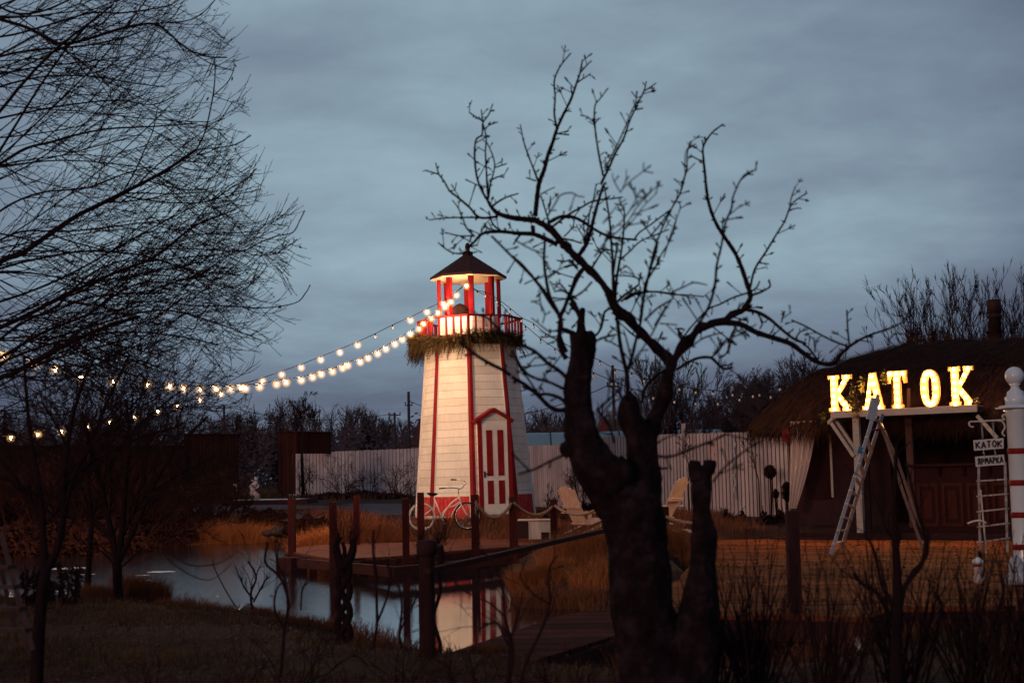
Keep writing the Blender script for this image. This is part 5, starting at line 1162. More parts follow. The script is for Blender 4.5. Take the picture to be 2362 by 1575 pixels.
GLY = {'К': [((0, 0), (0, 1)), ((0, .45), (.6, 1)), ((.15, .55), (.62, 0))], 'А': [((0, 0), (.32, 1)), ((.32, 1), (.64, 0)), ((.12, .36), (.52, .36))], 'Т': [((0, .98), (.64, .98)), ((.32, 0), (.32, 1))],
       'О': [((.32+.3*math.cos(k*.785), .5+.5*math.sin(k*.785)), (.32+.3*math.cos((k+1)*.785), .5+.5*math.sin((k+1)*.785))) for k in range(8)],
       'Я': [((.55, 0), (.55, 1)), ((.55, 1), (.2, .98)), ((.2, .98), (.06, .76)), ((.06, .76), (.2, .52)), ((.2, .52), (.55, .5)), ((.28, .5), (0, 0))], 'Р': [((.08, 0), (.08, 1)), ((.08, 1), (.42, .98)), ((.42, .98), (.58, .76)), ((.58, .76), (.42, .5)), ((.42, .5), (.08, .48))],
       'М': [((0, 0), (.1, 1)), ((.1, 1), (.36, .35)), ((.36, .35), (.62, 1)), ((.62, 1), (.74, 0))]}
def board(corners, d, text, th=1.0):
    tl, tr_, br_, bl = [P(x, y, d) for x, y in corners]; b = MB(); b.prism([bl, br_, tr_, tl], Vector((0, 0, 0)), Vector((0, .02, 0))); bd = b.build('sign_board', SIGNW, br, bo_)
    lm = MB(); n = len(text); widths = [.80 if c_ == 'М' else .68 for c_ in text]; tot = sum(widths)+.22*(n-1); x = 0
    for c_ in text:
        w_ = widths.pop(0)
        for (a, e) in GLY[c_]:
            def mp_(g):
                u = .06+.88*(x+g[0])/tot; v = .20+.60*g[1]+.03*math.sin(x*5); return (bl.lerp(br_, u)).lerp(tl.lerp(tr_, u), v)+Vector((0, -.006, 0))
            lm.tube([mp_(a), mp_(e)], .0085*th, n=5, smooth=False)
        x += w_+.22
    lm.build('lettering', INK, bd, bo_)
    fr = MB(); m0, m1 = bl.lerp(tl, .5), br_.lerp(tr_, .5)
board([(2246, 1015), (2315, 1010), (2315, 1034), (2248, 1039)], 18.04, 'КАТОК'); board([(2250, 1053), (2316, 1048), (2318, 1071), (2252, 1076)], 18.04, 'ЯРМАРКА', .9)
# little figure, bowl on the ground, white drape at the base of the post
p = P(2258, 1345, 17.8); b = MB(); fg = empty('garden_figurine', p); tag(fg, 'small pale garden figurine with white cap and red collar before the old ladder', 'figurine')
b.lathe([(.05, 0), (.075, .02), (.07, .08), (.045, .10), (.055, .13), (.06, .19), (.03, .21)], n=12); b.build('body', mat('pale_pink', (.55, .42, .42), (.35, .26, .27), rough=.25), fg)
b = MB(); b.lathe([(.035, .20), (.042, .215), (.04, .235), (.03, .24)], n=12); b.build('collar', REDP, fg)
b = MB(); b.lathe([(.03, .235), (.065, .25), (.07, .275), (.045, .30), (.02, .315), (.005, .32)], n=12); b.build('cap', POSTW, fg)
b = MB(); a = P(2330, 1215, 20); b.tube(crom([P(2232, 1207, 20), P(2245, 1202, 20), P(2262, 1200, 20), P(2275, 1206, 20)]), .015, n=6); tag(b.build('bent_pipe', CHAIRW, org=P(2232, 1207, 20)), 'thin pale bent rod sticking out left of the old ladder', 'rod')
b = MB(); q = P(2347, 1345, 17.5); b.lathe([(.16, 0), (.14, .08), (.10, .16), (.12, .22), (.06, .30), (.02, .34)], n=14); b.v = [(x*(1+.2*math.sin(9*z+3*x*9)), y, z) for x, y, z in b.v]; o = b.build('plastic_bag', mat('shiny_plastic', (.5, .5, .55), (.3, .3, .34), rough=.12, scale=10, bump=1, spec=.8)); o.location = q; tag(o, 'crumpled shiny plastic bag at the foot of the striped post', 'bag')

# ------------------------------------------------------------------ big forked fruit tree in the foreground
ZO = {'A': (980, 100, 2.613), 'B': (1180, 560, 2.613), 'C': (1500, 250, 2.613), 'D': (1180, 420, 5.226), 'E': (1180, 700, 3.92), 'Fz': (1280, 780, 3.41), 'Z': (900, 560, 5.2275), 'S': (0, 0, 1)}
def zp(z, pts): ox, oy, s = ZO[z]; return [(ox+x/s, oy+y/s) for x, y in pts]
TB = P(1535, 1640, 8.8); TB.z = gz1(TB.x, TB.y)
ft = empty('forked_tree', TB); tag(ft, 'big dark pollarded fruit tree with sawn trunks and crooked spurred branches in front of everything', 'tree')
tk = MB()
def limb(mb, pts, rad, d, n=10, sub=5, jit=0.0):
    rr = rad if isinstance(rad, list) else None; k = len(pts)
    dd = d if isinstance(d, list) else [d]*k
    q = crom([Vector((*pts[i], dd[i])) for i in range(k)], sub); m_ = len(q); out = []; ro = []
    for i, v in enumerate(q):
        t = i/(m_-1)*(k-1); a = min(int(t), k-2); r_ = (rr[a]+(rr[a+1]-rr[a])*(t-a)) if rr else rad
        out.append(P(v.x, v.y, v.z)); ro.append(r_/F*v.z*(1+(jit*RNG.uniform(-1, 1))))
    mb.tube(out, ro, n=n); return out, ro
D0 = 8.8
limb(tk, [(1560, 1700), (1535, 1600), (1505, 1500), (1485, 1400), (1470, 1270), (1462, 1190), (1440, 1130)], [125, 105, 82, 72, 68, 70, 76], D0, 34, 22, .0)
limb(tk, [(1452, 1180), (1400, 1110), (1362, 1055), (1345, 1010), (1337, 960), (1335, 890), (1339, 820), (1342, 775), (1342, 766)], [62, 58, 50, 42, 33, 29, 28, 27, 20], D0, 30, 20, .0)
limb(tk, [(1318, 1045), (1306, 1032), (1302, 1020)], [22, 20, 10], D0-.02, 8, 3)
limb(tk, [(1338, 780), (1340, 745), (1345, 722), (1345, 712)], [12, 9, 8, 7], D0, 8, 3)
limb(tk, [(1455, 1200), (1478, 1130), (1485, 1070), (1475, 1010), (1456, 960), (1453, 925), (1453, 922)], [62, 50, 42, 34, 26, 24, 20], D0+.05, 28, 20, .0)
limb(tk, [(1400, 1150), (1430, 1090), (1415, 1060)], [30, 34, 20], D0-.1, 10, 4)
limb(tk, [(1475, 1040), (1505, 985), (1527, 925), (1540, 870), (1548, 832)], [24, 20, 16, 14, 13], D0+.1, 16, 14, .0)
limb(tk, [(1570, 1640), (1600, 1500), (1615, 1400), (1620, 1300), (1620, 1200), (1618, 1120), (1616, 1090)], [75, 52, 42, 30, 25, 23, 22], D0-.1, 28, 22, .0)
limb(tk, [(1612, 1105), (1600, 1075), (1598, 1062)], [20, 17, 13], D0-.12, 9, 3); limb(tk, [(1620, 1100), (1635, 1072), (1636, 1058)], [18, 16, 12], D0-.12, 9, 3)
LM = zp('E', [(1450, 570), (1370, 460), (1250, 340), (1130, 240), (1000, 110), (910, 20)])+zp('D', [(1130, 1270), (1000, 1130), (850, 960), (720, 850), (600, 730), (500, 610), (420, 530), (280, 460)])
limb(tk, LM, [13, 12, 11.5, 11, 10.5, 10.5, 10, 10, 9.5, 9, 8.5, 8, 7.5, 7], D0+.3, 9, 4, .08)
RM = zp('E', [(1440, 560), (1500, 480), (1600, 330), (1680, 250), (1780, 210), (1900, 160), (2040, 90), (2100, 50), (2140, 0)])
limb(tk, RM, [13, 12, 11, 10, 9.5, 9, 8, 7.5, 7], D0+.3, 9, 4, .08)
from mathutils import noise as mnoise
nv_ = []
for v in tk.v:
    q = Vector((v[0]*14, v[1]*14, v[2]*4.5)); q2 = Vector(v)*5
    nv_.append(tuple(Vector(v)+mnoise.noise_vector(q)*.022+mnoise.noise_vector(q2)*.020+mnoise.noise_vector(Vector(v)*38)*.006))
tk.v = nv_
tk.build('trunk', BARK_T, ft, TB)
BR = [  # zone, points, r0, r1, depth
('A', [(665, 1040), (680, 900), (690, 840), (720, 760), (740, 680), (770, 600), (795, 520), (830, 440), (880, 340), (915, 240), (935, 180), (950, 100)], 7, 2, 9.6),
('A', [(795, 515), (780, 420), (785, 330), (780, 230), (800, 170), (830, 120), (880, 60)], 3, 1.6, 9.6), ('A', [(915, 240), (960, 210), (1000, 185)], 2, 1.5, 9.6), ('A', [(935, 180), (970, 140), (1005, 105)], 2, 1.5, 9.6), ('A', [(890, 330), (880, 260)], 2, 1.6, 9.6), ('A', [(795, 545), (870, 552)], 2, 2, 9.6),
('A', [(690, 1070), (600, 1060), (520, 1050), (440, 1025), (400, 985), (380, 950)], 8, 4, 9.4), ('A', [(380, 950), (350, 900), (320, 830), (305, 750), (300, 650), (310, 580), (345, 550), (350, 480), (385, 430), (410, 365)], 3.6, 1.6, 9.5),
('A', [(382, 940), (375, 850), (370, 750), (365, 650), (370, 570), (350, 480), (340, 400)], 3, 1.5, 9.6), ('A', [(385, 930), (395, 850), (420, 750), (410, 680), (375, 600)], 2.6, 1.5, 9.6), ('A', [(350, 470), (300, 440), (265, 415)], 2, 1.5, 9.6), ('A', [(420, 750), (495, 725)], 2, 1.5, 9.5),
('A', [(390, 830), (440, 805), (480, 810)], 2, 1.5, 9.5), ('A', [(395, 990), (450, 950), (500, 925), (565, 905)], 3, 1.7, 9.4), ('A', [(440, 1045), (330, 1050), (270, 990), (200, 930), (150, 890), (115, 830), (85, 790), (65, 720)], 3.6, 1.7, 9.5), ('A', [(85, 790), (0, 765)], 2, 1.6, 9.5), ('A', [(330, 1050), (200, 1050), (100, 1055), (30, 1065)], 2.4, 1.4, 9.5),
('A', [(800, 1215), (720, 1175), (650, 1150), (560, 1145), (460, 1135), (370, 1140), (330, 1160), (300, 1195), (265, 1230), (270, 1280)], 6.5, 2.6, 9.3), ('A', [(655, 1150), (650, 1100)], 6, 6, 9.3), ('A', [(460, 1130), (410, 1090), (385, 1010)], 2.8, 2.2, 9.4), ('A', [(300, 1165), (250, 1110), (230, 1060), (200, 990), (165, 945)], 2.6, 1.6, 8.6),
('A', [(300, 1160), (210, 1160), (120, 1140)], 2.2, 1.6, 9), ('A', [(265, 1260), (180, 1265), (120, 1235), (80, 1200)], 2.2, 1.7, 9.3), ('A', [(250, 1230), (320, 1215)], 2, 1.7, 9.3), ('A', [(685, 840), (660, 770), (625, 680), (595, 590), (575, 490)], 3, 1.6, 9.5), ('A', [(670, 830), (610, 810)], 2, 1.5, 9.5),
('A', [(740, 1085), (820, 1045), (900, 1050), (960, 1080), (1020, 1120), (1100, 1160), (1180, 1175), (1280, 1185)], 5, 2.6, 9.2), ('D', [(1480, 690), (1540, 610), (1640, 540), (1840, 390), (1930, 320), (1990, 200)], 2.4, 1.7, 9.2), ('A', [(1490, 990), (1540, 900), (1568, 800), (1580, 760), (1583, 660), (1600, 590)], 2.4, 1.5, 9),
('D', [(480, 550), (620, 440), (740, 360), (850, 300), (960, 240), (1090, 210), (1220, 200), (1340, 180)], 3.4, 1.6, 9.3), ('D', [(800, 900), (900, 750), (950, 600), (1000, 400), (1050, 220), (1110, 30)], 6.5, 3.6, 9.2), ('D', [(880, 720), (920, 560), (940, 380), (990, 200), (1020, 20)], 3, 1.6, 9.2),
('A', [(1060, 850), (1110, 750), (1150, 660), (1200, 570), (1230, 480), (1270, 390), (1320, 290), (1335, 230)], 3.6, 1.6, 9.2), ('A', [(1320, 290), (1360, 265), (1395, 240)], 2, 1.4, 9.0), ('A', [(1090, 750), (1160, 610), (1210, 500), (1250, 400), (1290, 340)], 2.2, 1.5, 8.8), ('A', [(1075, 800), (1045, 650), (1025, 500), (1025, 380), (1060, 330), (1105, 270)], 3, 1.5, 8.8), ('A', [(1030, 490), (980, 445), (935, 435)], 2, 1.4, 8.4),
('D', [(1250, 1430), (1245, 1300), (1220, 1100), (1215, 900), (1200, 700), (1180, 450), (1150, 250), (1120, 50)], 4.4, 2.0, 8.8), ('D', [(1250, 1400), (1270, 1150), (1320, 850), (1350, 600), (1360, 400), (1355, 290)], 4, 1.6, 8.9), ('D', [(1290, 950), (1340, 910), (1430, 830), (1520, 740), (1620, 680), (1780, 620), (1900, 570)], 2.6, 1.6, 8.8),
('D', [(970, 1030), (1060, 890), (1120, 820), (1220, 820)], 3, 2, 9), ('D', [(1560, 1568), (1600, 1350), (1640, 1180), (1680, 980), (1740, 760), (1790, 620), (1850, 480), (1930, 330)], 4, 2, 7.8), ('D', [(1640, 1180), (1760, 980), (1800, 880), (1890, 740), (1950, 600), (1985, 450)], 2.6, 1.6, 7.8),
('C', [(0, 770), (60, 700), (130, 600), (175, 520), (210, 400), (270, 330)], 2.2, 1.4, 7.8), ('C', [(210, 400), (215, 260), (265, 220)], 1.8, 1.3, 7.4), ('C', [(80, 900), (130, 740), (180, 600), (165, 560)], 1.8, 1.3, 7.8), ('D', [(1280, 1440), (1350, 1370), (1450, 1300), (1540, 1230)], 4, 2.5, 9), ('D', [(1370, 1420), (1500, 1350), (1620, 1330), (1740, 1320), (1986, 1350)], 3, 2, 9), ('B', [(960, 312), (1060, 315), (1160, 325)], 2, 1.6, 9),
('D', [(1540, 1230), (1520, 1160), (1400, 1130), (1290, 1130)], 2.2, 1.6, 8.5), ('D', [(1540, 1200), (1560, 1090)], 2.2, 2.4, 8.5), ('D', [(1500, 1160), (1420, 1040), (1340, 1000)], 1.8, 1.4, 6.8), ('A', [(1080, 1240), (1100, 1150), (1180, 1080), (1250, 990), (1330, 920), (1390, 870), (1410, 840)], 2.2, 1.4, 6.3), ('A', [(1180, 1150), (1260, 1060), (1320, 980), (1400, 900)], 1.8, 1.3, 6.3),
('D', [(1000, 900), (1150, 700), (1250, 620), (1400, 480), (1480, 350), (1560, 250), (1690, 110)], 2.4, 1.4, 6.6), ('D', [(1100, 500), (1180, 400), (1280, 280), (1380, 210)], 2, 1.4, 6.3), ('D', [(440, 400), (520, 270), (590, 160), (720, 130), (800, 170), (880, 180)], 2.2, 1.6, 6.6), ('A', [(1180, 900), (1140, 830), (1130, 780)], 1.6, 1.2, 6.3), ('A', [(1180, 900), (1210, 830), (1215, 760)], 1.6, 1.2, 6.3), ('A', [(1190, 880), (1250, 820)], 1.6, 1.2, 6.3),
('A', [(400, 1160), (480, 1240), (560, 1320), (640, 1400), (720, 1490), (760, 1560)], 3, 3.4, 7.4), ('D', [(40, 700), (220, 800), (380, 860)], 2, 2, 6.6), ('Z', [(620, 20), (690, 90), (800, 130), (900, 135)], 1.6, 1.4, 9.2),
('B', [(0, 80), (60, 130), (130, 210), (190, 290), (240, 370), (290, 440), (300, 500), (285, 570), (295, 640), (330, 700)], 3.4, 7, 7.9), ('B', [(195, -60), (200, 0), (195, 100), (205, 200), (230, 320), (270, 400), (290, 450)], 3, 5, 8), ('B', [(430, 160), (390, 230), (350, 310), (320, 390), (295, 450), (290, 560), (330, 660)], 5, 6, 8.2), ('D', [(870, 1040), (780, 1150), (730, 1290), (690, 1400)], 6, 5, 8.6), ('D', [(680, 1380), (750, 1450), (800, 1568)], 5, 6, 8.6), ('E', [(530, -10), (600, 80), (625, 140)], 6, 7, 8.7),
('D', [(970, 1200), (870, 1310), (740, 1400)], 3, 2.6, 7.6), ('D', [(690, 1350), (620, 1310), (560, 1310), (510, 1320)], 3.4, 2, 7.4), ('D', [(680, 1340), (600, 1240), (540, 1220)], 2.6, 2, 7.4), ('D', [(585, 1240), (575, 1170)], 2, 2, 7.4), ('D', [(800, 1040), (750, 985), (700, 930)], 3.4, 2.4, 9), ('D', [(700, 940), (620, 960), (540, 940)], 2.4, 1.6, 9), ('D', [(610, 680), (720, 700), (850, 740)], 2.6, 2, 9.2), ('D', [(630, 660), (700, 590), (745, 520), (760, 440)], 2, 1.5, 9.2), ('D', [(870, 740), (860, 650), (800, 560), (785, 510)], 2, 1.4, 9.2), ('D', [(460, 500), (420, 380), (380, 250), (350, 160)], 2.8, 1.8, 9.3), ('D', [(450, 400), (460, 260), (470, 170)], 1.8, 1.6, 9.3), ('D', [(350, 150), (420, 110), (500, 70)], 1.8, 1.3, 9.0),
('D', [(420, 1180), (480, 1130), (540, 1070), (690, 1010)], 2, 1.6, 6.5), ('D', [(330, 1300), (345, 1430), (370, 1568)], 2.2, 2, 6.5),
('E', [(490, 960), (440, 965), (400, 960), (330, 920), (240, 830), (130, 740), (0, 660)], 7, 5, 7.8), ('Z', [(1450, 1600), (1370, 1540), (1230, 1470), (1100, 1395), (950, 1290), (850, 1200)], 5, 4.4, 7.6), ('E', [(490, 900), (430, 850), (330, 820), (240, 825)], 5, 4, 7.6), ('E', [(500, 750), (460, 765), (430, 750), (340, 710), (230, 680), (150, 640), (80, 560), (40, 480), (0, 420)], 4.5, 3, 7.2), ('E', [(500, 670), (420, 600), (330, 540), (220, 440), (110, 380)], 5.5, 4.4, 7.4), ('Z', [(1830, 1390), (1750, 1310), (1600, 1230), (1420, 1120), (1300, 1030), (1150, 890), (1080, 870)], 4.4, 3, 7.2), ('Z', [(1000, 820), (1080, 880), (1160, 900)], 2.2, 2, 6.5),
('E', [(240, 830), (190, 740), (120, 640), (60, 560), (40, 480)], 3, 2, 7.0), ('E', [(340, 710), (300, 660), (290, 620)], 2, 2, 7.2), ('E', [(150, 560), (220, 480)], 2, 1.6, 7),
('E', [(430, 240), (340, 250), (280, 210), (180, 130)], 2.6, 1.6, 6.8), ('E', [(560, 270), (480, 240), (440, 230)], 7, 6, 8.4), ('E', [(280, 180), (300, 90), (260, 0)], 2, 1.6, 6.6), ('E', [(430, 330), (350, 300), (250, 240)], 2, 1.5, 6.6), ('E', [(740, 310), (800, 240), (830, 140), (840, 80), (885, 45)], 3.2, 3, 8.8), ('E', [(735, 360), (800, 320), (860, 300), (950, 280)], 4, 2.6, 7), ('E', [(860, 300), (890, 260), (920, 230)], 2.4, 2.4, 6.8), ('E', [(840, 330), (920, 355)], 2.4, 2, 6.8),
('E', [(1045, 880), (1050, 750), (1040, 620), (1010, 500), (980, 350), (960, 180), (940, 80)], 6.5, 4, 8.0), ('B', [(635, 400), (625, 350), (610, 240), (620, 130), (640, 0)], 4, 3, 8.2), ('E', [(1050, 610), (1090, 480), (1120, 350), (1160, 200), (1180, 60), (1190, 0)], 4.4, 3.4, 8.0), ('B', [(770, 470), (790, 380), (800, 270), (830, 180), (870, 60), (880, 0)], 3, 2.4, 7.6), ('E', [(1060, 600), (1150, 460), (1260, 290), (1340, 140), (1400, 40)], 2.6, 2, 6.6), ('B', [(860, 500), (910, 420), (960, 350), (985, 300)], 2.4, 2, 6.8), ('B', [(800, 470), (860, 410), (900, 380), (960, 345)], 3, 2.6, 6.8), ('B', [(960, 300), (1040, 265), (1100, 240), (1180, 255)], 2.6, 1.8, 6.8), ('E', [(1080, 490), (1040, 330), (1010, 230)], 2.4, 1.8, 7.0), ('E', [(1160, 320), (1080, 270), (1020, 210)], 2.4, 2, 8.6), ('E', [(1340, 180), (1420, 185), (1500, 195)], 2, 1.6, 6.8),
('E', [(1180, 900), (1200, 780), (1280, 680), (1390, 600)], 4.5, 4, 8.4),
('C', [(560, 1210), (600, 1150), (600, 1110), (580, 1050), (550, 960), (510, 870), (450, 780), (400, 700), (360, 600), (340, 500), (330, 400), (320, 300), (320, 230), (370, 150), (440, 95)], 7, 2, 9.3), ('C', [(600, 1090), (630, 970), (700, 860), (760, 760), (810, 680), (840, 600), (870, 560), (945, 510)], 3, 1.7, 9.2), ('C', [(840, 600), (850, 540), (875, 470)], 1.8, 1.4, 9), ('C', [(840, 612), (895, 600)], 1.7, 1.4, 9), ('C', [(650, 930), (715, 938)], 2, 1.8, 9.2), ('C', [(320, 235), (312, 190)], 2, 1.6, 9.3), ('C', [(315, 320), (270, 300), (240, 280)], 2, 1.4, 9),
('C', [(600, 1130), (660, 1110), (700, 1090), (722, 1070), (715, 1030)], 3, 2.2, 9.2), ('C', [(590, 1115), (640, 1080), (660, 1040)], 2.2, 2, 9.2), ('C', [(595, 1110), (500, 1140), (420, 1180), (350, 1210), (270, 1290), (200, 1375)], 2.6, 2.4, 8.8), ('C', [(270, 1330), (350, 1200), (390, 1060), (400, 950), (430, 820), (450, 700), (490, 600), (500, 530), (560, 410), (640, 370)], 4, 2, 7.4), ('C', [(480, 640), (550, 580)], 1.8, 1.4, 6.8), ('C', [(210, 1390), (180, 1380), (170, 1330), (200, 1330)], 3, 2.4, 9),
('C', [(430, 1290), (540, 1300), (640, 1350), (750, 1385), (850, 1420), (930, 1480), (1010, 1530), (1100, 1540), (1140, 1490), (1195, 1440)], 8, 4.5, 9.0), ('C', [(580, 1212), (650, 1230), (720, 1270), (790, 1330), (860, 1385), (940, 1420)], 5, 3.4, 9.0), ('C', [(790, 1290), (800, 1250), (810, 1220)], 2, 1.8, 9), ('C', [(1190, 1435), (1100, 1400), (1020, 1360), (930, 1310), (850, 1275)], 2.6, 2, 9.1), ('C', [(1200, 1430), (1190, 1330), (1185, 1215)], 2.4, 2.2, 8.8), ('C', [(1190, 1440), (1270, 1390), (1340, 1360), (1430, 1330), (1500, 1300), (1545, 1278)], 4, 1.8, 9.1),
('C', [(995, 1470), (985, 1380)], 2, 1.6, 8), ('C', [(650, 1240), (675, 1290), (660, 1330)], 2.4, 2, 8.5), ('C', [(850, 1480), (845, 1560)], 2.4, 1.8, 9), ('C', [(870, 1400), (900, 1350), (950, 1330)], 2, 1.8, 9), ('C', [(1010, 1520), (960, 1450), (920, 1420)], 3, 2.5, 9), ('C', [(520, 1310), (500, 1370), (470, 1470)], 2.4, 1.8, 7), ('C', [(90, 1560), (140, 1520), (240, 1440), (330, 1380), (440, 1350)], 3, 2, 7), ('C', [(380, 1480), (450, 1400), (540, 1360), (640, 1300)], 2.4, 1.8, 6.6), ('C', [(790, 1270), (850, 1230)], 1.6, 1.3, 7), ('C', [(1430, 1400), (1470, 1360), (1490, 1350)], 2, 2, 7),
('E', [(1490, 600), (1600, 530), (1700, 490), (1800, 490), (1860, 540), (1920, 590), (2000, 575)], 4.5, 3.4, 8.6), ('E', [(1800, 490), (1870, 430), (1950, 310)], 2.6, 2, 8), ('E', [(1880, 490), (1950, 440), (1980, 300), (2070, 130)], 2.6, 2.2, 8.4), ('B', [(660, 355), (720, 310), (800, 295), (860, 295), (960, 310)], 2.8, 2, 8.8), ('E', [(1560, 330), (1530, 270), (1500, 235)], 3, 2.6, 8.8),
('Fz', [(730, 860), (790, 920), (900, 930), (1000, 900), (1100, 860), (1250, 800), (1350, 750)], 4, 3, 6.3), ('Fz', [(740, 870), (860, 790), (960, 750)], 3, 2, 6.3), ('Fz', [(1240, 1130), (1340, 1010), (1500, 880), (1620, 810)], 3, 2.4, 6.2), ('Fz', [(780, 960), (830, 1020), (890, 1020)], 3.4, 3, 7.5), ('E', [(780, 960), (880, 870), (960, 790), (1000, 720)], 3.6, 2.4, 6.4), ('E', [(800, 1020), (900, 900), (990, 860)], 3, 2.4, 6.3), ('E', [(930, 1260), (880, 1100), (770, 950)], 3.4, 3, 7.4), ('E', [(470, 1370), (380, 1410), (300, 1450), (200, 1500), (60, 1540)], 4, 3, 6.4),
]
BRX = {id(b_): 1 for b_ in BR}
def spurs(mb, pts, rad, dens, rg, sc=1.0):
    """knobby fruiting spurs along a branch"""
    L_ = 0; nxt = rg.uniform(.02, .06)
    for i in range(len(pts)-1):
        seg = pts[i+1]-pts[i]; L_ += seg.length
        while L_ > nxt:
            q = pts[i+1]-seg.normalized()*(L_-nxt) if seg.length > 0 else pts[i]; d = seg.normalized(); nxt += rg.uniform(.035, .085)/dens
            a = rg.uniform(0, 6.283); o = d.orthogonal().normalized(); o = Matrix.Rotation(a, 3, d) @ o; dd = (o+d*rg.uniform(.2, .9)+Vector((0, 0, .25))).normalized()
            ln = rg.choice([.016, .022, .028, .036, .050, .070, .085, .13])*sc; e = q+dd*ln; r_ = .0031*sc
            mb.tube([q, q.lerp(e, .6), e], [r_, r_*.9, r_*1.5], n=4, cap=False); mb.tube([e, e+dd*.008*sc], [r_*1.6, r_*.3], n=4, cap=False)
            if ln > .04:
                for s_ in (-1, 1): f = q.lerp(e, .65); g_ = (dd+o.cross(d)*s_).normalized(); mb.tube([f, f+g_*ln*.35], [r_, r_*1.2], n=3, cap=False)
rgb = random.Random(5); nb = 0
bm_ = MB()
for z, pts, r0, r1, d in BR:
    q = zp(z, pts); k = len(q); rad = [.98*(r0+(r1-r0)*i/(k-1)) for i in range(k)]; dj = d
    o_, r_ = limb(bm_, q, rad, dj, 6, 5, .10); spurs(bm_, o_, r_, 1.0 if d > 8 else .8, rgb, 1.0+.25*(r0 > 3))
    nb += 1
o_, r_ = limb(bm_, LM, 7, D0+.28, 5, 3); spurs(bm_, o_, r_, .8, rgb, 1.5)
o_, r_ = limb(bm_, RM, 6, D0+.28, 5, 3); spurs(bm_, o_, r_, .6, rgb, 1.5)
bm_.build('branches', BARK, ft, TB)

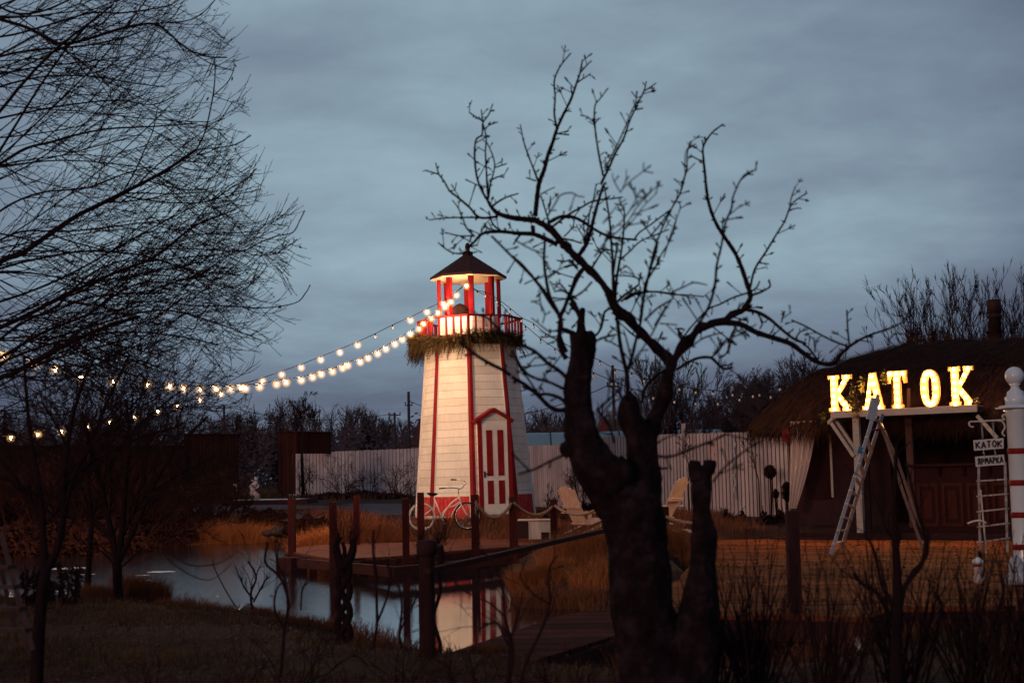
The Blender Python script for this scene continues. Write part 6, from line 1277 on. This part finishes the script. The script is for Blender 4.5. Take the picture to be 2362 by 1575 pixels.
# ------------------------------------------------------------------ tall bare tree entering from the left
LT = P(-260, 1300, 16.5); LT.z = .3
lt = empty('spreading_tree', LT); tag(lt, 'large bare spreading tree whose fine branches fill the upper left of the picture', 'tree')
rgl = random.Random(31); lm = MB(); ltk = MB()
def xlim(y): return float(np.interp(y, [-100, 0, 120, 240, 300, 400, 520, 620, 760, 860, 960, 1100], [480, 460, 520, 545, 545, 590, 640, 660, 630, 600, 560, 480]))
_mg = [0.0]
def st_l(q): x, y = proj(q); return x > xlim(y)-_mg[0]
L1 = lambda pts: [(x/1.985, y/1.985) for x, y in pts]
LL = [([(-120, 1330), (0, 1200), (100, 1160), (230, 1070), (350, 990), (450, 940), (560, 885), (650, 840), (760, 780), (900, 685)], 10, 3.4), ([(900, 685), (940, 600), (975, 440), (985, 330), (980, 270)], 3, 1.3), ([(975, 440), (1040, 380), (1070, 320), (1070, 270)], 1.8, 1.2), ([(900, 685), (1000, 676), (1080, 662), (1150, 620)], 2.4, 1.3), ([(940, 610), (1000, 560), (1070, 460)], 1.8, 1.2),
([(-100, 800), (0, 750), (120, 680), (240, 650), (340, 620), (500, 590), (700, 580), (900, 565)], 6, 1.6), ([(-100, 620), (0, 510), (90, 400), (180, 300), (300, 190), (420, 100), (520, 20)], 6, 2.4), ([(-80, 820), (0, 690), (80, 560), (180, 400), (300, 230), (400, 110)], 5, 2), ([(-100, 60), (0, 90), (130, 130), (270, 200), (400, 180), (560, 130), (700, 110), (770, 150), (850, 220), (950, 260), (1040, 265)], 7, 1.5), ([(700, 110), (860, 95), (940, 50), (985, 0)], 2.4, 1.3),
([(850, 220), (960, 290), (1070, 325)], 2, 1.3), ([(580, 900), (700, 920), (830, 930), (960, 920), (1060, 860), (1130, 820), (1175, 770)], 3, 1.3), ([(960, 920), (1080, 890), (1140, 880), (1195, 865)], 1.8, 1.2), ([(560, 885), (620, 780), (660, 690), (700, 600), (720, 500)], 2.6, 1.3),
([(-150, 1560), (0, 1500), (150, 1430), (300, 1350), (500, 1260), (700, 1180), (830, 1080), (900, 1030), (1000, 990), (1080, 960)], 9, 1.6), ([(830, 1080), (960, 1070), (1160, 1060), (1210, 1030), (1235, 980)], 2, 1.2), ([(700, 1140), (900, 1140), (1100, 1150), (1190, 1110), (1270, 1080), (1340, 1065), (1375, 1005), (1395, 965)], 2.6, 1.3), ([(1110, 1150), (1180, 1170), (1260, 1160), (1330, 1120), (1360, 1095)], 1.8, 1.2),
([(500, 1400), (700, 1380), (900, 1400), (1050, 1400), (1200, 1410), (1350, 1388), (1400, 1340), (1420, 1305)], 2.6, 1.2), ([(200, 1560), (400, 1500), (600, 1440), (760, 1420), (900, 1450), (1050, 1500), (1200, 1560)], 4, 1.4), ([(-150, 1820), (0, 1730), (60, 1710), (200, 1630), (340, 1560), (500, 1490), (640, 1450)], 10, 4), ([(-100, 1300), (0, 1230), (200, 1180), (400, 1150), (650, 1170), (900, 1240), (1100, 1260)], 5, 1.4),
([(-100, 300), (0, 260), (150, 230), (350, 215), (520, 185), (640, 150)], 5, 1.6), ([(-60, 1010), (60, 930), (200, 880), (400, 860), (560, 800), (700, 760)], 4, 1.4), ([(-60, 420), (60, 380), (220, 350), (420, 350), (600, 380), (760, 400)], 4, 1.3), ([(0, 1640), (200, 1520), (400, 1440), (560, 1330), (700, 1290), (900, 1310)], 6, 1.5), ([(-80, -20), (60, 60), (200, 50), (360, -20)], 5, 2), ([(-100, 180), (60, 160), (240, 110), (420, 60), (560, 60), (760, 30), (830, -10)], 4, 1.3), ([(-40, 1120), (100, 1060), (300, 1060), (500, 1040), (700, 1020), (900, 1060)], 4, 1.3), ([(-80, 560), (100, 520), (320, 480), (540, 460), (700, 480), (820, 430)], 4, 1.3), ([(-60, 1480), (200, 1440), (420, 1360), (640, 1340), (840, 1280), (980, 1230)], 4, 1.4), ([(-80, 1700), (150, 1600), (380, 1540), (600, 1520), (820, 1540), (1000, 1580)], 5, 1.5), ([(-60, 1250), (140, 1250), (360, 1290), (560, 1340), (760, 1340)], 4, 1.4), ([(-60, 1600), (100, 1480), (260, 1400), (420, 1250), (600, 1180)], 5, 1.6), ([(-60, 1400), (150, 1330), (350, 1240), (560, 1120), (760, 1010), (900, 940)], 5, 1.3)]
def arc(mb, p, base, L_, r0, lv):
    """long twig that leaves its limb, bends over and turns up at the tip"""
    a = R(rgl.uniform(-62, 60)); d = Vector((math.cos(a), rgl.gauss(0, .25), math.sin(a)))
    d = (d*1.0+base*.35).normalized() if lv else (base+Vector((0, rgl.gauss(0, .35), rgl.choice((-1, 1))*rgl.uniform(.4, .9)))).normalized()
    n = 9; cv = rgl.uniform(-.05, .16)*(1 if d.z < .25 else -1); pts = [p]; q = p; mg = rgl.random()**1.5*150-40
    for i in range(n):
        t = i/n; d = (d+Vector((rgl.gauss(0, .035), rgl.gauss(0, .04), cv*(.4+t)+rgl.gauss(0, .05)+.05*t*t*2))).normalized(); q = q+d*(L_/n)
        x, y = proj(q)
        if x > xlim(y)-mg: break
        pts.append(q)
    k = len(pts)
    if k < 3: return
    mb.tube(pts, [r0+(.0028-r0)*(i/(k-1))**.8 for i in range(k)], n=4 if r0 > .007 else 3, cap=False)
    if lv and L_ > .9:
        for j in range(rgl.randint(2, 4)):
            i = rgl.randrange(1, k-1); arc(mb, pts[i], (pts[i+1]-pts[i]).normalized(), L_*rgl.uniform(.3, .6), r0*.7, 0)
    for j in range(int(L_*rgl.uniform(2.5, 6))):
        i = rgl.randrange(k//4, k-1); t = rgl.random(); b0 = pts[i].lerp(pts[i+1], t); e = (pts[i+1]-pts[i]).normalized()
        sd = (e*rgl.uniform(.9, 1.5)+Vector((0, rgl.gauss(0, .5), rgl.choice((-1, 1))*rgl.uniform(.4, 1.3)))).normalized(); l2 = rgl.uniform(.06, .34)
        m1 = b0+sd*l2*.5; sd = (sd+Vector((0, 0, .25))).normalized(); m2 = m1+sd*l2*.5; mb.tube([b0, m1, m2], [.0036, .003, .0026], n=3, cap=False)
        if rgl.random() < .5: mb.tube([m1, m1+(sd+Vector((.2, rgl.gauss(0, .4), rgl.gauss(0, .5)))).normalized()*l2*.35], [.003, .0026], n=3, cap=False)
        if rgl.random() < .5: mb.tube([m2, m2+sd*.018], [.0055, .001], n=3, cap=False)
for q_ in range(38):
    y0 = rgl.choice((rgl.uniform(-60, 500), rgl.uniform(350, 1000))); x0 = rgl.uniform(-190, -30); ln_ = rgl.uniform(250, 620); a = R(rgl.uniform(-8, 38)); pp = [(x0, y0)]; cv = rgl.uniform(-.10, .10)
    for i in range(6): a += cv+rgl.gauss(0, .05); pp.append((pp[-1][0]+ln_/6*math.cos(a), pp[-1][1]-ln_/6*math.sin(a)))
    LL.append(([(x*1.985, y*1.985) for x, y in pp], rgl.uniform(2.2, 4), 1.2))
for pts, r0, r1 in LL:
    q = L1(pts); k = len(q); d0 = rgl.uniform(14.5, 17); d1 = d0+rgl.uniform(-1.2, 1.2)
    dd = [d0+(d1-d0)*i/(k-1) for i in range(k)]
    o_, r_ = limb(ltk, q, [r0*.68+(r1-r0*.68)*i/(k-1) for i in range(k)], dd, 6, 4, .05)
    ln = sum((o_[i+1]-o_[i]).length for i in range(len(o_)-1))
    for j in range(int(ln/.26)):
        i = rgl.randrange(0, len(o_)-1); yy_ = proj(o_[i])[1]; dn_ = float(np.interp(yy_, [0, 250, 520, 720], [.62, .66, .95, 1.0]))
        if rgl.random() > dn_: continue
        arc(lm, o_[i], (o_[i+1]-o_[i]).normalized(), rgl.uniform(.5, 2.1), min(.011, max(.006, r_[i]*.55)), 1)
    for j in range(int(ln/.5)):  # a few withered leaves
        if j % 3: continue
        i = rgl.randrange(len(o_)//2, len(o_)); c = o_[i]+Vector((rgl.uniform(-.1, .1), 0, rgl.uniform(-.1, .05))); u = Vector((rgl.gauss(0, 1), rgl.gauss(0, 1), -1.2)).normalized()*.03; v = u.orthogonal().normalized()*.012
        lm.add([c, c+u+v, c+u*2, c+u-v], [(0, 1, 2, 3)])
ltk.tube([LT, LT+Vector((.1, 0, 2.0)), P(-200, 900, 16), P(-160, 600, 16), P(-140, 300, 16), P(-120, 0, 16)], [.22, .2, .18, .15, .11, .07], n=10)
ltk.build('trunk', BARK, lt, LT); lm.build('twigs', TWIG, lt, LT)

# nearer slim trees on the left bank
def slim_tree(name, label, trunk, limbs, d, rmin, seed, dens=.2, lv=2, m=TWIG, lenr=(.3, .8), stopf=None):
    rg = random.Random(seed); b0 = P(*trunk[0][:2], d); b0.z = gz1(b0.x, b0.y); r = empty(name, b0); tag(r, label, 'tree', 'slim dark trees on the near left bank')
    t = MB(); c_ = MB(); limb(t, [(x, y) for x, y, w_ in trunk], [w_ for x, y, w_ in trunk], d, 9, 5, .05)
    for lb in limbs:
        o_, r_ = limb(t, [(x, y) for x, y, w_ in lb], [w_ for x, y, w_ in lb], d, 7, 5, .05); ln = sum((o_[i+1]-o_[i]).length for i in range(len(o_)-1))
        for j in range(int(ln/dens)):
            i = rg.randrange(len(o_)//5, len(o_)-1); dr_ = (o_[i+1]-o_[i]).normalized(); nd = Matrix.Rotation(R(rg.uniform(20, 55))*rg.choice((-1, 1)), 3, Vector((rg.gauss(0, .5), 1, rg.gauss(0, .5))).normalized()) @ dr_
            grow(c_, o_[i], nd, rg.uniform(*lenr), max(rmin, r_[i]*.4), lv, rg, .03, .13, 4, .6, 34, 5, rmin, stopf)
    t.build('trunk', BARK, r, b0); c_.build('crown', m, r, b0); return r
slim_tree('slim_tree', 'nearest slim dark tree on the left, its trunk forking above the water', [(78, 1640, 17), (84, 1568, 15), (90, 1450, 14), (98, 1370, 13), (106, 1310, 13)],
          [[(106, 1315, 11), (100, 1250, 9), (98, 1190, 8), (88, 1110, 7), (70, 1000, 5), (60, 900, 4), (55, 820, 3)], [(106, 1315, 11), (130, 1270, 9), (145, 1200, 8), (148, 1100, 7), (160, 1000, 5), (185, 900, 4), (215, 830, 3)], [(146, 1200, 6), (170, 1100, 5), (210, 1030, 4), (280, 960, 3), (340, 900, 2)], [(98, 1200, 5), (50, 1120, 4), (0, 1060, 3)], [(148, 1120, 4), (220, 1060, 3), (320, 1010, 2.5), (420, 980, 1.6)]], 10.5, .0028, 51, dens=.12, lenr=(.25, .75))
slim_tree('slim_tree', 'slim dark willow on the near shore right of the leafy plant', [(276, 1392, 12), (272, 1350, 11), (270, 1300, 11)],
          [[(270, 1305, 9), (262, 1250, 8), (240, 1150, 6), (210, 1040, 5), (190, 950, 3)], [(270, 1305, 9), (280, 1240, 8), (290, 1120, 6), (300, 1020, 4), (290, 920, 3)], [(272, 1300, 7), (310, 1220, 6), (360, 1110, 4), (420, 1020, 3), (480, 960, 2)], [(262, 1300, 3), (240, 1275, 2.2), (222, 1265, 1.5)], [(284, 1305, 3), (310, 1280, 2.2), (330, 1265, 1.5)], [(280, 1240, 5), (330, 1150, 3), (420, 1090, 2.5), (500, 1050, 1.5)]], 18.2, .004, 52, dens=.10, lenr=(.5, 1.3), stopf=lambda q: proj(q)[0] > 590)
slim_tree('slim_tree', 'slim dark tree between the forked one and the willow, mostly hidden in twigs', [(200, 1400, 8), (205, 1300, 7), (212, 1200, 6)],
          [[(212, 1200, 6), (205, 1100, 5), (220, 1000, 4), (260, 900, 3), (300, 820, 2)], [(212, 1200, 5), (240, 1100, 4), (300, 1000, 3), (380, 930, 2), (450, 880, 1.4)], [(212, 1200, 5), (180, 1100, 4), (140, 1000, 3), (100, 930, 2)]], 19.5, .004, 53, dens=.08, lenr=(.6, 1.4), m=TWIG, stopf=lambda q: proj(q)[0] > 600)
# dark thicket on the far left shore
def thick(px, d, top, seed, label, m=TWIG_RED, spread=.9, stems=22):
    return shrub(px, d, top, label, seed, m=m, stems=stems, spread=spread, lv=2, kids_=6, rmin=.010, grp='dense bare shrubs on the far left shore', wander=.14, name='thicket_shrub', trunk=.03, up=.05, foot=1.1)
for i, (px, d, top) in enumerate(((-20, 41, 1010), (60, 42, 1040), (130, 41, 1015), (200, 43, 1030), (270, 42, 1010), (335, 43.5, 1035), (395, 44, 1050), (450, 45, 1080), (500, 46, 1110))):
    thick(px, d, top, 60+i, ['dense dark shrub at the left edge of the far shore', 'dense shrub behind the nearest slim tree', 'dense shrub left of the slim hidden tree', 'dense shrub behind the slim hidden tree', 'tall dense shrub behind the slim willow', 'dense shrub right of the slim willow', 'dense shrub beside the leaning statue', 'low shrub between the leaning statue and the board wall', 'lowest shrub above the left dry grass'][i])
for i, (px, d, y0, y1, wd) in enumerate(((-10, 37.5, 1288, 1175, 260), (130, 37.8, 1284, 1165, 240), (255, 39, 1274, 1170, 200), (40, 42, 1262, 1120, 260), (200, 42.5, 1256, 1110, 260), (350, 43, 1250, 1130, 220), (480, 46, 1225, 1165, 180), (610, 45, 1205, 1165, 120), (710, 40, 1230, 1175, 120))):
    leaf_bush(px, d, y0, y1, wd, ['dark bramble overhanging the water at the left edge', 'dark bramble overhanging the water behind the leafy plants', 'dark bramble at the waterline behind the slim willow', 'dark bramble mass at the far left shore', 'dark bramble mass high behind the slim willow', 'dark bramble mass left of the tallest grass clump', 'dark bramble behind the tallest grass clump', 'dark low bramble above the stone', 'dark bramble behind the left corner post'][i], 5200, m=mat('bramble%d' % i, (.050, .018, .015), (.018, .008, .009), rough=1, scale=1, spec=.05), seed=80+i, name='bramble', leaf=.09, grp='dark brambles behind the pond')
# leafy dark plants on the near left shore
def leafy(px, d, y0, y1, wpx, label, seed):
    bot, top = P(px, y0, d), P(px, y1, d); h = top.z-bot.z; rg = random.Random(seed); b = MB(); s_ = MB(); r = empty('leafy_plant', bot); tag(r, label, 'plant', 'dark leafy plants on the near left shore')
    for k in range(9):
        x = rg.uniform(-.5, .5)*wpx/F*d; pts = [Vector((x*.5, 0, 0)), Vector((x*.8, rg.uniform(-.05, .05), h*.5)), Vector((x, 0, h*rg.uniform(.75, 1)))]; s_.tube(crom(pts), .006, n=4)
        for j in range(22):
            t = rg.uniform(.15, 1)*2; i = min(int(t), 1); q = pts[i].lerp(pts[i+1], t-i); a = rg.uniform(0, 6.28); u = Vector((math.cos(a)*.6, math.sin(a)*.6, -rg.uniform(.3, 1.2))).normalized()*rg.uniform(.05, .11); v = u.orthogonal().normalized()*.017
            b.add([q, q+u*.5+v, q+u, q+u*.5-v], [(0, 1, 2, 3)])
    b.build('leaves', HERB, r); s_.build('stem', TWIG, r)
leafy(158, 17.5, 1400, 1288, 52, 'dark leafy plant just left of the slim willow', 1); leafy(70, 17, 1400, 1290, 55, 'dark leafy plant left of the nearest slim tree', 2); leafy(110, 18, 1395, 1320, 30, 'small dark leafy plant behind the nearest slim tree', 3)
b = MB(); b.bar(P(100, 1350, 18), P(150, 1352, 18), .05, .05); tag(b.build('log', BARK, org=P(100, 1350, 18)), 'short dark log over the water between two leafy plants', 'log')

# dark stepladder at the far left
A1 = [P(2, 1228, 9.6), P(75, 1500, 9.2)]; A2 = [P(-60, 1228, 9.8), P(-30, 1500, 9.5)]
DKW = mat('dark_wood_ladder', (.085, .045, .045), (.045, .022, .024), rough=.8, scale=4)
r, o_ = rails_ladder('wooden_stepladder', 'blurred dark wooden stepladder standing at the far left edge', [A1, A2], [[P(-8, 1260, 10.4), P(40, 1480, 10.9)]], [.30, .47, .655, .83], .032, DKW, DKW, .03)

# braided willows and thin crooked shoots by the water
def poly_plant(name, label, lines, d, m=TWIG, cat='sapling', grp='thin crooked shoots on the near bank', sp=True, seed=1, twig=0):
    rg = random.Random(seed); a = lines[0][0][0]; b0 = P(a[0], a[1], d); b0.z = gz1(b0.x, b0.y); r = empty(name, b0); tag(r, label, cat, grp); b = MB()
    for pts, r0, r1 in lines:
        k = len(pts); o_, r_ = limb(b, pts, [1.35*(r0+(r1-r0)*i/(k-1)) for i in range(k)], d, 6, 5, .06)
        if sp: spurs(b, o_, r_, .5, rg, .8)
        for j in range(twig):
            i = rg.randrange(len(o_)//3, len(o_)-1); nd = ((o_[i+1]-o_[i]).normalized()+Vector((rg.uniform(-.7, .7), rg.uniform(-.3, .3), .2))).normalized(); grow(b, o_[i], nd, rg.uniform(.12, .4), r_[i]*.5, 1, rg, .05, .2, 2, .6, 30, 6, .002)
    b.build('stems', m, r, b0); return r
Z3 = lambda pts: [(600+x/3.3, 1100+y/3.3) for x, y in pts]
lines = []
for ph in (0, 2.1, 4.2):  # braided stems
    lines.append(([(793+14*math.sin(ph+k*.75), 1500-k*18) for k in range(12)], 7, 6))
lines += [([(792, 1310), (780, 1285), (776, 1255), (784, 1238)], 9, 5), ([(792, 1310), (808, 1285), (815, 1260), (812, 1242)], 9, 6), ([(788, 1300), (795, 1272), (790, 1250)], 5, 3)]
r = poly_plant('braided_willow', 'young willow with braided stems and sprays of shoots, by the near dock corner post', lines, 13.4, m=BARK, cat='willow', grp='braided willows', sp=False)
def spray(r, px, py, d, n, ln, fan, seed, m=TWIG, rr=.0025):
    rg = random.Random(seed); b = MB(); c = P(px, py, d); o_ = r.location
    for i in range(n):
        a = rg.gauss(0, fan); dd = Vector((math.sin(a), rg.gauss(0, fan*.6), math.cos(a))).normalized(); grow(b, c+Vector((rg.gauss(0, .03), 0, rg.gauss(0, .02))), dd, ln*rg.uniform(.5, 1), rr, 0, rg, .05, .05, 0, .6, 20, 6, rr*.7)
    b.build('shoots', m, r, o_)
spray(r, 782, 1245, 13.4, 40, .38, .35, 1); spray(r, 813, 1245, 13.4, 40, .38, .35, 2)
lines = [([(1008+8*math.sin(k*.9), 1530-k*20) for k in range(12)], 4, 3.5), ([(1010, 1320), (1018, 1285), (1014, 1258)], 6, 7)]
r = poly_plant('braided_willow', 'thin twisted willow with a fine spray, close beside the handrail post', lines, 12.4, m=BARK, cat='willow', grp='braided willows', sp=False, seed=3); spray(r, 1014, 1255, 12.4, 46, .33, .45, 4)
r = poly_plant('braided_willow', 'low pollard head with fine upright shoots above the handrail post', [([(975, 1290), (976, 1262), (972, 1250)], 12, 12)], 11.9, m=BARK, cat='willow', grp='braided willows', sp=False, seed=5); spray(r, 972, 1252, 11.9, 30, .25, .5, 6)
poly_plant('crooked_sapling', 'tall crooked sapling left of the braided willow, rising from the bottom edge', [(Z3([(150, 1560), (170, 1350), (185, 1150), (215, 950), (150, 760), (40, 650), (60, 500)]), 3.6, 2), (Z3([(215, 950), (190, 780), (130, 640), (150, 500)]), 2.6, 1.5), (Z3([(180, 1150), (110, 1000), (130, 850), (190, 780)]), 2.2, 1.5), (Z3([(310, 1010), (320, 860), (370, 770)]), 1.8, 1.2)], 10.5, twig=3, seed=1)
poly_plant('crooked_sapling', 'crooked shoot with two prongs between the braided willow and the handrail post', [(Z3([(860, 1300), (870, 1240), (890, 1100), (880, 800), (860, 560), (865, 400)]), 3.2, 2), (Z3([(890, 1110), (960, 930), (990, 780), (960, 620)]), 2.4, 1.4)], 10.8, twig=2, seed=2)
poly_plant('crooked_sapling', 'crooked shoot just left of the handrail post', [(Z3([(1080, 1300), (1060, 1200), (1080, 1000), (1060, 850), (1010, 760)]), 3, 1.8), (Z3([(1060, 1180), (1150, 1000), (1210, 870)]), 2.2, 1.4)], 10.5, twig=2, seed=3)
poly_plant('crooked_sapling', 'crooked sapling crossing the boardwalk and the lighthouse reflection', [(Z3([(1880, 1580), (1895, 1400), (1900, 1250), (1860, 1050), (1850, 850), (1780, 660), (1660, 540)]), 3.6, 1.6), (Z3([(1890, 1280), (1800, 1110), (1700, 1140), (1660, 1170)]), 2.2, 1.4), (Z3([(1860, 1060), (1750, 960), (1620, 900), (1520, 840)]), 2, 1.2), (Z3([(1900, 1260), (1960, 1060), (2000, 860)]), 2, 1.3)], 8.4, twig=3, seed=4)
R3 = lambda pts: [(1150+x/3.3, 1100+y/3.3) for x, y in pts]
poly_plant('crooked_sapling', 'crooked sapling on the right of the boardwalk with one long leaning stem', [(R3([(160, 1580), (220, 1380), (330, 1150), (390, 950), (380, 720), (440, 600)]), 3.4, 1.6), (R3([(80, 1570), (110, 1300), (60, 1100), (30, 900)]), 3, 1.5), (R3([(380, 960), (280, 900), (190, 800), (160, 740)]), 1.8, 1.2)], 8.8, twig=3, seed=5)
poly_plant('crooked_sapling', 'bushy thin sapling over the dark rounded stone', [(Z3([(-60, 1010), (-70, 880), (-30, 760), (-90, 640)]), 2.4, 1.4), (Z3([(-50, 950), (20, 820), (60, 760)]), 1.8, 1.2), (Z3([(-50, 930), (-120, 840), (-150, 760)]), 1.8, 1.2)], 16, twig=9, seed=6)
poly_plant('crooked_sapling', 'thin arching blurred shoot over the water left of the dock', [([(545, 1400), (520, 1360), (495, 1310), (490, 1290)], 1.2, .8)], 15, seed=7, sp=False)
poly_plant('crooked_sapling', 'drooping blurred shoot hanging over the middle of the pond', [([(540, 1278), (500, 1300), (440, 1303), (400, 1280), (366, 1258)], .8, 1.5), ([(535, 1300), (490, 1335), (450, 1330), (400, 1300), (370, 1265)], .7, 1.4)], 9, seed=8, sp=False)
# fan-shaped willow bushes and the slim trunk at bottom right
def fan(px, py, d, n, ln, sp_, label, seed, rr=.0095):
    n = int(n*1.5)
    rg = random.Random(seed); c = P(px, py, d); g0 = gz1(c.x, c.y); r = empty('willow_bush', (c.x, c.y, g0)); tag(r, label, 'bush', 'blurred willow bushes at bottom right'); b = MB()
    for i in range(n):
        a = rg.uniform(-1, 1)*sp_; dd = Vector((math.sin(a), rg.gauss(0, .25), math.cos(a))).normalized(); grow(b, Vector((c.x+rg.gauss(0, .06), c.y+rg.gauss(0, .06), g0-.05)), dd, (ln+c.z-g0)*rg.uniform(.55, 1), rr*rg.uniform(.6, 1.2), 1 if rg.random() < .6 else 0, rg, .06, .05, 3, .5, 20, 6, .0034)
    b.build('shoots', TWIG, r, r.location)
fan(1750, 1520, 9.2, 34, .75, .55, 'willow bush left of the slim upright trunk, nearest the sawn stub', 1); fan(1900, 1540, 8.6, 26, .8, .55, 'willow bush in front of the dark square plaza post', 2); fan(2075, 1500, 9.4, 34, .85, .60, 'willow bush at the foot of the slim upright trunk', 3)
fan(2240, 1500, 9.4, 30, .75, .5, 'willow bush below the old white ladder', 4); fan(2345, 1500, 9.0, 30, .85, .45, 'willow bush at the right edge before the striped post', 5); fan(1660, 1540, 9.0, 18, .7, .45, 'willow bush directly beside the base of the big tree', 6)
R4 = lambda pts: [(1762+x/3.3, 1100+y/3.3) for x, y in pts]
poly_plant('upright_tree', 'blurred slim upright tree with a few crooked side branches before the stepladder', [(R4([(1010, 1600), (1010, 1300), (1020, 1000), (1015, 760), (1000, 500), (990, 260), (1000, 0), (1010, -260)]), 11, 3), (R4([(1040, 980), (1080, 820), (1200, 660), (1230, 480), (1180, 300), (1120, 60), (1080, -120)]), 5, 2), (R4([(1060, 860), (1130, 720), (1240, 600), (1250, 420)]), 3, 2), (R4([(1000, 980), (900, 820), (860, 640), (820, 500)]), 4, 2), (R4([(960, 1050), (860, 880), (760, 820), (680, 730)]), 4, 3.5), (R4([(1000, 480), (920, 380), (900, 200)]), 3, 2)], 8.6, m=BARK, cat='tree', grp=None, sp=False, twig=3, seed=9)

# low tangled brush along the near bank
for i, (px, d, top, lb) in enumerate(((560, 9.6, 1440, 'low tangled brush at the bottom left of the tall crooked sapling'), (690, 9.8, 1400, 'tangled brush between the tall crooked sapling and the braided willow'), (905, 9.9, 1395, 'tangled brush left of the handrail post'), (1075, 9.5, 1470, 'low brush at the near end of the boardwalk'), (1340, 9.2, 1480, 'low brush before the boardwalk, left of the big trunk'), (1230, 9.4, 1500, 'lowest brush in front of the boardwalk'), (330, 9.8, 1490, 'low brush on the lawn at lower left'), (1700, 12.5, 1400, 'blurred brush under the front edge of the plaza deck'))):
    shrub(px, d, top, lb, 300+i, m=TWIG, stems=9, spread=.75, lv=1, kids_=4, rmin=.0024, grp='tangled brush on the near bank', wander=.26, name='brush', trunk=.005, foot=.04)
